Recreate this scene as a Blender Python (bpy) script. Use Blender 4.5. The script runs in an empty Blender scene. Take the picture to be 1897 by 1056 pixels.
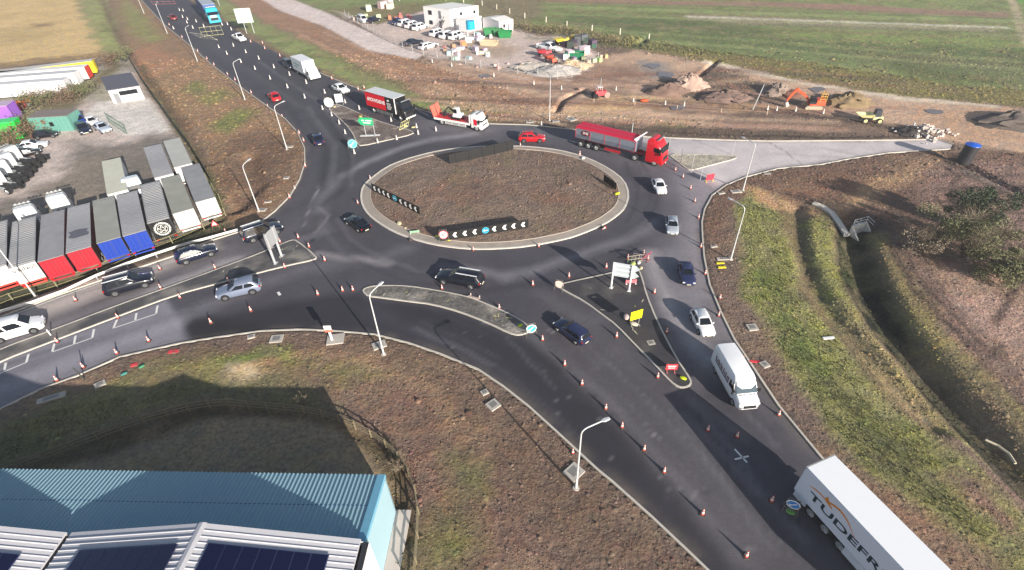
import bpy, bmesh, math, random, zlib
def shash(x): return zlib.crc32(str(x).encode())
import numpy as np
from mathutils import Vector, Matrix
random.seed(7); rng = np.random.default_rng(7)
S = bpy.context.scene; COL = S.collection
PI = math.pi
# ------------------------------------------------------------------ camera
F_PX, TH, RO, CH = 970., .67, -.03, 38.
PW, PH = 1897, 1056
_F = np.array([0, math.cos(TH), -math.sin(TH)]); _U0 = np.array([0, math.sin(TH), math.cos(TH)]); _R0 = np.array([1., 0, 0])
_R = _R0*math.cos(RO)+_U0*math.sin(RO); _U = _U0*math.cos(RO)-_R0*math.sin(RO)
cd = bpy.data.cameras.new('camera'); cam = bpy.data.objects.new('camera', cd); COL.objects.link(cam)
cd.sensor_width = 36; cd.lens = 36*F_PX/PW; cd.clip_end = 8000; cd.clip_start = .5
M = Matrix(((_R[0], _U[0], -_F[0], 0), (_R[1], _U[1], -_F[1], 0), (_R[2], _U[2], -_F[2], CH), (0, 0, 0, 1)))
cam.matrix_world = M; S.camera = cam
def G(x, y, z=0.):
    d = _F*F_PX+_R*(x-PW/2)+_U*(PH/2-y); t = (z-CH)/d[2]
    return np.array([d[0]*t, d[1]*t])
def GP(pts, z=0.): return np.array([G(p[0], p[1], z) for p in pts])
def V3(p, z=0.): return Vector((float(p[0]), float(p[1]), z))
# ------------------------------------------------------------------ light
EL, AZ = math.radians(18), math.radians(-55)
sd = Vector((math.cos(EL)*math.cos(AZ), math.cos(EL)*math.sin(AZ), math.sin(EL)))
sl = bpy.data.lights.new('sun', 'SUN'); sl.energy = 5.0; sl.angle = math.radians(.5); sl.color = (1, .92, .81)
so = bpy.data.objects.new('sun', sl); COL.objects.link(so); so.rotation_euler = sd.to_track_quat('Z', 'Y').to_euler(); so.location = (60, -60, 80)
w = bpy.data.worlds.new('World'); S.world = w; w.use_nodes = True
nt = w.node_tree; bg = nt.nodes['Background']; sk = nt.nodes.new('ShaderNodeTexSky'); sk.sky_type = 'NISHITA'; sk.sun_disc = False
sk.sun_elevation = EL; sk.sun_rotation = math.atan2(sd.x, sd.y); sk.air_density = 1.0; sk.dust_density = 1.5
nt.links.new(sk.outputs[0], bg.inputs[0]); bg.inputs[1].default_value = .075
S.view_settings.view_transform = 'Standard'; S.view_settings.look = 'None'; S.view_settings.gamma = 1; S.view_settings.exposure = .85
# ------------------------------------------------------------------ materials
def lin(c):
    c = np.asarray(c, float)/255; return np.where(c <= .04045, c/12.92, ((c+.055)/1.055)**2.4)
_M = {}
def mat(rgb, rough=.6, metal=0., coat=0., var=.12, bump=0., scale=3., wave=None, emit=0):
    key = (tuple(rgb), rough, metal, coat, var, bump, scale, wave)
    if key in _M: return _M[key]
    m = bpy.data.materials.new('mat_%03d' % len(_M)); m.use_nodes = True; n = m.node_tree; b = n.nodes['Principled BSDF']
    l = lin(rgb); b.inputs['Roughness'].default_value = rough; b.inputs['Metallic'].default_value = metal
    if coat: b.inputs['Coat Weight'].default_value = coat; b.inputs['Coat Roughness'].default_value = .08
    tc = n.nodes.new('ShaderNodeTexCoord'); ns = n.nodes.new('ShaderNodeTexNoise'); ns.inputs['Scale'].default_value = scale; ns.inputs['Detail'].default_value = 5
    n.links.new(tc.outputs['Object'], ns.inputs['Vector'])
    mx = n.nodes.new('ShaderNodeMix'); mx.data_type = 'RGBA'
    mx.inputs['A'].default_value = (*(l*(1-var)), 1); mx.inputs['B'].default_value = (*np.minimum(l*(1+var), 1), 1)
    n.links.new(ns.outputs['Fac'], mx.inputs['Factor']); n.links.new(mx.outputs['Result'], b.inputs['Base Color'])
    if bump:
        bp = n.nodes.new('ShaderNodeBump'); bp.inputs['Strength'].default_value = bump; bp.inputs['Distance'].default_value = .05
        n.links.new(ns.outputs['Fac'], bp.inputs['Height']); n.links.new(bp.outputs[0], b.inputs['Normal'])
    if wave:   # (direction, scale)
        wv = n.nodes.new('ShaderNodeTexWave'); wv.bands_direction = wave[0]; wv.inputs['Scale'].default_value = wave[1]; wv.inputs['Distortion'].default_value = .3
        n.links.new(tc.outputs['Object'], wv.inputs['Vector']); bp = n.nodes.new('ShaderNodeBump'); bp.inputs['Strength'].default_value = .6; bp.inputs['Distance'].default_value = .06
        n.links.new(wv.outputs['Fac'], bp.inputs['Height']); n.links.new(bp.outputs[0], b.inputs['Normal'])
    _M[key] = m; return m
def ground_mat(name, bump_d, fine, rough=.95, contrast=.5, road=False):
    m = bpy.data.materials.new(name); m.use_nodes = True; n = m.node_tree; L = n.links.new; b = n.nodes['Principled BSDF']
    b.inputs['Roughness'].default_value = rough; b.inputs['Specular IOR Level'].default_value = .25 if not road else .4
    at = n.nodes.new('ShaderNodeAttribute'); at.attribute_name = 'zone'
    ak = n.nodes.new('ShaderNodeAttribute'); ak.attribute_name = 'rough'
    tc = n.nodes.new('ShaderNodeNewGeometry')
    def noise(sc, det=6, ro=.6):
        x = n.nodes.new('ShaderNodeTexNoise'); x.inputs['Scale'].default_value = sc; x.inputs['Detail'].default_value = det; x.inputs['Roughness'].default_value = ro
        L(tc.outputs['Position'], x.inputs['Vector']); return x
    def mrange(src, a, bb, c, d):
        x = n.nodes.new('ShaderNodeMapRange'); x.inputs[1].default_value = a; x.inputs[2].default_value = bb; x.inputs[3].default_value = c; x.inputs[4].default_value = d
        L(src, x.inputs[0]); return x.outputs[0]
    n1, n2, n3 = noise(fine, 8, .7), noise(fine*.22, 6, .65), noise(fine*.04, 5, .6)
    v1 = mrange(n1.outputs['Fac'], .3, .7, 1-contrast, 1+contrast); v2 = mrange(n2.outputs['Fac'], .3, .7, 1-contrast*.55, 1+contrast*.55); v3 = mrange(n3.outputs['Fac'], .3, .7, 1-contrast*.3, 1+contrast*.3)
    mu = n.nodes.new('ShaderNodeMath'); mu.operation = 'MULTIPLY'; L(v1, mu.inputs[0]); L(v2, mu.inputs[1])
    mu2 = n.nodes.new('ShaderNodeMath'); mu2.operation = 'MULTIPLY'; L(mu.outputs[0], mu2.inputs[0]); L(v3, mu2.inputs[1])
    sc = n.nodes.new('ShaderNodeVectorMath'); sc.operation = 'SCALE'; L(at.outputs['Color'], sc.inputs[0]); L(mu2.outputs[0], sc.inputs['Scale'])
    # hue wander: some patches warmer, some greyer
    hs = n.nodes.new('ShaderNodeHueSaturation'); L(sc.outputs[0], hs.inputs['Color'])
    n4 = noise(fine*.5, 5, .6); h = mrange(n4.outputs['Fac'], .3, .7, .485 if not road else .497, .515 if not road else .503); L(h, hs.inputs['Hue'])
    s_ = mrange(n2.outputs['Fac'], .3, .7, .74, 1.12); L(s_, hs.inputs['Saturation']); L(hs.outputs[0], b.inputs['Base Color'])
    bp = n.nodes.new('ShaderNodeBump'); bp.inputs['Distance'].default_value = bump_d
    st = n.nodes.new('ShaderNodeMath'); st.operation = 'MULTIPLY'; L(ak.outputs['Fac'], st.inputs[0]); st.inputs[1].default_value = 1.
    L(st.outputs[0], bp.inputs['Strength'])
    ad = n.nodes.new('ShaderNodeMath'); ad.operation = 'MULTIPLY_ADD'; L(n1.outputs['Fac'], ad.inputs[0]); ad.inputs[1].default_value = .45; L(n2.outputs['Fac'], ad.inputs[2])
    L(ad.outputs[0], bp.inputs['Height']); L(bp.outputs[0], b.inputs['Normal'])
    return m
M_SOIL = ground_mat('soil', .5, 2.8, contrast=.42)
M_ROAD = ground_mat('asphalt', .02, 9., rough=.8, contrast=.24, road=True)
M_TUFT = ground_mat('tuft', .02, 1.3, contrast=.5)
GLASS = mat((20, 25, 33), .22, 0, 0, .05); TYRE = mat((26, 26, 27), .9); RIM = mat((150, 152, 156), .35, .8); DARK = mat((30, 31, 34), .7)
STEEL = mat((175, 178, 180), .45, .6); WHITE = mat((232, 232, 232), .5); CONC = mat((178, 172, 164), .9, bump=.3); KERB = mat((190,184,174), .85, var=.2, scale=1.5)
LIGHTL = mat((225, 228, 232), .15); REDL = mat((170, 20, 18), .25); BLACK = mat((20, 20, 22), .55); GALV = mat((190, 193, 196), .5, .35)
# ------------------------------------------------------------------ mesh helpers
class MB:
    def __init__(s): s.v = []; s.f = []; s.mi = []; s.cur = 0
    def add(s, vs, fs):
        o = len(s.v); s.v += [tuple(map(float, v)) for v in vs]; s.f += [tuple(i+o for i in f) for f in fs]; s.mi += [s.cur]*len(fs); return s
    def box(s, x0, x1, y0, y1, z0, z1, tx=0, ty=0):   # tx,ty: inset of the top
        return s.add([(x0, y0, z0), (x1, y0, z0), (x1, y1, z0), (x0, y1, z0), (x0+tx, y0+ty, z1), (x1-tx, y0+ty, z1), (x1-tx, y1-ty, z1), (x0+tx, y1-ty, z1)],
                     [(3, 2, 1, 0), (4, 5, 6, 7), (0, 1, 5, 4), (1, 2, 6, 5), (2, 3, 7, 6), (3, 0, 4, 7)])
    def tube(s, p0, p1, r0, r1=None, n=8, cap=True):
        r1 = r0 if r1 is None else r1; p0 = Vector(p0); p1 = Vector(p1); d = (p1-p0); 
        if d.length < 1e-6: return s
        d.normalize(); a = d.orthogonal().normalized(); b = d.cross(a); vs = []
        for p, r in ((p0, r0), (p1, r1)):
            for k in range(n):
                t = 2*PI*k/n; vs.append(p+a*math.cos(t)*r+b*math.sin(t)*r)
        fs = [(k, (k+1) % n, n+(k+1) % n, n+k) for k in range(n)]
        if cap: fs += [tuple(range(n-1, -1, -1)), tuple(range(n, 2*n))]
        return s.add(vs, fs)
    def path(s, pts, r, n=6):
        for a, b in zip(pts[:-1], pts[1:]): s.tube(a, b, r, r, n)
        return s
    def loft(s, rings, cap=True, close=True):
        n = len(rings[0]); vs = [p for r in rings for p in r]; fs = []
        for i in range(len(rings)-1):
            for k in range(n if close else n-1): fs.append((i*n+k, i*n+(k+1) % n, (i+1)*n+(k+1) % n, (i+1)*n+k))
        if cap: fs += [tuple(range(n-1, -1, -1)), tuple(range((len(rings)-1)*n, len(rings)*n))]
        return s.add(vs, fs)
    def prism(s, poly, z0, z1):
        n = len(poly); vs = [(x, y, z0) for x, y in poly]+[(x, y, z1) for x, y in poly]
        return s.add(vs, [tuple(range(n-1, -1, -1)), tuple(range(n, 2*n))]+[(k, (k+1) % n, n+(k+1) % n, n+k) for k in range(n)])
    def plate(s, pts, nrm, th):   # flat polygon with thickness along nrm
        nrm = Vector(nrm).normalized()*th; n = len(pts); vs = [Vector(p) for p in pts]+[Vector(p)+nrm for p in pts]
        return s.add(vs, [tuple(range(n-1, -1, -1)), tuple(range(n, 2*n))]+[(k, (k+1) % n, n+(k+1) % n, n+k) for k in range(n)])
    def mesh(s, name, mats, smooth=None, bevel=0):
        me = bpy.data.meshes.new(name); me.from_pydata(s.v, [], s.f)
        for m in (mats if isinstance(mats, (list, tuple)) else [mats]): me.materials.append(m)
        if any(s.mi): me.polygons.foreach_set('material_index', s.mi)
        bm = bmesh.new(); bm.from_mesh(me)
        if bevel: 
            bmesh.ops.remove_doubles(bm, verts=bm.verts, dist=.0005)
            bmesh.ops.bevel(bm, geom=[e for e in bm.edges if e.is_manifold and e.calc_face_angle(0) > .6], offset=bevel, segments=2, affect='EDGES', clamp_overlap=True)
        bmesh.ops.recalc_face_normals(bm, faces=bm.faces); bm.to_mesh(me); bm.free()
        if smooth: me.shade_smooth(); me.set_sharp_from_angle(angle=math.radians(smooth))
        return me
def obj(name, me, parent=None, loc=None, rz=0, mw=None):
    o = bpy.data.objects.new(name, me); COL.objects.link(o)
    if parent: o.parent = parent
    if loc is not None: o.location = loc
    if rz: o.rotation_euler = (0, 0, rz)
    if mw is not None: o.matrix_local = mw
    return o
def tag(o, label=None, cat=None, group=None, kind=None):
    for k, v in (('label', label), ('category', cat), ('group', group), ('kind', kind)):
        if v: o[k] = v
    return o
def thing(name, label, cat, loc=(0, 0, 0), rz=0, group=None, sc=None):
    o = bpy.data.objects.new(name, None); COL.objects.link(o); o.empty_display_size = .3
    o.location = loc; o.rotation_euler = (0, 0, rz)
    if sc is not None: o.scale = sc
    return tag(o, label, cat, group)
def single(name, mb, m, label, cat, loc=(0, 0, 0), rz=0, group=None, **k):
    o = obj(name, mb.mesh(name, m, **k), None, loc, rz); return tag(o, label, cat, group)
def copy_tree(r, loc, rz=0, label=None, sc=None):
    c = r.copy(); COL.objects.link(c); c.location = loc; c.rotation_euler = (0, 0, rz)
    if label: c['label'] = label
    if sc is not None: c.scale = sc
    for ch in r.children:
        d = ch.copy(); COL.objects.link(d); d.parent = c
        for g in ch.children:
            e = g.copy(); COL.objects.link(e); e.parent = d
    return c
_T = {}
def text_part(s, size, m, parent, mw, name='lettering', ext=.01, bold=0):
    key = (s, size, ext, bold)
    if key not in _T:
        cu = bpy.data.curves.new('txt', 'FONT'); cu.body = s; cu.size = size; cu.extrude = ext; cu.align_x = 'CENTER'; cu.align_y = 'CENTER'; cu.offset = bold
        to = bpy.data.objects.new('txt', cu); COL.objects.link(to); bpy.context.view_layer.update()
        me = bpy.data.meshes.new_from_object(to.evaluated_get(bpy.context.evaluated_depsgraph_get())); bpy.data.objects.remove(to); _T[key] = me
    me = _T[key].copy(); me.materials.clear(); me.materials.append(m)
    return obj(name, me, parent, mw=mw)
def face_mat(loc, xdir, up=(0, 0, 1)):   # text plane: x along xdir, y along up
    x = Vector(xdir).normalized(); y = Vector(up).normalized(); z = x.cross(y)
    return Matrix(((x.x, y.x, z.x, loc[0]), (x.y, y.y, z.y, loc[1]), (x.z, y.z, z.z, loc[2]), (0, 0, 0, 1)))
# ------------------------------------------------------------------ numpy noise + distance
def _h(ix, iy, sd_):
    n = (ix*374761393+iy*668265263+sd_*982451653) & 0x7fffffff; n = ((n ^ (n >> 13))*1274126177) & 0x7fffffff
    return (n ^ (n >> 16) & 0x7fffffff)/0x7fffffff
def vnoise(x, y, s, seed=0):
    x = x/s; y = y/s; ix = np.floor(x).astype(np.int64); iy = np.floor(y).astype(np.int64); fx = x-ix; fy = y-iy; fx = fx*fx*(3-2*fx); fy = fy*fy*(3-2*fy)
    a = _h(ix, iy, seed); b = _h(ix+1, iy, seed); c = _h(ix, iy+1, seed); d = _h(ix+1, iy+1, seed)
    return (a*(1-fx)+b*fx)*(1-fy)+(c*(1-fx)+d*fx)*fy
def fbm(x, y, s, seed=0, o=3):
    r = 0; a = .5; t = 0
    for k in range(o): r = r+a*vnoise(x, y, s, seed+k); t += a; a *= .5; s *= .5
    return r/t*2-1
def sdp(X, Y, poly):
    d2 = np.full(X.shape, 1e18); ins = np.zeros(X.shape, bool); n = len(poly)
    for i in range(n):
        ax, ay = poly[i]; bx, by = poly[(i+1) % n]; ex, ey = bx-ax, by-ay; wx, wy = X-ax, Y-ay
        t = np.clip((wx*ex+wy*ey)/(ex*ex+ey*ey+1e-12), 0, 1); dx, dy = wx-ex*t, wy-ey*t; d2 = np.minimum(d2, dx*dx+dy*dy)
        if ay != by:
            c = ((ay <= Y) & (by > Y)) | ((by <= Y) & (ay > Y)); ins ^= c & (X < ax+(Y-ay)*ex/ey)
    return np.sqrt(d2)*np.where(ins, -1, 1)
def near_pt(X, Y, poly):
    best = np.full(X.shape, 1e18); PX = X.copy(); PY = Y.copy(); n = len(poly)
    for i in range(n):
        ax, ay = poly[i]; bx, by = poly[(i+1) % n]; ex, ey = bx-ax, by-ay; t = np.clip(((X-ax)*ex+(Y-ay)*ey)/(ex*ex+ey*ey+1e-12), 0, 1)
        qx, qy = ax+ex*t, ay+ey*t; d = (X-qx)**2+(Y-qy)**2; k = d < best; best = np.where(k, d, best); PX = np.where(k, qx, PX); PY = np.where(k, qy, PY)
    return PX, PY
def dline(X, Y, pl):
    d2 = np.full(X.shape, 1e18)
    for (ax, ay), (bx, by) in zip(pl[:-1], pl[1:]):
        ex, ey = bx-ax, by-ay; t = np.clip(((X-ax)*ex+(Y-ay)*ey)/(ex*ex+ey*ey+1e-12), 0, 1); d2 = np.minimum(d2, (X-ax-ex*t)**2+(Y-ay-ey*t)**2)
    return np.sqrt(d2)
def smooth_poly(px, closed=True, it=2):
    p = np.array(px, float)
    for _ in range(it):
        if closed: q = np.roll(p, -1, 0); r = np.empty((2*len(p), 2)); r[0::2] = .75*p+.25*q; r[1::2] = .25*p+.75*q
        else:
            a, b = p[:-1], p[1:]; r = np.empty((2*len(a), 2)); r[0::2] = .75*a+.25*b; r[1::2] = .25*a+.75*b; r = np.vstack([p[:1], r, p[-1:]])
        p = r
    return p
def offset(poly, d):     # inward for positive d (poly any winding)
    p = np.array(poly); ar = .5*np.sum(p[:, 0]*np.roll(p[:, 1], -1)-np.roll(p[:, 0], -1)*p[:, 1]); sg = 1 if ar > 0 else -1
    e = np.roll(p, -1, 0)-np.roll(p, 1, 0); e /= np.linalg.norm(e, axis=1)[:, None]+1e-9; return p+np.c_[-e[:, 1], e[:, 0]]*d*sg
# ------------------------------------------------------------------ traced outlines (pixels of the photo mapped on the ground plane)
ROAD_PX = [(236,-40),(262,0),(305,46),(352,84),(393,120),(450,164),(496,197),(529,220),(552,245),(565,274),(566,302),(556,333),(538,364),(510,392),(484,412),(451,428),
 (394,446),(317,477),(200,516),(107,548),(0,589),(-160,655),(-160,835),(0,758),(77,720),(143,696),(222,661),(332,636),(400,625),(484,613),(553,610),(612,612),(694,619),(758,635),(819,656),(887,684),(933,715),(979,751),(1030,797),
 (1109,870),(1135,891),(1209,957),(1280,1024),(1400,1140),(1850,1140),(1710,1036),(1610,938),(1520,849),(1441,753),(1382,664),(1359,630),(1334,579),(1313,528),(1303,477),(1300,438),(1299,412),(1304,388),(1318,362),(1344,343),(1380,328),(1441,312),
 (1518,305),(1569,295),(1647,283),(1760,276),(1765,268),(1737,259),(1597,261),(1423,262),(1339,260),(1211,255),(1120,249),(1056,240),(979,232),(904,230),(804,212),(740,192),(677,171),(598,138),(547,114),(465,74),(419,43),(350,0),(310,-40)]
ROAD = GP(ROAD_PX)
RB_PX = [(667,364),(671,345),(686,331),(714,310),(745,297),(783,286),(814,279),(869,272),(951,270),(1010,274),(1055,282),(1094,294.6),(1130,313),(1158,335),(1167,361),(1160,385),(1145,400),(1120,417),(1080,434),(1050,444),(979,458),(920,462.5),(877,463),(840,460),(800,454),(760,443),(727,430),(700,414),(681,399),(670,382)]
ISL = {
 'north-west': [(606,200),(622,192),(646,201),(676,215),(720,231),(763,242),(768,249),(720,260),(668,272),(661,266),(653,248),(640,231),(622,215)],
 'west': [(-120,700),(0,647),(115,605),(217,566),(332,525),(400,500),(480,470),(523,452),(541,444.5),(551,446),(588,476),(585,482),(528,494),(400,527.5),(327,547),(217,588),(102,632),(0,671),(-120,728)],
 'south': [(671,541),(674,535),(690,530),(720,529),(758,530),(809,538),(850,546),(877,553),(928,574),(959,589),(980,604),(982,616),(962,623),(943,619),(902,599),(851,579),(800,565),(758,560),(707,553),(681,550)],
 'south-east': [(1031,531),(1036,527),(1080,517),(1135,505),(1168,497),(1181,496),(1189,510),(1199,548),(1219,597),(1255,666),(1281,704),(1281,714),(1270,720),(1256,719),(1240,708),(1209,674),(1178,643),(1140,603),(1114,584),(1081,559),(1045,540)],
 'north-east': [(1234,285),(1300,287),(1357,288),(1365,291),(1362,295),(1320,306),(1283,316),(1273,315),(1257,302)]}
def wob(X, Y, a, s, seed=3): return X+fbm(X, Y, s, seed)*a, Y+fbm(X, Y, s, seed+50)*a
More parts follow.
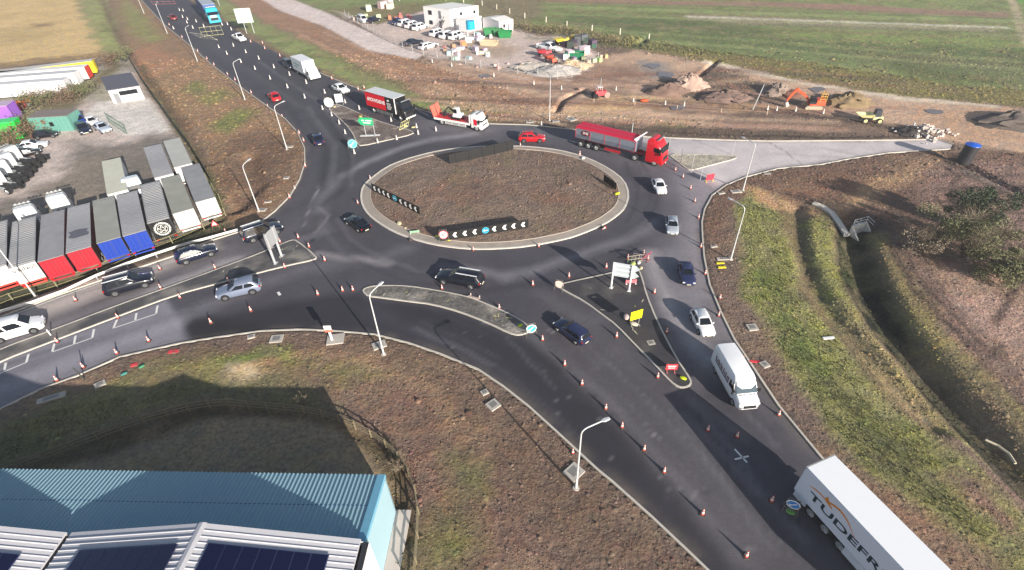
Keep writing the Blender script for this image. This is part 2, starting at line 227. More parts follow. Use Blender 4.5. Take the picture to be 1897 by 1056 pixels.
# px polygon, sRGB, softness m, raggedness m, bump
Z = [
 ([(-500,-30),(140,-30),(150,20),(190,90),(180,101),(60,113),(-500,160)], (206,178,128), 2, 3, .25),
 ([(-60,60),(60,50),(120,60),(60,80),(-60,90)], (190,165,118), 4, 5, .3), ([(60,45),(90,42),(90,50),(60,52)], (150,125,95), 2, 3, .4),
 ([(-60,118),(20,118),(60,108),(200,99),(190,106),(60,118),(-60,135)], (165,138,98), 1.5, 3, .8),
 ([(138,-30),(192,-30),(215,60),(238,100),(190,98),(165,45)], (152,162,100), 2, 3, .3),
 ([(195,-30),(262,-10),(305,46),(450,164),(555,245),(565,300),(535,366),(450,425),(415,400),(350,265),(236,100)], (150,120,96), 1.5, 2, .9),
 ([(222,0),(262,20),(300,75),(262,80),(225,40)], (140,142,88), 2, 3, .6), ([(240,95),(290,85),(330,120),(280,150),(250,130)], (168,125,100), 2, 3, .8),
 ([(360,175),(420,160),(440,180),(390,195)], (132,128,80), 2, 3, .8), ([(380,235),(440,200),(480,205),(420,250)], (122,128,74), 1.5, 2, .8), ([(340,160),(372,150),(380,170),(350,178)], (120,125,76), 1.5, 2, .8),
 ([(420,262),(480,240),(550,262),(556,300),(530,350),(480,395),(430,395),(400,330)], (118,94,80), 2, 2, 1), ([(330,230),(360,240),(385,300),(370,310),(335,262)], (150,135,125), 1, 1.5, .7),
 ([(300,130),(330,160),(360,205),(330,215),(300,180)], (152,125,96), 2, 3, .9),
 # lorry yard
 ([(-200,360),(60,330),(60,250),(50,205),(70,170),(140,130),(236,102),(262,150),(350,280),(408,400),(180,520),(-200,640)], (196,180,172), .5, .6, .15),
 ([(-200,140),(50,125),(190,106),(236,100),(252,125),(190,170),(140,185),(100,200),(-200,230)], (172,166,164), .5, .8, .2),
 ([(30,185),(150,165),(180,140),(200,118),(215,112),(235,118),(180,165),(150,190),(135,205),(75,212),(30,205)], (122,114,92), 1.5, 1.5, 1),
 ([(35,240),(70,228),(72,250),(40,268),(-200,290),(-200,262)], (120,108,86), 1, 1.5, 1),
 ([(150,222),(180,190),(270,178),(318,240),(300,248),(230,251),(195,240)], (212,205,198), .4, .5, .1), ([(150,188),(190,165),(240,150),(270,175),(180,190)], (170,166,160), .6, .5, .1),
 ([(130,262),(200,268),(240,262),(290,243),(325,250),(402,398),(180,510),(-200,610),(-200,400),(60,362),(110,322),(135,290)], (126,119,117), 2, 3, .15),
 ([(140,300),(200,290),(190,380),(100,400),(60,380)], (138,128,122), 3, 4, .15), ([(-200,580),(180,488),(402,396),(436,415),(440,428),(200,506),(-200,640)], (64,66,50), 1, 1, 1),  # second polygon: shade between yard and road, put into the grass colour
 ([(255,120),(268,120),(362,270),(405,350),(418,400),(396,400),(345,275)], (92,96,62), .7, .8, 1),
 # verge north of the road and haul lane
 ([(400,-20),(470,-20),(600,50),(700,95),(780,112),(900,130),(1050,160),(1110,190),(1060,240),(905,225),(830,195),(700,150),(560,75),(440,15)], (160,124,104), 1.5, 3, .8),
 ([(540,55),(640,95),(760,140),(740,150),(640,112),(560,75)], (182,145,122), 1.5, 3, .8), ([(520,60),(640,110),(760,160),(740,165),(600,115),(500,65)], (120,115,82), 1.5, 2, .8),
 ([(770,150),(850,170),(900,200),(840,190),(780,170)], (180,150,126), 1, 2, .8), ([(350,-12),(420,38),(550,110),(680,165),(770,200),(830,212),(905,228),(905,224),(830,197),(740,168),(660,132),(600,98),(520,58),(450,22),(395,-15)], (136,150,92), 1.5, 2, .4),
 ([(350,-12),(420,38),(550,110),(680,165),(770,200),(830,212),(905,228),(900,231),(804,214),(677,173),(547,116),(419,45),(340,-8)], (126,108,92), .8, 1, .6),
 ([(560,-20),(1960,-20),(1960,190),(1800,170),(1500,140),(1330,110),(1180,78),(1020,52),(900,35),(780,10),(700,45),(600,22),(530,-5)], (126,144,86), 2, 2, .6),
 ([(1050,24),(1300,38),(1500,58),(1960,96),(1960,140),(1560,108),(1300,82),(1040,42)], (98,116,70), 4, 5, .8), ([(870,-5),(1010,-5),(1000,30),(960,48),(890,30)], (132,122,96), 2, 3, .8),
 ([(600,18),(700,10),(790,6),(790,18),(700,42),(640,30)], (128,122,86), 2, 4, .9),
 ([(1000,-2),(1417,3),(1600,10),(1868,24),(1868,34),(1600,22),(1417,12),(1020,6)], (150,122,108), 1.5, 2, .5), ([(1275,26),(1417,32),(1600,42),(1850,52),(1850,62),(1600,55),(1417,48),(1280,38)], (158,150,128), 1.5, 3, .9),
 ([(1420,52),(1700,62),(1880,72),(1880,92),(1600,78),(1420,66)], (126,146,80), 4, 5, .6), ([(1560,95),(1880,115),(1880,135),(1700,125)], (112,108,82), 3, 5, .8), ([(1600,110),(1760,122),(1897,150),(1897,165),(1700,140)], (96,104,62), 3, 4, .8),
 ([(1866,-10),(1878,-10),(1897,40),(1925,90),(1897,90),(1885,60)], (172,160,135), .5, .8, .5), ([(1882,-10),(1960,-10),(1960,60),(1905,42)], (100,150,62), .5, .5, .4),
 ([(930,50),(1060,60),(1130,80),(1180,92),(1330,120),(1500,154),(1700,184),(1960,200),(1960,172),(1800,162),(1560,127),(1330,95),(1180,70),(1020,48)], (128,120,76), 1, 2.5, 1.2),
 ([(462,-15),(506,-15),(600,22),(720,76),(785,102),(770,111),(680,93),(600,49),(520,21)], (212,196,190), .5, .4, .1),
 ([(618,20),(700,45),(785,20),(960,55),(1000,68),(1070,66),(1112,105),(1060,152),(940,134),(800,107),(720,78)], (200,180,170), 1, 1.5, .25),
 ([(820,80),(900,70),(960,90),(930,110),(850,100)], (180,160,150), 2, 2, .3),
 ([(780,110),(940,134),(1060,152),(1112,105),(1180,94),(1330,122),(1700,187),(1960,204),(1960,300),(1770,264),(1420,245),(1180,220),(1060,195),(900,155)], (190,160,142), 1.5, 2.5, .4),
 ([(1310,112),(1500,154),(1700,182),(1850,196),(1850,200),(1680,188),(1500,160),(1300,118)], (206,188,166), .5, 1, .3),
 ([(1180,112),(1225,116),(1250,130),(1240,150),(1205,147),(1185,130)], (150,140,142), 1.5, 2.5, .1), ([(1100,115),(1180,125),(1200,150),(1120,150),(1060,160)], (150,122,110), 2, 3, .5),
 ([(1215,152),(1290,140),(1330,124),(1400,152),(1452,165),(1450,192),(1320,190),(1235,176)], (108,94,86), 1.5, 3, .9), ([(1440,168),(1540,190),(1540,205),(1440,195)], (150,125,108), 2, 2, .5),
 ([(1130,175),(1300,186),(1460,202),(1450,210),(1200,200),(1080,212),(970,206),(1060,195)], (206,172,134), 1, 2, .5), ([(1180,188),(1240,190),(1330,198),(1280,204),(1180,196)], (130,112,106), 1, 1.5, .4),
 ([(1380,206),(1560,216),(1720,240),(1725,256),(1540,256),(1330,250),(1300,228)], (126,106,96), 1, 1, .5), ([(1380,203),(1450,205),(1720,243),(1715,248),(1450,213)], (86,74,70), .7, 1, .8),
 ([(905,228),(960,216),(1060,223),(1180,230),(1300,237),(1420,243),(1720,254),(1730,261),(1417,264),(1160,253),(979,233)], (104,90,82), .7, .8, .6), ([(960,205),(1110,211),(1260,221),(1340,232),(1250,235),(1100,224),(960,214)], (122,120,78), 1, 1.5, .8),
 ([(820,175),(880,190),(960,205),(960,214),(870,205),(800,190)], (140,130,92), 1, 2, .8), ([(1700,200),(1850,205),(1897,260),(1800,262),(1750,250)], (186,152,130), 2, 3, .4),
 # right hand side
 ([(1299,412),(1318,362),(1380,328),(1518,305),(1647,283),(1770,276),(1960,285),(1960,760),(1760,620),(1605,430),(1540,400),(1352,385),(1330,500)], (118,94,84), .8, 1, .9),
 ([(1390,352),(1450,378),(1520,388),(1600,345),(1700,302),(1745,284),(1725,310),(1640,345),(1570,388),(1500,402),(1405,385)], (186,152,120), 1.5, 2, .7),
 ([(1440,345),(1560,325),(1600,335),(1520,370),(1450,372)], (140,108,92), 1.5, 2, .9),
 ([(1700,300),(1960,300),(1960,1000),(1850,800),(1750,690),(1650,540),(1620,440),(1700,400)], (140,114,108), 2, 2, 1), ([(1740,480),(1960,440),(1960,830),(1850,700),(1765,590)], (172,142,134), 2, 3, .9),
 ([(1560,440),(1620,400),(1720,390),(1720,440),(1640,440)], (96,78,72), 1.5, 2, 1),  # bush shadow near the ditch head, darkened into the soil colour
 ([(1360,385),(1400,350),(1440,368),(1466,420),(1470,480),(1500,560),(1580,660),(1700,780),(1897,950),(1960,1010),(1960,1160),(1850,1056),(1700,960),(1560,830),(1480,720),(1410,600),(1372,500)], (140,144,88), .8, 1.2, .8),
 ([(1385,480),(1410,460),(1440,520),(1500,640),(1600,760),(1560,760),(1460,640)], (122,138,72), 1.5, 2, .8), ([(1560,760),(1700,850),(1830,960),(1897,1056),(1760,980),(1620,870)], (112,112,74), 3, 3, 1),
 ([(1390,345),(1440,365),(1460,400),(1410,375)], (190,150,118), .8, 1, .7),
 ([(1448,392),(1475,385),(1492,402),(1492,450),(1510,520),(1560,600),(1650,700),(1760,800),(1720,800),(1600,690),(1510,580),(1476,500),(1458,450)], (108,98,74), .8, 1, 1),
 ([(1492,412),(1530,395),(1548,430),(1550,480),(1580,560),(1640,650),(1750,770),(1840,850),(1740,790),(1610,660),(1530,560),(1500,480)], (142,144,84), .7, 1, .8),
 ([(1560,560),(1640,660),(1760,790),(1720,780),(1600,650)], (160,140,108), 1, 1.5, .8),
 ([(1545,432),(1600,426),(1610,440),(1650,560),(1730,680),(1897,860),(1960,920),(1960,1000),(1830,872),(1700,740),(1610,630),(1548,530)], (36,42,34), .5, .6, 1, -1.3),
 ([(1606,428),(1640,430),(1680,500),(1760,620),(1897,760),(1960,800),(1960,905),(1897,850),(1735,675),(1655,555)], (140,128, 88), .8, 1, .8),
 ([(1700,640),(1780,700),(1897,800),(1897,840),(1790,740),(1715,665)], (128,112,92), 1, 2, .9), ([(1820,815),(1897,880),(1897,900),(1830,840)], (98,92,86), .8, 1, .5),
 ([(1520,849),(1560,850),(1640,900),(1750,970),(1860,1056),(1960,1160),(1850,1160),(1610,945)], (134,108,94), 1, 1.2, .7), ([(1760,890),(1800,880),(1860,930),(1897,980),(1870,980),(1800,930)], (140,108,100), 1, 2, .8),
 # south side
 ([(200,668),(300,650),(420,633),(553,618),(700,626),(830,668),(930,735),(1030,815),(1200,975),(1290,1060),(1100,1060),(900,880),(760,760),(560,690),(400,700),(200,720)], (118,98,88), 1.5, 2, 1),
 ([(110,735),(200,705),(300,672),(400,655),(500,650),(600,672),(560,700),(400,712),(300,716),(180,742)], (136,130,86), 1.5, 2, .6),
 ([(400,672),(470,645),(540,640),(550,650),(470,668)], (114,136,72), .8, 1.5, .5), ([(500,660),(545,655),(545,672),(510,672)], (150,150,80), 1, 1, .5), ([(420,680),(466,672),(472,700),(440,716),(408,710)], (212,184,146), .8, 1, .3),
 ([(470,670),(510,665),(510,690),(480,690)], (165,128,100), 1, 1, .7), ([(565,652),(680,655),(760,690),(850,740),(905,810),(870,800),(780,730),(650,690)], (160,132,110), 1.5, 2.5, 1),
 ([(540,690),(640,690),(760,720),(860,800),(960,920),(1060,1060),(780,1100),(770,950),(740,850),(660,780)], (128,102,93), 2, 2.5, 1),
 ([(830,835),(885,850),(905,905),(845,890)], (112,118,72), 1.5, 2, .8), ([(770,980),(850,930),(880,1000),(830,1080),(770,1080)], (112,114,70), 2, 2, .8), ([(600,690),(660,680),(700,700),(640,710)], (132,128,84), 1.5, 2, .8),
 ([(-160,860),(0,780),(150,725),(300,705),(470,712),(590,722),(600,760),(480,745),(360,748),(230,782),(102,832),(-160,940)], (110,112,76), 1.5, 1.5, .8),
 ([(-160,985),(102,836),(230,788),(358,752),(480,750),(533,756),(610,770),(694,810),(722,830),(748,868),(762,921),(768,1000),(764,1120),(-160,1250)], (94,84,66), .5, .6, .9),
 ([(-160,1000),(110,868),(200,852),(290,812),(400,772),(560,768),(640,800),(690,842),(722,885),(736,940),(736,1120),(-160,1250)], (140,124,104), .6, .6, .2),
]
def warm(c): return (c[0], c[1]*.985, c[2]*.93) if c[0] > c[1] and sum(c) < 520 else ((min(255, c[0]*1.01), c[1]*.975, c[2]*.95) if c[1] >= c[0] and sum(c) > 200 else c)
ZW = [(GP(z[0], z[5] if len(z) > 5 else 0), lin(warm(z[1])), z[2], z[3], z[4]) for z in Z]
def stroke(px, rgb, wd, op=.6, soft=None): return (GP(px), lin(rgb), wd, op, soft or wd*.8)
GS = [stroke(p, c, w_, o) for p, c, w_, o in [
 ([(1740,290),(1800,325),(1897,372),(1960,400)], (60,52,48), 1., .85), ([(1790,320),(1850,345),(1920,372)], (150,135,125), .8, .6),  # first stroke: shadow strip along the berm edge, painted as dark soil
 ([(1648,455),(1690,530),(1740,590),(1810,650)], (74,62,58), .35, .8), ([(1665,455),(1705,520),(1760,580),(1820,640)], (78,66,60), .3, .7), ([(1840,600),(1870,555),(1890,520),(1893,480)], (70,58,55), .4, .8),
 ([(1820,420),(1870,470),(1897,540)], (78,66,62), .3, .6), ([(1835,400),(1880,440),(1920,500)], (84,70,66), .3, .6), ([(1760,360),(1830,345),(1897,350)], (88,72,68), .4, .6), ([(1770,385),(1850,370),(1920,372)], (90,75,70), .3, .6),
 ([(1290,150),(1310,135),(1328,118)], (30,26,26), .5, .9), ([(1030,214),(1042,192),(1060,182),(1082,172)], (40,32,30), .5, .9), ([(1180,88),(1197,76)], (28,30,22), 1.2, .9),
 ([(1380,252),(1540,256),(1720,254)], (48,40,38), .3, .9), ([(850,215),(1000,222),(1160,240),(1330,250),(1420,252)], (60,50,48), .35, .6),
 ([(185,-10),(205,40),(236,100),(300,175),(340,228),(385,305)], (112,88,72), .9, .7), ([(1085,172),(1200,190),(1330,196)], (110,86,76), .5, .4),
 ([(790,108),(900,130),(1060,165),(1110,175)], (205,180,168), .4, .6), ([(805,118),(930,145),(1060,182)], (150,120,108), 1.2, .5), ([(900,150),(1000,190),(1080,190)], (200,170,150), .6, .5),
 ([(600,60),(700,104),(800,150),(900,190)], (196,160,136), .5, .5), ([(560,60),(660,108),(760,150),(850,182)], (128,96,82), .5, .5), ([(1750,310),(1780,330),(1760,345)], (70,58,54), .4, .7),
 ([(1600,330),(1660,350),(1700,390)], (120,90,78), .5, .4), ([(1480,640),(1560,740),(1650,830)], (92,104,56), .8, .4), ([(1800,690),(1840,650),(1850,640)], (92,78,70), .3, .7), ([(1700,700),(1790,790),(1897,900)], (48,52,40), .4, .6),
 ([(1750,650),(1850,740),(1920,800)], (100,92,74), .5, .6), ([(1620,560),(1700,670),(1800,780)], (96,98,70), .4, .5),
]+[([(u0+random.uniform(-12, 12), v0), ((u0+u1)/2+random.uniform(-10, 10), (v0+v1)/2+random.uniform(-8, 8)), (u1, v1)], (66,52,48), .16, .75) for u0, v0, u1, v1 in [(1765+random.uniform(-30, 60), 340+random.uniform(0, 90), 1850+random.uniform(-20, 80), 330+random.uniform(20, 220)) for _ in range(46)]]+[([(1640+k*9, 452), (1690+k*11, 540+k*3), (1770+k*12, 620+k*3), (1897, 760-k*8)], (84,68,60), .18, .55) for k in range(7)]
+[([(980+random.uniform(0, 60), y), (1400, y+(12 if y < 50 else 26)), (1897, y+(28 if y < 50 else 66))], random.choice(((104,118,74),(150,160,104),(126,114,84),(92,108,62),(140,150,92))), random.uniform(.8, 2.2), .5) for y in (2, 8, 13, 19, 27, 34, 43, 50, 57, 64, 70, 78)]+[([(1275+k*26, 31+k*.9), (1290+k*26, 32+k*.9)], (206,200,182), 1.1, .8) for k in range(23)]
+[([(780+random.uniform(-80, 700), v), (980+random.uniform(0, 700), v+random.uniform(8, 34))], random.choice(((206,172,142),(112,90,80),(96,80,74),(190,150,128),(150,108,88))), random.uniform(.4, 1.3), .5) for v in [130+random.uniform(-5, 85) for _ in range(46)]]
+[([(1720+20*i+random.uniform(-15,15), 330+22*j), (1780+20*i+random.uniform(-10,10), 322+24*j)], (92,76,72), .25, .6) for i in range(8) for j in range(6)]]
GR = [(GP(p, -d*.8), d, h) for p, d, h in [   # ditches: centre line, depth, half width
 ([(1578,425),(1580,470),(1600,535),(1645,622),(1730,728),(1880,890),(1980,985)], 1.55, 3.2), ([(1475,390),(1478,450),(1498,520),(1545,600),(1640,705),(1730,790)], .65, 1.9),
 ([(-160,622),(0,572),(180,505),(400,414)], .9, 2.2), ([(185,-10),(230,105),(300,185),(340,232),(388,308)], .9, 2.6), ([(462,300),(474,350),(440,392)], 1., 3.), ([(1740,288),(1897,368),(1960,400)], .7, 1.2),
 ([(1290,150),(1328,118)], 1., .8), ([(1030,214),(1042,192),(1082,172)], 1., .8), ([(1180,88),(1197,76)], 1., 1.4), ([(-160,960),(102,846),(230,796),(358,764),(480,760),(610,782),(694,822),(748,885),(756,1000)], .35, 1.1)]]
ROADX0, ROADX1 = ROAD[:, 0].min(), ROAD[:, 0].max()
def height(X, Y, road_d=None):
    X = np.asarray(X, float); Y = np.asarray(Y, float)
    z = .07+fbm(X, Y, 6., 11)*.10+fbm(X, Y, 1.6, 17)*.05
    for pl, d, hw in GR:
        k = (X > pl[:, 0].min()-hw*2) & (X < pl[:, 0].max()+hw*2) & (Y > pl[:, 1].min()-hw*2) & (Y < pl[:, 1].max()+hw*2)
        if not k.any(): continue
        q = np.clip(1-dline(X[k], Y[k], pl)/hw, 0, 1); z[k] -= d*q*q*(3-2*q)
    if road_d is not None:
        t = np.clip(road_d/2.5, 0, 1); z = .07*(1-t)+z*t; z = np.where(road_d < .1, -.25, z)
    return z
def zt(p):
    X = np.array([p[0]]); Y = np.array([p[1]]); r = sdp(X, Y, ROAD)
    return 0. if r[0] < 0 else float(height(X, Y, r)[0])
def zones(X, Y):
    c = np.tile(lin((122,102,90)), (len(X), 1)); r = np.full(len(X), .8); jx, jy = fbm(X, Y, 5., 31), fbm(X, Y, 5., 77); kx, ky = fbm(X, Y, 1.3, 32), fbm(X, Y, 1.3, 78)
    for pl, col, so_, jit, rg in ZW:
        m = so_+jit*1.5; k = np.where((X > pl[:, 0].min()-m) & (X < pl[:, 0].max()+m) & (Y > pl[:, 1].min()-m) & (Y < pl[:, 1].max()+m))[0]
        if not len(k): continue
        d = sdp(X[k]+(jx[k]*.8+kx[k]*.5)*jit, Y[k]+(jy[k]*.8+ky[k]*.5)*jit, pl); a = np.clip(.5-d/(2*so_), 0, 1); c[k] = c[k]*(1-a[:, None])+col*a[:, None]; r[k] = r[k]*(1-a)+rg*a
    gm = np.clip((c[:, 1]-c[:, 0]+.01)*40, 0, 1)*(r > .2); a = (gm*np.clip(fbm(X, Y, 2.4, 91)*1.3+.12, 0, .6))[:, None]; c = c*(1-a)+lin((142,128,92))*a
    a = (gm*np.clip(fbm(X, Y, 4., 95)*1.2-.1, 0, .5))[:, None]; c = c*(1-a)+lin((92,104,58))*a; a = ((1-gm)*(r > .6)*np.clip(fbm(X, Y, 3.2, 97)*1.1-.05, 0, .4))[:, None]; c = c*(1-a)+lin((138,116,92))*a
    paint(c, X, Y, GS); return c, r
def paint(c, X, Y, st):
    for pl, col, wd, op, sf in st:
        m = wd+sf+1; k = np.where((X > pl[:, 0].min()-m) & (X < pl[:, 0].max()+m) & (Y > pl[:, 1].min()-m) & (Y < pl[:, 1].max()+m))[0]
        if not len(k): continue
        d = dline(X[k]+fbm(X[k], Y[k], 3., 5)*.4, Y[k]+fbm(X[k], Y[k], 3., 9)*.4, pl); sf = sf*.7; a = op*.95*np.clip((wd+sf-d)/(2*sf), 0, 1); a = a*(.75+.5*vnoise(X[k], Y[k], 1.5, 4)).clip(0, 1); c[k] = c[k]*(1-a[:, None])+col*a[:, None]
def set_attr(me, c, r):
    a = me.attributes.new('zone', 'FLOAT_COLOR', 'POINT'); a.data.foreach_set('color', np.c_[c, np.ones(len(c))].astype(np.float32).ravel())
    b = me.attributes.new('rough', 'FLOAT', 'POINT'); b.data.foreach_set('value', r.astype(np.float32))
def np_mesh(name, V, Fc, m, smooth=True):
    me = bpy.data.meshes.new(name); me.vertices.add(len(V)); me.vertices.foreach_set('co', V.astype(np.float32).ravel()); k = Fc.shape[1]
    me.loops.add(Fc.size); me.loops.foreach_set('vertex_index', Fc.astype(np.int32).ravel()); me.polygons.add(len(Fc))
    me.polygons.foreach_set('loop_start', (np.arange(len(Fc))*k).astype(np.int32)); me.polygons.foreach_set('loop_total', np.full(len(Fc), k, np.int32))
    if smooth: me.polygons.foreach_set('use_smooth', np.ones(len(Fc), bool))
    me.update(calc_edges=True); me.materials.append(m); return me
def axis_y(y0, y1, f): 
    r = [y0]
    while r[-1] < y1: r.append(r[-1]+max(.3, (r[-1]*.0055))*f)
    return np.array(r)
# ground: one sheet to the horizon
xs = np.concatenate([[-4000, -1500, -700, -400, -300], np.arange(-240, 215, .5), [260, 330, 450, 800, 1500, 4000]]); ys = np.concatenate([[-1500, -300, -60, 0], axis_y(8, 262, 1.15), [275, 300, 350, 450, 700, 1500, 6000]])
gx, gy = np.meshgrid(xs, ys); X = gx.ravel(); Y = gy.ravel()
rd = np.full(X.shape, 50.); k = (X > ROADX0-4) & (X < ROADX1+4) & (Y > ROAD[:, 1].min()-4) & (Y < ROAD[:, 1].max()+4); rd[k] = sdp(X[k], Y[k], ROAD)
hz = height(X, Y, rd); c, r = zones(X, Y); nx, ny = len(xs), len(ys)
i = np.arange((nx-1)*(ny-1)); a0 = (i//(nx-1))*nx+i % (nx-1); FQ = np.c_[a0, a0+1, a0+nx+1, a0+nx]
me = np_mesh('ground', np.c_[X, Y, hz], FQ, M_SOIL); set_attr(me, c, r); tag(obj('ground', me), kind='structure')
def snapmesh(name, poly, st, zf, cf, m, kind='structure'):
    x0, y0 = poly.min(0); x1, y1 = poly.max(0); xs = np.arange(x0-st*2, x1+st*2, st); ys = axis_y(y0-st*2, y1+2, st/.3*.9) if y1-y0 > 60 else np.arange(y0-st*2, y1+st*2, st)
    gx, gy = np.meshgrid(xs, ys); X = gx.ravel(); Y = gy.ravel(); d = sdp(X, Y, poly); o = d > 0
    nx, ny = len(xs), len(ys); i = np.arange((nx-1)*(ny-1)); a0 = (i//(nx-1))*nx+i % (nx-1); FQ = np.c_[a0, a0+1, a0+nx+1, a0+nx]
    keep = (~o[FQ]).any(1); FQ = FQ[keep]; used = np.zeros(len(X), bool); used[FQ.ravel()] = True; k = used & o
    X[k], Y[k] = near_pt(X[k], Y[k], poly); idx = np.cumsum(used)-1; X = X[used]; Y = Y[used]; FQ = idx[FQ]
    c, r = cf(X, Y); me = np_mesh(name, np.c_[X, Y, zf(X, Y, sdp(X, Y, poly))], FQ, m); set_attr(me, c, r); return tag(obj(name, me), kind=kind)
RZ = [(GP(p), lin(c_), s_, j_) for p, c_, s_, j_ in [
 ([(230,-40),(320,-40),(420,43),(598,138),(677,171),(740,195),(700,225),(606,195),(650,250),(665,275),(640,310),(560,330),(565,270),(496,197),(305,46)], (66,65,73), 3, 1),
 ([(340,602),(465,572),(590,547),(671,541),(681,551),(758,560),(851,579),(943,619),(990,622),(1046,676),(1122,757),(1193,833),(1301,952),(1382,1030),(1500,1160),(1400,1160),(1109,870),(979,751),(860,670),(694,619),(553,610),(355,633)], (47,46,53), .8, .5),
 ([(1281,720),(1250,730),(1180,660),(1046,540),(980,600),(1122,755),(1301,952),(1450,1140),(1560,1140),(1420,940)], (78,75,80), 1.5, .8),
 ([(-200,700),(0,670),(310,556),(360,636),(220,666),(-200,850)], (128,126,134), .25, .1), ([(-200,680),(130,575),(440,455),(490,470),(217,570),(-200,720)], (122,117,120), 2, 1),
 ([(-200,655),(0,589),(200,516),(394,446),(410,460),(200,545),(-200,690)], (166,158,152), 1.2, .6), ([(440,440),(500,420),(560,400),(600,430),(540,444),(480,470)], (92,90,96), 3, 1),
 ([(1170,262),(1290,262),(1350,340),(1301,400),(1303,477),(1334,579),(1362,634),(1300,640),(1258,600),(1222,560),(1200,505),(1205,470),(1235,440),(1250,400),(1240,360)], (116,113,120), 2.5, 1),
 ([(1290,300),(1344,343),(1301,400),(1303,477),(1334,579),(1360,632),(1340,640),(1300,560),(1275,480),(1270,400),(1275,330)], (140,134,138), 1.5, .7),
 ([(1190,505),(1235,640),(1290,716),(1340,700),(1260,600),(1215,500)], (104,100,104), 1.2, .6),
 ([(800,205),(904,222),(1056,238),(1200,255),(1230,282),(1160,300),(1060,262),(960,250),(860,252),(790,250),(760,235)], (104,102,108), 4, 1),
 ([(1160,250),(1225,272),(1240,290),(1290,322),(1330,350),(1344,343),(1441,314),(1647,285),(1800,282),(1800,245),(1423,250)], (198,190,188), 1.2, .7), ([(1170,250),(1300,255),(1420,256),(1400,262),(1240,272),(1200,265)], (186,180,180), 2, 1),
 ([(350,598),(400,588),(470,600),(470,618),(400,627),(356,632)], (36,36,40), .8, .7)]]
RS = [stroke(*q) for q in [
 ([(638,324),(680,300),(740,275),(800,258),(880,248)], (150,148,154), .7, .75, 1.2), ([(562,440),(590,430),(588,405),(600,360),(640,325)], (118,116,122), 1., .6, 1.4), ([(592,345),(574,380),(560,418)], (160,158,160), .12, .7, .2),
 ([(586,402),(582,425),(560,434)], (34,34,38), .8, .5, .9), ([(586,430),(610,400),(590,384)], (150,148,150), .15, .6, .3), ([(760,458),(700,484),(640,484),(560,500),(460,535),(330,590)], (116,114,120), 1., .5, 1.5),
 ([(590,470),(640,480),(680,482),(720,488)], (156,152,154), .5, .7, .8), ([(938,513),(990,500),(1080,470),(1150,447),(1195,430),(1212,412)], (134,132,138), .7, .65, 1.2), ([(820,492),(870,500),(938,512)], (134,131,138), .6, .6, 1.),
 ([(1000,545),(1050,575),(1090,598),(1150,575)], (100,98,104), .8, .5, 1.), ([(1204,470),(1212,500),(1240,560),(1290,640),(1350,700)], (168,164,164), .9, .7, 1.2), ([(1306,640),(1270,560),(1245,470)], (140,136,140), .7, .4, 1.5),
 ([(1260,722),(1330,770),(1380,810)], (118,114,112), .4, .5, .8), ([(990,625),(1060,680),(1140,760),(1240,870),(1360,1030)], (104,101,104), .5, .55, 1.), ([(1100,620),(1200,730),(1300,850),(1400,1000)], (96,94,98), 1.2, .35, 1.5),
 ([(595,205),(640,262),(650,300),(635,350),(600,380)], (42,42,48), .5, .6, .8), ([(430,120),(520,180),(590,260),(600,330)], (52,52,60), .8, .5, 1.2), ([(560,210),(590,280),(575,340),(545,380)], (92,91,98), .6, .4, 1.),
 ([(320,30),(450,130),(560,200)], (88,86,92), 1.2, .4, 1.5), ([(1423,262),(1455,280),(1485,306)], (120,110,105), .15, .8, .2), ([(-100,690),(100,620),(350,512),(440,480)], (176,170,168), .5, .6, .8), ([(-100,660),(150,575),(400,470)], (92,88,90), .7, .5, .8),
 ([(0,720),(150,660),(330,600)], (160,158,164), .8, .45, 1.2), ([(0,700),(150,640),(320,585)], (96,94,102), .6, .4, .9), ([(1240,300),(1225,340),(1250,400),(1245,450)], (88,86,92), 1.3, .5, 1.5), ([(700,585),(850,640),(1000,770)], (66,65,74), 1.2, .5, 1.5),
 ([(650,565),(800,620),(900,680)], (62,61,70), .5, .5, .8), ([(890,470),(1050,450),(1150,400),(1180,350)], (84,82,88), 1.5, .35, 2.), ([(1530,275),(1600,290)], (150,144,140), .4, .5, .8), ([(1440,285),(1560,292)], (170,162,158), .5, .5, .6),
 ([(1310,560),(1345,640),(1400,720),(1500,840)], (92,90,94), .6, .5, .8), ([(460,690),(380,740)], (140,138,144), .3, .3, .4)]]
GUIDE = [([(1000,600),(1090,690),(1200,810),(1330,960),(1450,1100)], 9), ([(620,600),(760,620),(900,690),(1050,820),(1200,980)], 7), ([(1290,740),(1380,850),(1500,1000)], 6), ([(1240,420),(1245,480),(1280,570),(1340,680)], 5), ([(-50,710),(150,640),(320,580),(450,545)], 5), ([(-50,640),(150,560),(330,500),(430,460)], 5),
 ([(640,400),(680,450),(780,490),(900,500),(1030,485),(1150,440)], 7), ([(640,330),(700,290),(800,262),(900,252)], 5), ([(340,40),(450,120),(560,200),(610,270),(600,350)], 7), ([(1190,300),(1220,360),(1200,420)], 5)]
_q = random.Random(11)
for px_, n_k in GUIDE:
    g = GP(px_); tn = np.gradient(g, axis=0); tn /= np.linalg.norm(tn, axis=1)[:, None]; nn = np.c_[-tn[:, 1], tn[:, 0]]
    for _ in range(n_k):
        i0 = _q.randint(0, max(0, len(g)-3)); i1 = _q.randint(i0+2, len(g)); v = _q.choice((34, 44, 100, 118, 130)); RS.append((g[i0:i1]+nn[i0:i1]*_q.uniform(-4.5, 4.5), lin((v, v-1, v+5)), _q.uniform(.04, .35), _q.uniform(.15, .4), _q.uniform(.15, .6)))
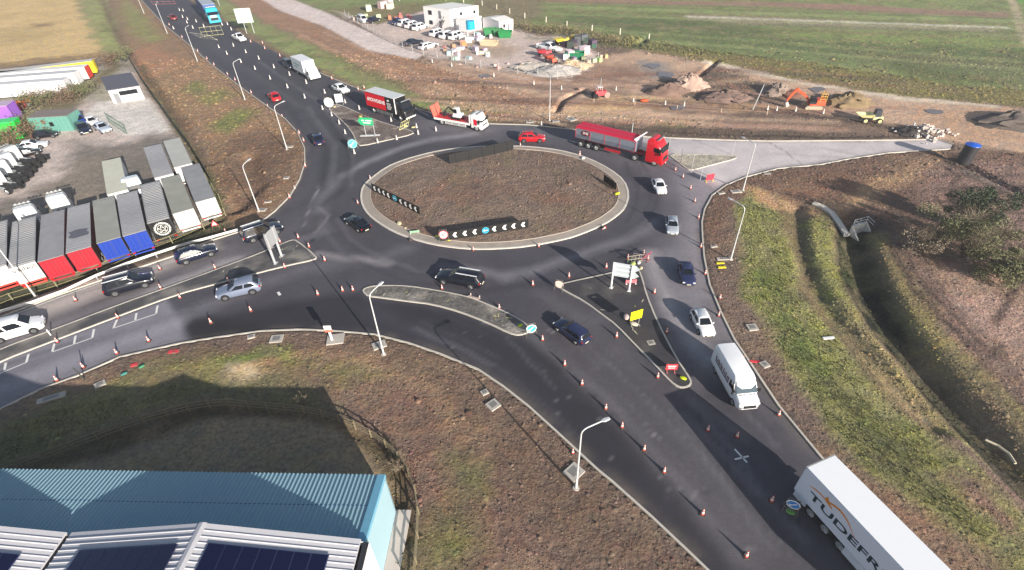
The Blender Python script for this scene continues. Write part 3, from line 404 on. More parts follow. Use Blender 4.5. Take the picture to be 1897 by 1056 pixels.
for a_, b_ in (((1109,588),(1085,598)),((1128,900),(1180,868)),((920,600),(905,640)),((1240,940),(1330,905)),((1330,820),(1520,1010)),((1290,760),(1370,900)),((1020,640),(1140,780)),((700,600),(690,615)),((350,560),(372,634)),((985,545),(1060,600)),((1310,636),(1360,632)),((770,236),(800,262)),((560,436),(600,470))): RS.append((GP([a_, b_]), lin((38, 37, 42)), .05, .6, .12))
for _ in range(60):
    a_ = np.array([_q.uniform(700, 1400), 0]); u = _q.random(); b_ = G(_q.uniform(640, 1000)+u*420, 590+u*420); d_ = np.array([_q.uniform(-.6, .6), _q.uniform(-.6, .6)]); RS.append((np.array([b_, b_+d_]), lin((150, 148, 150)), .04, _q.uniform(.3, .8), .08))
def road_col(X, Y):
    c = np.tile(lin((74,72,79)), (len(X), 1)); jx, jy = fbm(X, Y, 5., 31), fbm(X, Y, 5., 77)
    for pl, col, so_, jit in RZ:
        d = sdp(X+jx*jit, Y+jy*jit, pl); a = np.clip(.5-d/(2*so_), 0, 1)[:, None]; c = c*(1-a)+col*a
    paint(c, X, Y, RS); c = c*np.array([1.0, .99, 1.02]); d = -sdp(X, Y, ROAD); a = (np.clip(1-d/1.1, 0, 1)*np.clip(.55+fbm(X, Y, 1.6, 21)*1.2, 0, 1)*.55)[:, None]; c = c*(1-a)+lin((112,102,92))*a
    return c*(1+.12*fbm(X, Y, 9., 8)[:, None]+.10*fbm(X, Y, 1.8, 18)[:, None]), np.full(len(X), .3)
snapmesh('road', ROAD, .4, lambda X, Y, d: X*0, road_col, M_ROAD)
# ------------------------------------------------------------------ kerbs and islands
def kerb(name, pts, wd=.2, h=.12, closed=False, side=1, m=KERB, z0=-.05, label=None):
    p = np.array(pts); n = len(p); rings = []
    for i in range(n):
        a = p[(i-1) % n] if closed or i else p[i]; b = p[(i+1) % n] if closed or i < n-1 else p[i]; e = (b-a)/(np.linalg.norm(b-a)+1e-9); nn = np.array([-e[1], e[0]])*side
        q = p[i]+nn*wd; rings.append([(p[i][0], p[i][1], z0), (p[i][0], p[i][1], h), (q[0], q[1], h), (q[0], q[1], z0)])
    if closed: rings.append(rings[0])
    mb = MB(); mb.loft(rings, cap=not closed); return tag(obj(name, mb.mesh(name, m)), kind='structure')
def wind(p): return 1 if np.sum(p[:, 0]*np.roll(p[:, 1], -1)-np.roll(p[:, 0], -1)*p[:, 1]) > 0 else -1
sd_ = -wind(ROAD)
for a, b in ((0, 21), (22, 44), (44, 64), (65, 79)): kerb('kerb', ROAD[a:b+1], .18, side=sd_)
RB = GP(smooth_poly(RB_PX, True, 1)); ws = wind(RB)
kerb('roundabout_kerb', RB, .28, .13, True, ws, mat((205,198,188), .8, var=.2, scale=1.))
AP = offset(RB, .28); IN = offset(RB, 1.42)
mb = MB(); n = len(RB); mb.add([(*p, .10) for p in AP]+[(*p, .15) for p in IN], [(k, (k+1) % n, n+(k+1) % n, n+k) for k in range(n)]); tag(obj('roundabout_apron', mb.mesh('roundabout_apron', mat((158,148,138), .9, var=.3, scale=.6, bump=.3))), kind='structure')
kerb('roundabout_inner_kerb', IN, .12, .19, True, ws, mat((190,176,162), .9))
def rb_col(X, Y):
    c = np.tile(lin((126,107,94)), (len(X), 1)); c = c*(1+.25*fbm(X, Y, 5, 3)[:, None]); a = np.clip(fbm(X, Y, 7, 41)*1.6, 0, 1)[:, None]; c = c*(1-a)+lin((130,98,82))*a
    a = np.clip(fbm(X, Y, 4, 61)*1.3-.3, 0, .5)[:, None]; c = c*(1-a)+lin((118,106,82))*a; return c, np.full(len(X), .9)
snapmesh('roundabout_soil', offset(RB, 1.54), .4, lambda X, Y, d: .13+np.clip(-d/6, 0, 1)*.3+fbm(X, Y, 4, 5)*.08+fbm(X, Y, 1.2, 6)*.05*np.clip(-d, 0, 1), rb_col, M_SOIL)
MAR = {'north-west': (116,104,98), 'west': (78,77,79), 'south': (104,101,98), 'south-east': (62,60,64), 'north-east': (176,168,152)}
for nm, px in ISL.items():
    P = GP(smooth_poly(px, True, 1)); wk = wind(P); kerb('island_kerb', P, .17, .12, True, wk)
    base = lin(MAR[nm]); sg = {'north-west': 1.3, 'west': .8, 'south': 1.2, 'south-east': .35, 'north-east': .3}[nm]
    def ic(X, Y, base=base, sg=sg):
        a = np.clip(fbm(X, Y, 2.2, 14)*1.8, 0, 1)[:, None]*sg*.5; c = base*(1-a)+lin((176,168,158))*a; return c*(1+.2*fbm(X, Y, .8, 3)[:, None]), np.full(len(X), .5)
    snapmesh('traffic_island', offset(P, .16), .35, lambda X, Y, d: X*0+.10+.02*fbm(X, Y, 1.5, 3), ic, M_ROAD if nm in ('west', 'south-east') else M_SOIL)
# site paint, puddles
_q = random.Random(3); PM = [mat((196,190,170), .8, var=.3, scale=6), mat((176,168,110), .8, var=.3, scale=6)]
for nm_, (x0, x1, y0, y1), nn_ in (('south-east', (1040,1270,505,705), 60), ('south', (690,970,532,616), 70), ('west', (330,580,450,545), 34)):
    PI_ = offset(GP(ISL[nm_]), .6); mb = MB(); k = 0
    while k < nn_:
        p = G(_q.uniform(x0, x1), _q.uniform(y0, y1)); k += 1
        if sdp(np.array([p[0]]), np.array([p[1]]), PI_)[0] > 0: continue
        a = _q.uniform(0, PI); l, w_ = _q.uniform(.1, .55), _q.uniform(.03, .12); e = np.array([math.cos(a), math.sin(a)])*l; n_ = np.array([-math.sin(a), math.cos(a)])*w_; mb.cur = _q.choice((0, 0, 1)); mb.add([(*(p-e), .135), (*(p+n_), .135), (*(p+e), .135), (*(p-n_*.6), .135)], [(0, 1, 2, 3)])
    tag(obj('paint_marks', mb.mesh('paint_marks', PM)), kind='structure')
PUD = mat((118,106,102), .12, var=.2)
for px_ in ([(1188,119),(1205,116),(1222,120),(1226,126),(1212,130),(1194,127)], [(1205,136),(1225,132),(1250,135),(1254,142),(1236,147),(1212,146)], [(1494,166),(1512,160),(1530,164),(1528,172),(1506,176)], [(880,140),(896,137),(912,141),(906,146),(888,145)], [(1238,196),(1262,194),(1278,200),(1264,206),(1242,205)], [(1712,204),(1735,202),(1760,208),(1740,214),(1716,211)]):
    P_ = GP(smooth_poly(px_, True, 3)); c0 = P_.mean(0); P_ = c0+(P_-c0)*(1+.55*fbm(P_[:, 0], P_[:, 1], 2.2, 9, 2))[:, None]*.8; mb = MB(); mb.add([(*q, .15) for q in P_], [tuple(range(len(P_)))]); tag(obj('water', mb.mesh('water', PUD)), kind='structure')
# worn white paint
MARK = mat((225,225,222), .7, var=.15, scale=5)
def line_mark(pts, wd=.13, name='road_marking'):
    p = GP(pts); mb = MB()
    for a, b in zip(p[:-1], p[1:]):
        e = (b-a)/np.linalg.norm(b-a); n_ = np.array([-e[1], e[0]])*wd/2; mb.add([(*(a-n_), .006), (*(b-n_), .006), (*(b+n_), .006), (*(a+n_), .006)], [(0, 1, 2, 3)])
    return tag(obj(name, mb.mesh(name, MARK)), kind='structure')
for l in ([(210,608),(291,581)],[(97,652),(171,626)],[(-20,700),(50,671)]): line_mark(l)
for l in ([(210,608),(217,592)],[(250,596),(253,580)],[(289,582),(292,566)],[(97,651),(101,636)],[(137,638),(140,622)],[(171,626),(174,610)],[(49,671),(53,656)],[(8,686),(11,672)]): line_mark(l, .22)
line_mark([(1361,832),(1384,857)], .15); line_mark([(1361,851),(1387,845)], .15); line_mark([(0,592),(60,570),(110,551),(240,505),(390,447)], .1)
line_mark([(515,541),(519,547)], .3)
# ------------------------------------------------------------------ cars
def wheel(parent, x, y, r=.33, wd=.22, simple=False, rim=RIM):
    key = ('wheel', r, wd); s = 1 if y > 0 else -1
    if key not in _T:
        mb = MB(); mb.tube((0, -wd/2, 0), (0, wd/2, 0), r, r, 18); t = mb.mesh('wheel', TYRE, 40)
        mb = MB(); mb.tube((0, -.02, 0), (0, .02, 0), r*.66, r*.62, 14)
        for k in range(5):
            a = 2*PI*k/5; mb.tube((0, .02, 0), (math.cos(a)*r*.6, .025, math.sin(a)*r*.6), r*.1, r*.07, 5)
        _T[key] = (t, mb.mesh('rim', rim, 40))
    o = obj('wheel', _T[key][0], parent, (x, y, r))
    obj('rim', _T[key][1], o, (0, s*wd*.5, 0), PI if s < 0 else 0)
def bez(st, t):
    for (a, b) in zip(st[:-1], st[1:]):
        if a[0] <= t <= b[0]:
            u = (t-a[0])/(b[0]-a[0]); return [x+(y-x)*u for x, y in zip(a, b)]
    return list(st[-1])
KIND = {  # L, W, H, belt scale, greenhouse base (rear, front), top (rear, front)
 'hatch': (4.2, 1.8, 1.47, 1.0, (-.485, .22), (-.36, .02)), 'saloon': (4.6, 1.82, 1.44, .98, (-.37, .21), (-.20, .02)), 'estate': (4.75, 1.83, 1.48, 1.0, (-.49, .21), (-.42, .03)),
 'suv': (4.8, 1.95, 1.78, 1.16, (-.49, .23), (-.43, .07)), 'pickup': (5.3, 1.9, 1.8, 1.12, (-.12, .24), (-.08, .10)), 'mpv': (4.5, 1.85, 1.85, 1.12, (-.495, .30), (-.47, .13))}
def car(label, fr, rr, kind, rgb, group=None, cat='car', roof_bars=False, L=None, extra=None, ctr=None):
    p, q = (G(*fr), G(*rr)); d = p-q; m = (p+q)/2; hd = math.atan2(d[1], d[0]); l0, W, H, bs, gb, gt = KIND[kind]; l1 = np.hypot(*d); sc = min(max(l1/l0, .9), 1.25) if L is None else L/l0
    name = {'car': 'car', 'van': 'van', 'pickup': 'pickup_truck'}.get(cat, 'car')
    t = thing(name, label, cat, (m[0], m[1], zt(m)), hd, group, (sc, min(max(sc, .92), 1.12), min(max(sc, .92), 1.12)))
    key = ('car', kind, tuple(rgb)); pm = mat(rgb, .32, .15 if sum(rgb) < 500 else 0, .7, .03)
    if key not in _T:
        st = [(-.5, .80, .36, .86), (-.49, .90, .26, .93), (-.43, .97, .2, .97 if kind != 'pickup' else .9), (-.3, 1, .18, .97), (-.1, 1, .18, .96), (.12, 1, .18, .95), (.22, .99, .18, .925), (.34, .97, .18, .86), (.44, .91, .2, .76), (.485, .82, .24, .66), (.5, .70, .32, .54)]
        rings = []
        for i in range(25):
            t_ = -.5+i/24; _, wf, zb, zs = bez(st, t_); zs *= bs; w_ = wf*W/2; x = t_*l0
            if kind == 'pickup' and -.47 < t_ < -.14: rings_top = zs-.38
            half = [(0, zb), (w_*.86, zb), (w_*.98, zb+.14), (w_, zb+(zs-zb)*.5), (w_*.985, zs*.84), (w_*.93, zs-.05), (w_*.84, zs), (w_*.4, zs+.025)]
            if kind == 'pickup' and -.46 < t_ < -.14: half = half[:6]+[(w_*.90, zs), (w_*.86, zs-.4)]
            ring = [(x, y, z) for y, z in half]+[(x, 0, half[-1][1]+.005)]+[(x, -y, z) for y, z in half[:0:-1]]; rings.append(ring)
        mb = MB(); mb.loft(rings); body = mb.mesh('body', pm, 38)
        zb_ = .95*bs; bw = W*.455; tw = W*.36
        def gh(u, v, o=0.):  # point on the greenhouse shell: u 0 rear..1 front, v 0 belt..1 roof
            xa = gb[0]+(gb[1]-gb[0])*u; xb = gt[0]+(gt[1]-gt[0])*u; return ((xa+(xb-xa)*v)*l0, (bw+(tw-bw)*v+o), zb_-.03+(H-zb_)*(v**.92))
        rings = []
        for v in (0, .5, .82, 1):
            ring = []
            for u, f in ((0, .86), (.06, 1), (.3, 1.02), (.6, 1.03), (.92, 1), (1, .84)):
                x, y, z = gh(u, v); ring.append((x, y*f, z+(0 if v < .9 else (.035 if .1 < u < .9 else 0))))
            rings.append(ring+[(x, -y, z) for x, y, z in ring[::-1]])
        mb = MB(); mb.loft(rings); n0 = len(mb.v)
        if kind != 'pickup': mb.loft([[(gt[0]*l0*.95, y, H-.01), (gt[1]*l0*.9, y, H-.01), (gt[1]*l0*.8, y*.8, H+.05), (gt[0]*l0*.9, y*.8, H+.05)] for y in (-tw*.8, 0, tw*.8)])
        cabin = mb.mesh('cabin', pm, 50)
        # glass
        gl = []
        for s in (1, -1):
            for (u0, u1) in (((.1, .47), (.51, .9)) if kind not in ('pickup',) else ((.12, .5), (.54, .9))):
                mb = MB(); pts = [gh(u0, .12), gh(u1, .12), gh(u1-.015, .84), gh(u0+.02, .84)]; pts = [(x, s*(y*1.03+.015), z) for x, y, z in pts]; mb.plate(pts, (0, s, .3), .012); gl.append(('side_window', mb.mesh('side_window', GLASS)))
        for u, nm, sg in ((1, 'windscreen', 1), (0, 'rear_window', -1)):
            mb = MB(); pts = []
            for v, f in ((.1, .82), (.9, .80)):
                x, y, z = gh(u, v); pts += [(x+sg*.012, y*f, z+.01), (x+sg*.012, -y*f, z+.01)]
            mb.plate([pts[0], pts[1], pts[3], pts[2]], (sg*.6, 0, .6), .014); gl.append((nm, mb.mesh(nm, GLASS)))
        lights = []
        for s in (1, -1):
            mb = MB(); mb.box(l0*.455, l0*.482, s*W*.27, s*W*.42, .60*bs, .72*bs); lights.append(('headlight', mb.mesh('headlight', LIGHTL)))
            mb = MB(); mb.box(-l0*.497, -l0*.47, s*W*.34, s*W*.44, .70*bs, .88*bs); lights.append(('tail_light', mb.mesh('tail_light', REDL)))
            mb = MB(); mb.box(l0*.13, l0*.16, s*W*.47, s*W*.56, .95*bs, 1.08*bs, .01, .01); lights.append(('mirror', mb.mesh('mirror', pm)))
            mb = MB()
            for x in (-.3, .3): mb = MB(); mb.tube((x*l0, s*(W/2-.12), .36), (x*l0, s*(W/2+.004), .36), .40, .40, 16); lights.append(('wheel_arch', mb.mesh('wheel_arch', BLACK)))
        mb = MB(); mb.box(l0*.478, l0*.503, -W*.27, W*.27, .34, .50); lights.append(('grille', mb.mesh('grille', BLACK)))
        
        for x in (.5, -.507): mb = MB(); mb.box(l0*x, l0*(x+.007), -.26, .26, .40, .50); lights.append(('number_plate', mb.mesh('number_plate', mat((215,210,190), .5))))
        _T[key] = (body, cabin, gl, lights)
    body, cabin, gl, lights = _T[key]; obj('body', body, t); c_ = obj('cabin', cabin, t)
    for nm, me in gl: obj(nm, me, c_)
    for nm, me in lights: obj(nm, me, t)
    for x in (-.3, .3):
        for s in (1, -1): wheel(t, x*l0, s*(W/2-.1), .34 if kind != 'suv' else .38)
    if roof_bars:
        for s in (-1, 1):
            mb = MB(); mb.box(gt[0]*l0, gt[1]*l0, s*tw*.82-.05, s*tw*.82+.05, H+.05, H+.1); obj('roof_bar', mb.mesh('roof_bar', mat((215,220,225), .35)), t)
    return t
WC, SV, NV, BK, DB, RD = (228,230,234), (150,156,166), (26,32,58), (16,17,22), (34,44,74), (168,20,26)
car('black estate SUV heading west round the south side of the roundabout', (811,515), (895,530), 'estate', (22,24,36), roof_bars=True)
car('silver-blue hatchback with pale flank leaving along the west exit lane', (403,552), (486,533), 'hatch', (120,130,152))
car('black SUV with silver roof rails in the west entry lane below the blue-ended trailers', (289,520), (198,546), 'suv', (18,22,36), roof_bars=True)
car('black hatchback in the west entry lane behind the ladder-racked vehicle', (405,464), (329,489), 'hatch', (22,30,54))
car('white small van cut by the left edge of the picture', (88,602), (-14,632), 'mpv', WC, cat='van')
car('dark vehicle with two white roof racks passing the big sign on the west island', (525,424), (452,449), 'suv', (24,30,46), roof_bars=True)
car('black saloon on the west side of the roundabout beside the angled chevron board', (647,409), (681,431), 'saloon', (15,17,26))
car('dark blue saloon leaving up the north-west road beside the island tip', (587,253), (594,273), 'saloon', (22,30,66), L=4.7)
car('red car driving away up the north-west road past a lamp post', (503,178), (516,191), 'hatch', (190,24,40), L=4.7)
car('tiny dark red car far up the north-west road', (315,33), (326,39), 'hatch', (120,30,44), L=5.4)
car('white pickup truck beside the coned works on the far road', (455,79), (434,70), 'pickup', WC, cat='pickup', L=7)
car('dark blue car close behind the white box van', (549,132), (529,120), 'suv', (28,34,52), L=5.6)
car('white saloon with dark glass following the white box van', (647,176), (618,163), 'saloon', WC, L=5.4)
car('bright red hatchback on the north side of the roundabout ahead of the tipper', (1010,261), (961,261), 'hatch', (200,18,34))
car('white car nearest the red tipper cab on the east side of the roundabout', (1226,363), (1214,339), 'saloon', WC, 'cars leaving by the south-east road')
car('silver hatchback third from the bottom in the queue leaving the roundabout', (1245,438), (1243,411), 'hatch', (158,166,178), 'cars leaving by the south-east road')
car('dark blue saloon beside the east kerb opposite the lamp post', (1275,532), (1266,494), 'saloon', (44,50,88), 'cars leaving by the south-east road')
car('white hatchback just ahead of the white panel van', (1311,626), (1289,584), 'hatch', WC, 'cars leaving by the south-east road')
car('dark blue estate with grey tail entering towards the roundabout from the south-east', (1032,601), (1086,639), 'estate', (38,46,78))
# ------------------------------------------------------------------ panel van
def placer(fr, rr, l0, sc=None, lim=(.9, 1.25)):
    p, q = G(*fr), G(*rr); d = p-q; m = (p+q)/2; l1 = np.hypot(*d); s = min(max(l1/l0, lim[0]), lim[1]) if sc is None else sc
    return (m[0], m[1], 0), math.atan2(d[1], d[0]), s
loc, rz, s = placer((1384,763), (1334,673), 5.9)
t = thing('panel_van', 'white long-wheelbase panel van with blue lettering on its side heading down the south-east lane', 'van', loc, rz, None, (s*1.04, 1.08, 1.05)); pm = mat((232,234,238), .35, 0, .5, .03)
st = [(-2.95, .86, .5, 2.42), (-2.9, .97, .38, 2.5), (-1.5, 1., .34, 2.56), (.8, 1., .34, 2.54), (1.15, .99, .34, 2.42), (1.5, .98, .34, 2.06), (2.0, .97, .34, 1.42), (2.5, .95, .34, 1.2), (2.8, .86, .4, .98), (2.95, .7, .5, .72)]
rings = []
for x, wf, zb, zr in st:
    w_ = wf; h = [(0, zb), (w_*.93, zb), (w_, zb+.2), (w_, 1.0 if zr > 1.1 else zr*.8), (w_*(.96 if zr > 1.3 else .95), max(zr-.5, .7)), (w_*.88, zr-.12), (w_*.78, zr-.02), (w_*.4, zr+.02)]
    rings.append([(x, y, z) for y, z in h]+[(x, 0, zr+.02)]+[(x, -y, z) for y, z in h[:0:-1]])
mb = MB(); mb.loft(rings); obj('body', mb.mesh('body', pm, 35), t)
mb = MB(); mb.plate([(1.28, .80, 2.22), (1.28, -.80, 2.22), (2.0, -.86, 1.44), (2.0, .86, 1.44)], (.74, 0, .7), .03); obj('windscreen', mb.mesh('windscreen', mat((52,74,88), .08, 0, .3)), t)
for s_ in (1, -1):
    mb = MB(); mb.plate([(.75, s_*.985, 1.3), (1.85, s_*.975, 1.28), (1.35, s_*.91, 1.98), (.75, s_*.95, 1.98)], (0, s_, 0), .02); obj('side_window', mb.mesh('side_window', GLASS), t)
    mb = MB(); mb.box(2.62, 2.82, s_*.58, s_*.86, .84, 1.04); obj('headlight', mb.mesh('headlight', LIGHTL), t)
    mb = MB(); mb.box(1.75, 1.85, s_*1., s_*1.22, 1.25, 1.6); obj('mirror', mb.mesh('mirror', BLACK), t)
    mb = MB(); mb.box(-2.97, -2.9, s_*.8, s_*.92, .9, 1.6); obj('tail_light', mb.mesh('tail_light', REDL), t)
    for x in (-1.75, 1.95): wheel(t, x, s_*.88, .36)
mb = MB(); mb.box(2.82, 2.99, -.5, .5, .62, .86); obj('grille', mb.mesh('grille', DARK), t)
mb = MB(); mb.box(2.1, 2.16, -.7, -.15, 1.38, 1.41); mb.box(2.1, 2.16, .15, .7, 1.38, 1.41); obj('wiper', mb.mesh('wiper', BLACK), t)
BL = mat((44,40,96), .5); RDm = mat((96,36,66), .5)
mb = MB(); x = -2.1
for k, wd in enumerate((.22, .14, .08, .2, .1, .3, .16, .12, .2, .12, .22)):   # unreadable lettering: strokes only
    mb.box(x, x+.08, -1.02, -.998, 1.42+(k % 3)*.02, 1.92-(k % 2)*.14); mb.box(x, x+wd*.7, -1.02, -.998, 1.42, 1.50); mb.box(x, x+wd*.6, -1.02, -.998, 1.64, 1.71); x += wd+.09
obj('lettering', mb.mesh('lettering', RDm), t); mb = MB(); mb.box(-2.1, .6, -1.02, -.998, 1.26, 1.34); obj('lettering_underline', mb.mesh('lettering_underline', BL), t)
# ------------------------------------------------------------------ lorry pieces
def cab(parent, x, m, w_=2.45, h=3.6, ln=2.1, z0=.45, sleeper=True, screen=True, sub='cab'):
    # cab nose at +x
    st = [(0, .96, h-.1), (ln*.35, 1, h), (ln*.62, 1, h-.25), (ln*.8, .99, h-.9), (ln*.93, .97, h*.58), (ln, .93, h*.42)]
    rings = []
    for dx, wf, zr in st:
        y = w_/2*wf; hp = [(0, z0), (y*.95, z0), (y, z0+.3), (y, zr*.62), (y*.97, zr-.25), (y*.86, zr), (y*.4, zr+.03)]; rings.append([(x-ln+dx, a, b) for a, b in hp]+[(x-ln+dx, 0, zr+.03)]+[(x-ln+dx, -a, b) for a, b in hp[:0:-1]])
    mb = MB(); mb.loft(rings); c = obj(sub, mb.mesh(sub, m, 35), parent)
    yb = w_/2
    mb = MB(); mb.plate([(x-ln*.2+.02, yb*.88, h-.95), (x-ln*.2+.02, -yb*.88, h-.95), (x-ln*.05+.02, -yb*.9, h*.56), (x-ln*.05+.02, yb*.9, h*.56)], (1, 0, .3), .04); obj('windscreen', mb.mesh('windscreen', GLASS), c)
    for s in (1, -1):
        mb = MB(); mb.plate([(x-ln*.55, s*yb*1.0, h*.58), (x-ln*.16, s*yb*.99, h*.56), (x-ln*.28, s*yb*.99, h-.95), (x-ln*.55, s*yb, h-.95)], (0, s, 0), .02); obj('side_window', mb.mesh('side_window', GLASS), c)
        mb = MB(); mb.box(x-ln*.16, x-ln*.1, s*yb, s*(yb+.28), h*.5, h*.76); obj('mirror', mb.mesh('mirror', BLACK), c)
        mb = MB(); mb.box(x-.1, x+.03, s*yb*.6, s*yb*.9, .6, .8); obj('headlight', mb.mesh('headlight', LIGHTL), c)
    mb = MB(); mb.box(x-.08, x+.02, -yb*.62, yb*.62, .85, h*.4); obj('grille', mb.mesh('grille', DARK), c)
    mb = MB(); mb.box(x-.25, x+.06, -yb*.96, yb*.96, .35, .8); obj('bumper', mb.mesh('bumper', m), c)
    mb = MB(); mb.box(x-ln*.45, x-ln*.38, -yb*.8, yb*.8, h+.02, h+.12)
    for k in range(4): mb.box(x-ln*.4, x-ln*.34, -yb*.7+k*yb*.4, -yb*.5+k*yb*.4, h+.1, h+.22)
    obj('roof_light_bar', mb.mesh('roof_light_bar', STEEL), c)
    return c
def axles(parent, xs_, w_=2.45, r=.5):
    for x in xs_:
        for s in (1, -1): wheel(parent, x, s*(w_/2-.2), r, .34, rim=STEEL)
def chassis(parent, x0, x1, z=.95, m=DARK):
    mb = MB(); mb.box(x0, x1, -.5, -.38, z-.15, z+.15); mb.box(x0, x1, .38, .5, z-.15, z+.15)
    for k in range(6): x = x0+(x1-x0)*k/5; mb.box(x-.05, x+.05, -.38, .38, z-.1, z+.1)
    obj('chassis', mb.mesh('chassis', m), parent)
def side_guard(parent, x0, x1, w_=2.4, m=STEEL, n=3):
    for s in (1, -1):
        mb = MB()
        for k in range(n): mb.box(x0, x1, s*w_/2, s*(w_/2+.04), .45+.2*k, .53+.2*k)
        for k in range(4): x = x0+(x1-x0)*k/3; mb.box(x-.03, x+.03, s*(w_/2-.04), s*(w_/2), .42, .95)
        obj('side_guard', mb.mesh('side_guard', m), parent)
ROOFG = mat((158,158,162), .55, .1, 0, .16, 0, 1.2, ('X', 1.6)); ROOFR = mat((150,150,152), .55, .1, 0, .22, .4, 1.0, ('X', .6)); ROOFC = mat((196,196,180), .6, 0, 0, .18, .2, .6); ROOFW = mat((226,228,232), .45, 0, 0, .04)
def trailer(label, roof, side, doors, near_l, near_r, far_l, L=None, group='parked trailers in the lorry yard', rib=False, dcol2=None, wheels=True, hz=3.4, cap=None, capcol=None):
    # near_l / near_r / far_l: roof corners in the photo; +x of the trailer points away from its doors
    a, b, c = G(*near_l, hz), G(*near_r, hz), G(*far_l, hz); d = c-a; l1 = np.hypot(*d) if L is None else L; e = d/np.hypot(*d); n = np.array([e[1], -e[0]]); m = (a+b)/2
    W = 2.55; t = thing('parked_trailer', label, 'trailer', (m[0], m[1], 0), math.atan2(e[1], e[0]), group); x1 = l1; zb = 1.1; hz_ = hz
    sm = mat(side, .55, 0, .1, .12, 0, 1.5, ('X', .5)); mb = MB(); mb.box(.04, x1, -W/2, W/2, zb, hz-.03); obj('cargo_body', mb.mesh('cargo_body', sm, bevel=.03), t)
    mb = MB(); mb.box(-.02, x1+.02, -W/2-.02, W/2+.02, hz-.03, hz+.02)
    if rib:
        for k in range(int(l1/.55)): mb.box(.2+k*.55, .42+k*.55, -W/2*.96, W/2*.96, hz+.02, hz+.055, .04, .1)
    r_ = obj('roof', mb.mesh('roof', roof), t)
    if rib or roof in (ROOFG, ROOFR):
        mb = MB()
        for k in range(int(l1/.6)): mb.box(.3+k*.6, .34+k*.6, -W/2, W/2, hz+.02, hz+.035)
        obj('roof_bow', mb.mesh('roof_bow', mat((120,120,124), .6)), t)
    dm = mat(doors, .45, 0, .2, .06)
    for s in (1, -1):
        mb = MB(); mb.box(-.05, .04, .02*s, s*(W/2-.03), zb+.02, hz-.08)
        for k in (.35, .8): mb.tube((-.07, s*k, zb+.05), (-.07, s*k, hz-.1), .02, .02, 5)
        obj('rear_door', mb.mesh('rear_door', dm), t)
        mb = MB(); mb.box(-.06, .1, s*(W/2-.35), s*(W/2-.05), .72, .9); obj('tail_light', mb.mesh('tail_light', REDL), t)
    mb = MB(); mb.box(-.08, .2, -W/2, W/2, .92, zb+.02); mb.box(-.06, .02, -W/2*.9, W/2*.9, .5, .68); obj('rear_bumper', mb.mesh('rear_bumper', mat(dcol2 or doors, .6)), t)
    chassis(t, .3, x1-.3)
    if wheels: axles(t, (1.9, 3.2, 4.5))
    for s in (1, -1):
        mb = MB(); mb.box(x1-2.8, x1-2.65, s*.7, s*.82, 0, 1.); mb.box(x1-2.9, x1-2.55, s*.62, s*.9, 0, .05); obj('landing_leg', mb.mesh('landing_leg', DARK), t)
    return t
BEd, RDd, WHd = (22,56,150), (160,26,42), (206,206,208)
trailer('curtain trailer with red-edged white doors cut by the left edge of the yard row', ROOFR, (70,74,80), (220,218,216), (-38,502), (10,494), (-30,416), L=12.9, rib=True, dcol2=(196,60,50))
tv = trailer('grey ribbed-roof trailer with white lettered doors and a red bumper', ROOFR, (70,74,80), (226,224,222), (15,493), (65,488), (23,408), rib=True, dcol2=(200,70,60))
text_part('V.RINGS', .62, BLACK, tv, face_mat((-.085, 0, 2.85), (0, -1, 0)), 'lettering', .004, .01)
trailer('smooth grey-roofed trailer with red doors, left one of the red pair', mat((150,148,152), .55, .1, 0, .25, .3, .8, ('X', 1.6)), (120,60,66), RDd, (70,483), (118,475), (77,397))
tr = trailer('grey-roofed trailer with red doors and a dark patch on its roof', ROOFG, (96,50,48), RDd, (124,466), (167,460), (127,383))
mb = MB(); mb.prism([(3.4, -1.0), (4.0, -1.15), (4.6, -.8), (5.2, -1.1), (5.6, .2), (5.3, 1.1), (4.6, .8), (3.9, 1.1), (3.3, .5)], 3.44, 3.45); obj('roof_patch', mb.mesh('roof_patch', mat((92,90,100), .5)), tr)
trailer('grey-roofed trailer with blue doors, left one of the blue pair', mat((150,150,144), .6, 0, 0, .28, .3, .5, ('X', 1.6)), (86,84,88), BEd, (182,448), (221,442), (174,370))
trailer('grey-roofed trailer with blue doors beside the one with a black painted tail', ROOFG, (74,76,82), BEd, (228,435), (270,429), (216,360))
tk = trailer('ribbed-roof trailer with black tail bearing a round white emblem', ROOFR, (84,84,88), (20,20,22), (275,412), (312,406), (261,341), rib=True)
mb = MB()   # round emblem on the doors
def ringp(mb, r0, r1, cx, cz, n=28, a0=0, a1=2*PI, x=-.095):
    for k in range(n):
        t0 = a0+(a1-a0)*k/n; t1 = a0+(a1-a0)*(k+.86)/n; mb.add([(x, cx+r0*math.cos(t0), cz+r0*math.sin(t0)), (x, cx+r1*math.cos(t0), cz+r1*math.sin(t0)), (x, cx+r1*math.cos(t1), cz+r1*math.sin(t1)), (x, cx+r0*math.cos(t1), cz+r0*math.sin(t1))], [(0, 1, 2, 3)])
ringp(mb, .76, .86, 0, 2.22); ringp(mb, .56, .61, 0, 2.22, 40); ringp(mb, .93, .98, 0, 2.22, 9)
for k in range(5):
    a = PI/2+2*PI*k/5; b = a+4*PI/5; mb.plate([(-.095, .53*math.cos(a), 2.22+.53*math.sin(a)), (-.095, .53*math.cos(a+.12), 2.22+.53*math.sin(a+.12)), (-.095, .53*math.cos(b), 2.22+.53*math.sin(b)), (-.095, .53*math.cos(b-.12), 2.22+.53*math.sin(b-.12))], (-1, 0, 0), .004)
obj('emblem', mb.mesh('emblem', mat((225,225,222), .5)), tk)
trailer('trailer with a cream streaked roof and plain white doors, second from the yard corner', mat((150,150,140), .6, 0, 0, .3, .2, .5), (180,180,180), WHd, (320,394), (358,388), (298,330))
trailer('grey-roofed trailer with plain white doors at the yard corner', mat((142,142,144), .6, 0, 0, .3, .3, .6), (170,170,172), WHd, (362,373), (398,367), (336,309))
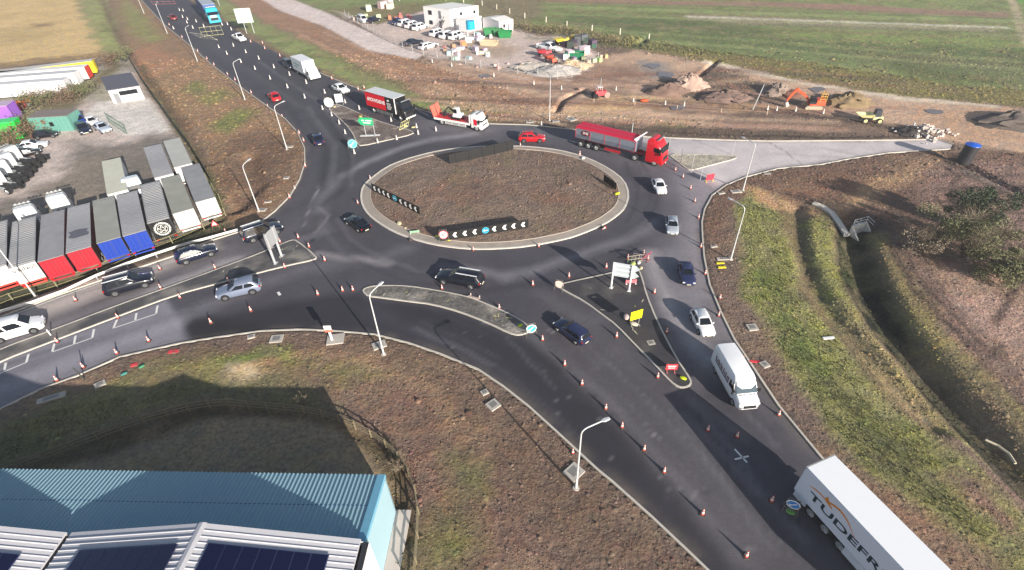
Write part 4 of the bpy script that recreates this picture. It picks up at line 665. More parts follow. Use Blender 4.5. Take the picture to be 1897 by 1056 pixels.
trailer('cream-roofed trailer standing alone in the middle of the yard', ROOFC, (214,218,222), WHd, (199,359), (236,353), (189,298))
trailer('trailer with a sheeny grey roof in the back row beside the white tractor unit', ROOFG, (190,192,196), WHd, (286,328), (321,323), (266,272))
trailer('pale-roofed back-row trailer nearest the yard fence', mat((178,178,172), .6, 0, 0, .2, .2, .5), (206,206,204), WHd, (323,310), (355,303), (303,261))
trailer('low grey trailer roof poking in at the lower left of the yard', ROOFR, (60,62,66), (60,60,62), (-90,512), (-44,503), (-76,424), L=12.9, rib=True)
# long trailers in the far corner: they point across the view
def side_trailer(label, body, end, roof, a, b, L=13.6, W=2.55, hz=3.6, g='long trailers in the far yard corner', endm=None):
    # a, b: ground pixels of the near long side (left, right end)
    p, q = G(*a), G(*b); e = (p-q)/np.hypot(*(p-q)); t = thing('parked_trailer', label, 'trailer', (q[0], q[1], 0), math.atan2(e[1], e[0]), g); l = L
    mb = MB(); mb.box(.05, l, -W, 0, .9, hz); obj('cargo_body', mb.mesh('cargo_body', mat(body, .5, 0, .1, .05), bevel=.03), t); mb = MB(); mb.box(0, l+.05, -W-.02, .02, hz, hz+.04); obj('roof', mb.mesh('roof', mat(roof, .5)), t)
    for s in (0, 1): mb = MB(); mb.box(-.03, .05, -W+.03+s*W/2, -W/2-.03+s*W/2, .95, hz-.06); obj('rear_door', mb.mesh('rear_door', mat(end, .45)), t)
    chassis_ = MB(); chassis_.box(.3, l-.4, -W+.7, -W+.85, .7, .9); chassis_.box(.3, l-.4, -.85, -.7, .7, .9); obj('chassis', chassis_.mesh('chassis', DARK), t)
    for x in (1.6, 2.9, 4.2):
        for s in (-W+.15, -.15): wheel(t, x, s, .5, .3)
    return t
side_trailer('long trailer with yellow body and yellow end against the straw field', (236,206,20), (250,214,10), (196,192,186), (60,158), (184,141), 24, hz=3.6)
side_trailer('white trailer with a red end beside the yellow one', (232,230,228), (200,60,50), (226,224,222), (20,166), (170,153), 25, hz=3.6)
side_trailer('white trailer third from the straw field', (230,230,232), (222,222,224), (196,196,198), (0,176), (151,164), 25)
side_trailer('white trailer nearest the scrap machinery', (232,232,234), (214,214,218), (206,206,208), (-10,190), (132,179), 22)
# ------------------------------------------------------------------ tractor units
def tractor(label, fr, rr, rgb, group=None, h=3.5, s=None, name='tractor_unit'):
    loc, rz, s_ = placer(fr, rr, 6., s); t = thing(name, label, 'lorry cab', loc, rz, group, (s_,)*3); m = mat(rgb, .35, 0, .5, .04)
    cab(t, 3., m, h=h); chassis(t, -3, 1.0, .85); axles(t, (1.7, -1.9))
    mb = MB(); mb.box(-2.6, -1.2, -.5, .5, 1.0, 1.15); obj('fifth_wheel', mb.mesh('fifth_wheel', DARK), t)
    for s in (1, -1): mb = MB(); mb.tube((-.9, s*.9, .7), (.6, s*.9, .7), .32, .32, 12); obj('fuel_tank', mb.mesh('fuel_tank', STEEL), t)
    return t
def along(p0, ang, l): return (p0[0]+math.cos(ang)*l, p0[1]+math.sin(ang)*l)
def tractor_at(label, px, deg, rgb, group, z=0, h=3.5):
    t = tractor(label, (100,500), (100,520), rgb, group, h, 1.0); p = G(*px); t.location = (p[0], p[1], 0); t.rotation_euler = (0, 0, math.radians(deg)); return t
tractor_at('white tractor unit coupled at the head of the smooth grey trailer with red doors', (64,425), 123, (206,210,214), 'white tractor units in the lorry yard', h=3.1)
tractor_at('white tractor unit showing its roof deflector above the red-doored trailer with the roof patch', (122,402), 123, (206,210,214), 'white tractor units in the lorry yard', h=3.1)
tractor_at('pale blue-white tractor unit parked between the cream-roofed trailer and the back row', (258,362), -57, (214,226,238), 'white tractor units in the lorry yard', h=3.7)
for k, (px, lb) in enumerate([((14,352), 'white tractor unit at the near end of the tight row by the left edge'), ((24,334), 'second white tractor unit from the near end of the tight row'), ((34,320), 'third white tractor unit from the near end of the tight row'), ((44,306), 'white tractor unit at the far end of the tight row beside the parked white car')]):
    tractor_at(lb, px, 163, (208,210,212), 'tight row of white tractor units', h=3.2)
# stacks of tyres along the row
def tyre_stack(label, px, n):
    p = G(*px); t = thing('tyre_stack', label, 'tyre stack', (p[0], p[1], 0), 0, 'tyre stacks beside the tractor units')
    for k in range(n):
        mb = MB(); R_, r_ = .5, .2; rings = []
        for i in range(14):
            a = 2*PI*i/14; rings.append([((R_-r_*.5+r_*.5*math.cos(b))*math.cos(a), (R_-r_*.5+r_*.5*math.cos(b))*math.sin(a), .15+.15*math.sin(b)) for b in (0, PI/3, 2*PI/3, PI, 4*PI/3, 5*PI/3)])
        rings.append(rings[0]); mb.loft(rings, cap=False); obj('tyre', mb.mesh('tyre', TYRE, 60), t, (random.uniform(-.06, .06), random.uniform(-.06, .06), k*.29))
ORD = ['first', 'second', 'third', 'fourth', 'fifth', 'sixth', 'seventh', 'eighth', 'ninth', 'tenth', 'eleventh', 'twelfth', 'thirteenth', 'fourteenth', 'fifteenth', 'sixteenth', 'seventeenth', 'eighteenth', 'nineteenth', 'twentieth']
for k, (a, b) in enumerate([(24,346), (38,342), (50,336), (58,328), (66,319), (74,310), (82,302), (88,295), (34,333), (48,325), (58,316), (68,307), (76,298)]): tyre_stack('%s stack of black lorry tyres from the near end beside the white tractor units' % ORD[k], (a, b), 3 if k < 8 else 4)
# ------------------------------------------------------------------ parked cars in the yard
YG = 'cars parked in the lorry yard'
car('black car beside the teal container in the lorry yard', (112,252), (66,258), 'hatch', (16,18,30), YG)
car('dark blue car with pale bonnet behind the palisade gate', (166,254), (150,236), 'hatch', (22,28,48), YG)
car('silver-blue saloon beside the open palisade gate', (206,250), (180,236), 'saloon', (170,180,196), YG, L=4.9)
car('white car with bonnet towards the yard beside the tractor row', (86,272), (38,280), 'saloon', WC, YG, L=5)
car('black car squeezed between the white car and the tyre stacks', (76,284), (36,294), 'hatch', (26,24,30), YG)
car('bright blue covered car under the lamp by the teal container', (160,236), (140,226), 'mpv', (20,70,190), YG, L=4.6)
car('white car half hidden behind the silver-blue saloon', (182,236), (164,226), 'saloon', WC, YG, L=4.6)
# ------------------------------------------------------------------ refrigerated trailer, bottom right
a, b, c = G(1492,862,4), G(1549,846,4), G(1640,1006,4); e = (c-a)/np.hypot(*(c-a)); m = (a+b)/2
e = np.array([.349, -.937]); 
t = thing('refrigerated_trailer', 'white refrigerated trailer lettered TUDEFRIGO with an orange swoosh, running off the lower right corner', 'trailer', (m[0], m[1], 0), math.atan2(e[1], e[0])); W = 2.6; L = 13.6; t.scale = (1, 1.03, 1)
mb = MB(); mb.box(0, L, -W/2, W/2, 1.05, 3.98); obj('cargo_body', mb.mesh('cargo_body', mat((222,228,240), .4, 0, .2, .02), bevel=.05), t)
mb = MB(); mb.box(.05, L-.05, -W/2+.05, W/2-.05, 3.98, 4.02); obj('roof', mb.mesh('roof', mat((236,238,242), .5, 0, 0, .02)), t); mb = MB(); mb.box(-.04, .02, -W/2, W/2, 3.86, 4.03); obj('rear_roof_rail', mb.mesh('rear_roof_rail', mat((150,150,150), .5)), t)
for s in (1, -1): mb = MB(); mb.box(-.05, 0, .02*s, s*(W/2-.04), 1.1, 3.85); obj('rear_door', mb.mesh('rear_door', mat((214,218,226), .4)), t)
mb = MB(); mb.box(.1, 1.2, -W/2+.02, -W/2+.1, .55, 1.05); obj('mudguard', mb.mesh('mudguard', mat((210,216,226), .45)), t); mb = MB(); mb.box(4.6, L-1, -W/2, -W/2+.1, .35, 1.05); obj('side_skirt', mb.mesh('side_skirt', mat((210,216,226), .45)), t)
mb = MB(); mb.box(4.6, L-1, W/2-.1, W/2, .35, 1.05); obj('side_skirt', mb.mesh('side_skirt', mat((210,216,226), .45)), t)
chassis(t, .3, L-.4, .85); axles(t, (1.7, 3.0, 4.3)); mb = MB(); mb.box(-.06, .02, -1.2, 1.2, .5, .7); obj('rear_bumper', mb.mesh('rear_bumper', DARK), t)
TG = mat((14,52,64), .5); OR = mat((232,142,34), .5); yy = -W/2-.012
text_part('TUDEFRIGO', 1.75, TG, t, face_mat((5.35, yy, 2.2), (1, 0, 0)), 'lettering', .006, .035).scale = (.90, .52, 1)
def swoosh(pts, x0, z0, s, nm):   # outline in local side plane
    mb = MB(); mb.plate([(x0+x*s, yy, z0+z*s) for x, z in pts], (0, -1, 0), .01); obj(nm, mb.mesh(nm, OR), t)
swoosh([(0,0.05),(.4,.3),(.9,.42),(1.35,.38),(1.3,.55),(1.42,.78),(1.62,.4),(1.95,.22),(2.0,.1),(1.7,.16),(1.3,.28),(.9,.3),(.45,.2)], .75, 2.75, 1.0, 'swoosh')
mb = MB(); P0 = [(2.2+2.6*u, 3.05+.55*math.sin(PI*min(1, u*1.05))*.9-(u**2)*.55, .16*(1-u)+.07*math.sin(PI*u)) for u in [i/14 for i in range(15)]]
for (x0, z0, w0), (x1, z1, w1) in zip(P0[:-1], P0[1:]): mb.plate([(x0, yy, z0-w0/2), (x1, yy, z1-w1/2), (x1, yy, z1+w1/2), (x0, yy, z0+w0/2)], (0, -1, 0), .01)
obj('swoosh', mb.mesh('swoosh', OR), t)
# ------------------------------------------------------------------ moving lorries
# red tipper
loc, rz, s = placer((1206,303), (1066,266), 16.)
p0 = G(1066,270); p1 = G(1182,300); e = (p1-p0)/np.hypot(*(p1-p0)); n_ = np.array([-e[1], e[0]]); o = p0+n_*1.25
t = thing('tipper_lorry', 'articulated tipper lorry with grey body, red sheeted top and red cab', 'lorry', (o[0], o[1], 0), math.atan2(e[1], e[0]), None, (1.12, 1.1, 1.1))
Lb = 9.9; mb = MB(); mb.loft([[(x, -y0, 1.35), (x, y0, 1.35), (x, 1.27, 2.1), (x, 1.27, 3.1), (x, -1.27, 3.1), (x, -1.27, 2.1)] for x, y0 in ((0, 1.05), (Lb, 1.05))]); body = obj('tipper_body', mb.mesh('tipper_body', mat((150,160,176), .35, .5, 0, .12)), t)
mb = MB(); mb.loft([[(x, -1.3, 3.08), (x, -1.3, 3.16), (x, -.7, 3.3), (x, 0, 3.22), (x, .7, 3.3), (x, 1.3, 3.16), (x, 1.3, 3.08)] for x in np.linspace(-.02, Lb-.1, 10)]); obj('sheet_cover', mb.mesh('sheet_cover', mat((190,22,58), .5, 0, 0, .1)), t)
mb = MB(); 
for s_ in (1, -1): mb.box(-.03, Lb, s_*1.27, s_*1.32, 3.0, 3.12)
for k in range(5): mb.box(k*Lb/4-.04, k*Lb/4+.04, -1.3, -1.27, 1.5, 3.1)
obj('body_rim', mb.mesh('body_rim', mat((198,60,84), .5)), t)
mb = MB(); mb.tube((Lb-.3, -1.25, 3.25), (Lb+.5, 1.2, 3.75), .09, .09, 6); mb.tube((Lb-.1, -1.25, 3.1), (Lb+.1, 1.25, 3.2), .12, .12, 6); obj('sheet_bow', mb.mesh('sheet_bow', mat((220,220,222), .4)), t)
mb = MB(); k = 24; ov = [(1.75+.75*math.cos(2*PI*i/k), -1.335, 2.45+.42*math.sin(2*PI*i/k)) for i in range(k)]; ov2 = [(1.75+.68*math.cos(2*PI*i/k), -1.345, 2.45+.36*math.sin(2*PI*i/k)) for i in range(k)]
mb.plate(ov, (0, -1, 0), .004); obj('badge', mb.mesh('badge', mat((96,26,46), .5)), t); text_part('FHS', .55, mat((225,205,205), .5), t, face_mat((1.75, -1.345, 2.45), (1, 0, 0)), 'lettering', .004, .02)
chassis(t, .2, Lb+1.5, 1.05, mat((140,20,34), .6)); axles(t, (.9, 2.25, 3.6, Lb+.05, Lb+3.1)); mb = MB(); mb.box(5., 7.6, -1.2, -1.1, .55, .95); obj('side_locker', mb.mesh('side_locker', mat((168,26,40), .5)), t)
c_ = cab(t, Lb+4.2, mat((200,16,34), .3, 0, .6, .04), 2.5, 3.75, 2.5); c_.location = (0, 0, 0)
mb = MB(); mb.box(Lb+1.72, Lb+2.9, -1.0, 1.0, 3.6, 3.95, .35, .08); obj('roof_deflector', mb.mesh('roof_deflector', mat((200,16,34), .3, 0, .6, .04)), t)
# red and black rigid lorry
p0 = G(683,206); p1 = G(741,224); e = (p1-p0)/np.hypot(*(p1-p0)); n_ = np.array([-e[1], e[0]]); o = p0+n_*1.3
t = thing('box_lorry', 'rigid box lorry with red and black side and grey roof approaching from the north-west', 'lorry', (o[0], o[1], 0), math.atan2(e[1], e[0]), None, (1.2, 1.15, 1.15)); W = 2.5; Lb = 7.2
mb = MB(); mb.box(0, Lb, -W/2, W/2, 1.05, 3.6); obj('cargo_body', mb.mesh('cargo_body', mat((22,22,26), .45), bevel=.02), t); mb = MB(); mb.box(-.02, Lb+.05, -W/2-.02, W/2+.02, 3.6, 3.65); obj('roof', mb.mesh('roof', mat((206,210,212), .55, 0, 0, .1)), t)
mb = MB(); mb.box(.05, 4.9, -W/2-.02, -W/2, 1.15, 3.5); mb.box(.05, 4.9, W/2, W/2+.02, 1.15, 3.5); obj('side_panel', mb.mesh('side_panel', mat((206,14,34), .5)), t); mb = MB(); mb.box(-.03, .0, -W/2, W/2, 1.1, 3.5); obj('rear_door', mb.mesh('rear_door', mat((200,30,44), .5)), t)
text_part('HOWDENS', .82, WHITE, t, face_mat((2.75, -W/2-.03, 2.4), (1, 0, 0)), 'lettering', .004, .03); mb = MB(); mb.box(.45, .85, -W/2-.035, -W/2-.02, 2.15, 2.65, .1, 0)
for k in range(5): mb.box(5.3, 6.1+.15*(k % 3), -W/2-.03, -W/2, 1.55+k*.24, 1.64+k*.24)
mb.box(5.5, 5.9, -W/2-.03, -W/2, 2.9, 3.15); obj('side_lettering', mb.mesh('side_lettering', WHITE), t); mb = MB(); mb.box(Lb-.05, Lb+.08, -W/2-.03, -W/2+.08, 1.05, 3.62); obj('corner_trim', mb.mesh('corner_trim', WHITE), t)
chassis(t, .2, Lb+1.6, .85); side_guard(t, 2.4, 6.2); axles(t, (1.6, Lb+.95)); cab(t, Lb+2.1, mat((24,25,30), .35, 0, .4), 2.4, 3.2, 1.9, sub='cab'); mb = MB(); mb.box(Lb+2.12, Lb+2.2, -1.1, 1.1, .55, .8); obj('front_bumper', mb.mesh('front_bumper', mat((205,208,212), .4)), t)
# white recovery lorry with red deck
p0 = G(806,229); p1 = G(893,245); e = (p1-p0)/np.hypot(*(p1-p0)); n_ = np.array([-e[1], e[0]]); o = p0+n_*1.25
RED2 = mat((196,40,44), .5, 0, 0, .2, 0, 2); WT = mat((232,232,230), .4, 0, .3)
t = thing('flatbed_lorry', 'white flatbed lorry with red deck and raised tail ramps carrying a small excavator', 'lorry', (o[0], o[1], 0), math.atan2(e[1], e[0]), None, (1.14, 1.12, 1.12)); Lb = 7.
mb = MB(); mb.box(0, Lb, -1.22, 1.22, 1.0, 1.15); obj('deck', mb.mesh('deck', RED2), t); mb = MB(); mb.box(0, Lb, -1.28, -1.22, .85, 1.2); mb.box(0, Lb, 1.22, 1.28, .85, 1.2); obj('deck_rail', mb.mesh('deck_rail', WT), t)
mb = MB()
for s_ in (1, -1): mb.plate([(-.1, s_*.15, 1.1), (-.1, s_*1.2, 1.1), (-.7, s_*1.2, 2.9), (-.7, s_*.15, 2.9)], (1, 0, .2), .12)
obj('tail_ramp', mb.mesh('tail_ramp', mat((206,100,84), .6, 0, 0, .2)), t); mb = MB(); mb.box(Lb-.15, Lb, -1.2, 1.2, 1.1, 2.5); obj('headboard', mb.mesh('headboard', WT), t)
chassis(t, .2, Lb+1.6, .8); side_guard(t, 2.2, 6.2, 2.5, WT, 2); axles(t, (1.5, Lb+1.2)); cab(t, Lb+2.1, WT, 2.4, 2.7, 1.9); mb = MB(); mb.box(Lb+.75, Lb+1.3, -1.23, -1.19, 1.0, 2.0); obj('red_graphic', mb.mesh('red_graphic', mat((210,20,50), .5)), t)
def on(t, x, y, z): return t.matrix_basis @ Vector((x, y, z))
bpy.context.view_layer.update(); q = on(t, 3.2, 0, 1.15)
d = thing('mini_excavator', 'small excavator with white cab and dark arm riding on the red flatbed deck', 'excavator', q, t.rotation_euler.z)
mb = MB(); mb.box(-.2, 1.8, -.75, -.45, 0, .42, .1); mb.box(-.2, 1.8, .45, .75, 0, .42, .1); obj('tracks', mb.mesh('tracks', BLACK), d); mb = MB(); mb.box(.2, 1.9, -.75, .75, .45, 1.0, .1, .05); obj('engine_cover', mb.mesh('engine_cover', mat((226,226,226), .4)), d)
mb = MB(); mb.box(.35, 1.35, -.7, .3, 1.0, 2.1, .1, .08); c_ = obj('cab', mb.mesh('cab', WT), d); mb = MB(); mb.box(.45, 1.2, -.72, -.6, 1.2, 1.95); obj('cab_window', mb.mesh('cab_window', GLASS), c_)
mb = MB(); mb.tube((.2, .2, .9), (-1.1, .1, 1.9), .14); mb.tube((-1.1, .1, 1.9), (-2.1, .1, .9), .11); obj('boom', mb.mesh('boom', DARK), d); mb = MB(); mb.box(-2.3, -1.8, -.3, .5, .1, .8, .1, .05); obj('bucket', mb.mesh('bucket', DARK), d)
# white box van
p0, p1 = G(555,132), G(588,150); e = (p1-p0)/np.hypot(*(p1-p0))
t = thing('box_van', 'white luton box van with faint green lettering coming down the north-west road', 'van', ((p0[0]+p1[0])/2, (p0[1]+p1[1])/2, 0), math.atan2(e[1], e[0]), None, (1.55, 1.35, 1.3))
mb = MB(); mb.box(-3.2, 1.3, -1.1, 1.1, .75, 3.0); obj('cargo_body', mb.mesh('cargo_body', mat((224,228,230), .4), bevel=.04), t); mb = MB(); mb.box(-3.1, 1.25, -1.05, 1.05, 3., 3.03); obj('roof', mb.mesh('roof', ROOFW), t)
cab(t, 3.0, mat((232,234,236), .4, 0, .3), 1.95, 2.2, 1.8, .35); chassis(t, -3, 1.5, .6); axles(t, (-2., 2.1), 2.0, .36); mb = MB(); mb.box(-2.4, .2, -1.12, -1.1, 2.0, 2.2); mb.box(-2.2, -.6, -1.12, -1.1, 1.6, 1.75); obj('lettering', mb.mesh('lettering', mat((130,170,165), .5)), t)
# blue articulated lorry, far
p1 = G(402,46); p0 = G(368,8); e = (p1-p0)/np.hypot(*(p1-p0)); o = p1-e*21
t = thing('articulated_lorry', 'articulated lorry with turquoise cab and grey trailer at the top of the north-west road', 'lorry', (o[0], o[1], 0), math.atan2(e[1], e[0]), None, (1.5, 1.5, 1.35))
mb = MB(); mb.box(-5, 10.2, -1.25, 1.25, 1.1, 3.9); obj('cargo_body', mb.mesh('cargo_body', mat((44,76,140), .5), bevel=.04), t); mb = MB(); mb.box(-5, 10.2, -1.27, 1.27, 3.9, 3.95); obj('roof', mb.mesh('roof', mat((170,178,190), .5)), t)
cab(t, 13.2, mat((40,170,200), .35, 0, .5), 2.5, 3.6, 2.4); chassis(t, -4.6, 12, .9); axles(t, (-3.2, -1.9, -.6, 8.6, 12.2)); side_guard(t, 1, 7)
# ------------------------------------------------------------------ street lamps
LAMPM = mat((206,208,210), .45, .2)
def lamp(base, arm_px, h, label, r=.11):
    b = G(*base); z0 = zt(b); tip = G(arm_px[0], arm_px[1], h) if arm_px else b+np.array([0, 1.4]); d = tip-b; l = min(max(np.hypot(*d), .6), 1.9); d = d/np.hypot(*d)
    t = thing('street_lamp', label, 'street lamp', (b[0], b[1], z0), math.atan2(d[1], d[0]), 'street lamps')
    mb = MB(); mb.tube((0, 0, 0), (0, 0, 1.3), r, r*.95, 10); mb.tube((0, 0, 1.3), (0, 0, h-.5), r*.78, r*.5, 10); obj('pole', mb.mesh('pole', LAMPM, 40), t)
    mb = MB(); pts = [(0, 0, h-.5), (.06, 0, h-.25), (.2, 0, h-.08), (.45, 0, h+.02), (l, 0, h+.1)]; mb.path(pts, r*.48, 8); obj('arm', mb.mesh('arm', LAMPM, 40), t)
    mb = MB(); mb.loft([[(l-.05, -.06, h+.08), (l-.05, .06, h+.08), (l-.05, .06, h+.15), (l-.05, -.06, h+.15)], [(l+.2, -.15, h+.06), (l+.2, .15, h+.06), (l+.2, .13, h+.17), (l+.2, -.13, h+.17)], [(l+.6, -.12, h+.08), (l+.6, .12, h+.08), (l+.6, .08, h+.15), (l+.6, -.08, h+.15)]]); obj('lamp_head', mb.mesh('lamp_head', mat((190,194,198), .4)), t)
    mb = MB(); mb.tube((0, 0, -.1), (0, 0, .06), .3, .26, 10); obj('base', mb.mesh('base', CONC), t)
for q in [((711,657),(702,531),7.8,'street lamp south of the crescent island, casting a shadow across the slip road'), ((1067,905),(1115,783),7.4,'nearest street lamp, standing in rough soil beside the slip road kerb'), ((1353,482),(1354,372),7.3,'street lamp on the east verge behind the two yellow floor signs'),
 ((1376,353),(1377,257),7.3,'street lamp at the corner of the pale concrete side road'), ((480,392),(460,299),7.2,'street lamp on the west verge closest to the lorry yard corner'), ((532,278),(526,190),7.7,'street lamp on the verge of the north-west road nearest the roundabout'),
 ((454,185),(448,109),7.7,'street lamp beside the north-west road opposite the red car'), ((366,114),(354,46),8.1,'street lamp on the north-west road opposite the coned works'), ((310,62),(298,1),8.4,'street lamp on the north-west road near the turquoise lorry'),
 ((267,25),(258,-40),8.4,'farthest street lamp, cut by the top edge of the picture'), ((1018,224),(1017,120),7.6,'street lamp north of the roundabout beside two drain slabs'), ((64,547),(-20,436),8.0,'street lamp on the left edge standing by the safety barrier')]: lamp(*q)
def post(base, h, r, m, label, name='post', cat='post', lean=(0, 0), group=None, cap=None):
    b = G(*base); mb = MB(); mb.tube((0, 0, -.1), (lean[0], lean[1], h), r, r*.85, 8); t = single(name, mb, m, label, cat, (b[0], b[1], zt(b)), 0, group); return t
post((1170,251), 2.3, .09, GALV, 'short pale post behind the kerb above the tipper lorry'); post((1394,204), 4.6, .1, GALV, 'leaning pale pole on the muddy site between excavator and rubble', lean=(1.2, .5)); post((1112,169), 2.8, .07, GALV, 'thin flag pole beside the red site machine')
TG_ = 'thin posts on the north-east traffic island'
for px, lb in (((1260,303), 'thin grey post at the lower left edge of the north-east island'), ((1280,320), 'taller thin post at the lower corner of the north-east island'), ((1356,287), 'short white post near the right tip of the north-east island'), ((1237,284), 'thin post at the left tip of the north-east island'), ((1297,334), 'thin post on the concrete lane between the island and the red board')): post(px, 2.6 if '1280' not in str(px) else 3.2, .045, GALV, lb, group=TG_)
post((95,622), .9, .07, WHITE, 'white marker stub in front of the white van at the left edge'); post((157,704), 1.6, .06, mat((60,62,58), .6), 'dark slim post on the verge between two slabs by the left road', lean=(-.3, .1))
post((1690,238), 1.0, .14, WHITE, 'small white post beside the rubble heap'); post((1694,222), 3.6, .035, mat((190,120,80), .6), 'thin orange-brown rod leaning beside the rubble heap', lean=(1.0, .6))
# ------------------------------------------------------------------ traffic cones
CO = mat((196,76,62), .6, var=.15); CW = mat((214,208,204), .5); CB = mat((70,60,58), .8, var=.2)
def cone_mesh(white=False):
    mb = MB(); mb.cur = 2; mb.box(-.24, .24, -.24, .24, 0, .05, .02, .02)
    mb.cur = 0; prof = [(.165, .05, 0), (.135, .2, 0), (.135, .2, 1), (.095, .45, 1), (.095, .45, 0), (.075, .56, 0), (.075, .56, 1), (.05, .70, 1), (.05, .70, 0), (.035, .80, 0)]
    for (r0, z0, c0), (r1, z1, c1) in zip(prof[:-1], prof[1:]):
        if z0 == z1: continue
        mb.cur = c0 if not white else 1; mb.tube((0, 0, z0), (0, 0, z1), r0, r1, 10, cap=z1 > .75)
    return mb.mesh('traffic_cone', [CO, CW, CB], 40)
CM = cone_mesh(); CMW = cone_mesh(True); BASEM = None
def cone(px, label, group, s=1., lying=False, white=False):
    b = G(*px); o = obj('traffic_cone', CMW if white else CM, None, (b[0], b[1], .0 if sdp(np.array([b[0]]), np.array([b[1]]), ROAD)[0] < 0 else zt(b)), random.uniform(0, PI)); s = min(s, 1.35); o.scale = (s*.94, s*.94, s*.94)
    if lying: o.rotation_euler = (PI/2*.93, 0, random.uniform(0, 6)); o.location.z += .2
    return tag(o, label, 'traffic cone', group)
CL = [ # description of the line, px list from near to far, scale, white?
 ('in the diagonal line down the south-east road', [(1382,1030),(1301,952),(1230,874),(1193,833),(1152,791),(1122,757),(1078,712),(1046,676),(1005,630)], 1., 0),
 ('along the west edge of the big south-east island', [(1218,699),(1142,624),(1048,603)], 1., 0), ('by the east edge of the south-east road', [(1442,769),(1375,668),(1331,585),(1333,554),(1306,508),(1298,458),(1294,404),(1287,374),(1279,350),(1265,329),(1251,316),(1232,303)], .95, 0),
 ('around the top of the south-east island', [(1235,616),(1212,543),(1200,481),(1192,471),(1163,479),(1123,496),(1054,513),(987,528)], 1., 0),
 ('along the north kerb of the crescent island', [(925,571),(819,535)], .9, 0), ('in the row west of the crescent island', [(654,538),(635,539),(589,546),(465,576),(391,598),(276,632),(217,655),(155,681),(106,705)], 1., 0),
 ('around the blunt end of the west island', [(602,483),(573,458),(553,441),(519,449),(528,496)], 1., 0), ('along the west island kerbs', [(424,522),(334,552),(219,589),(107,634),(399,497),(298,534),(297,499),(141,557)], .95, 0),
 ('on the roundabout kerb', [(877,464),(998,457),(663,377),(686,331),(964,270)], .9, 0), ('along the west kerb of the north-west road', [(537,367),(546,349),(566,309),(563,262),(555,248),(523,216),(496,197),(466,173),(436,149),(422,139),(397,121),(384,110),(367,96),(338,70),(314,47)], 1.1, 0),
 ('in the first white-sleeved line on the north-west road', [(565,182),(533,163),(501,147),(473,129),(447,116),(421,101),(406,89)], 1.6, 1), ('in the second white-sleeved line on the north-west road', [(602,173),(568,155),(537,140),(508,126),(480,110),(456,98),(433,86)], 1.5, 1),
 ('around the far works on the north-west road', [(429,56),(412,47),(422,46),(378,50),(364,41),(347,43),(348,37),(339,33),(340,21),(333,20),(358,53),(322,54)], 1.7, 1),
 ('along the east kerb of the north-west road', [(675,165),(664,167),(615,147),(519,105),(491,91),(487,82),(465,79)], 1.2, 0), ('around the north-west island', [(657,285),(646,272),(700,265),(735,259),(775,249),(808,243),(772,237),(725,225),(666,203),(640,248),(629,230),(615,215),(598,203),(640,191)], 1.25, 1),
 ('on the muddy track north of the road', [(801,117),(837,124),(915,143),(989,157),(1040,167),(1141,168),(1173,190),(1232,195),(1267,197),(1421,205),(1473,207),(1524,212),(1438,206)], 1.3, 1)]
for d, pts, s, wh in CL:
    for k, p in enumerate(pts): cone(p, '%s cone from near end, %s' % (ORD[k], d), 'traffic cones '+d, s, white=bool(wh))
cone((1311,797), 'single traffic cone left of the painted white cross', 'loose traffic cones'); cone((1365,809), 'traffic cone right above the painted white cross', 'loose traffic cones'); cone((1061,840), 'traffic cone on the soil behind the nearest lamp arm', 'loose traffic cones', .9)
cone((1429,928), 'traffic cone left of the blue arrow sign near the trailer', 'loose traffic cones'); cone((1475,943), 'traffic cone right of the blue arrow sign near the trailer', 'loose traffic cones'); cone((1074,288), 'orange cone on the roundabout kerb below the tipper', 'loose traffic cones', 1.2)
cone((1003,233), 'cone on the north kerb beside the lamp post', 'loose traffic cones', 1.1, white=True); cone((762,447), 'toppled traffic cone lying on the roundabout kerb', 'loose traffic cones', lying=True); cone((1121,423), 'toppled traffic cone in a red heap on the south-east roundabout kerb', 'loose traffic cones', 1.2, lying=True); cone((419,432), 'orange cone beside the triangular sign on the grass', 'loose traffic cones'); cone((1048,616), 'cone beside the tripod at the left tip of the south-east island', 'loose traffic cones')
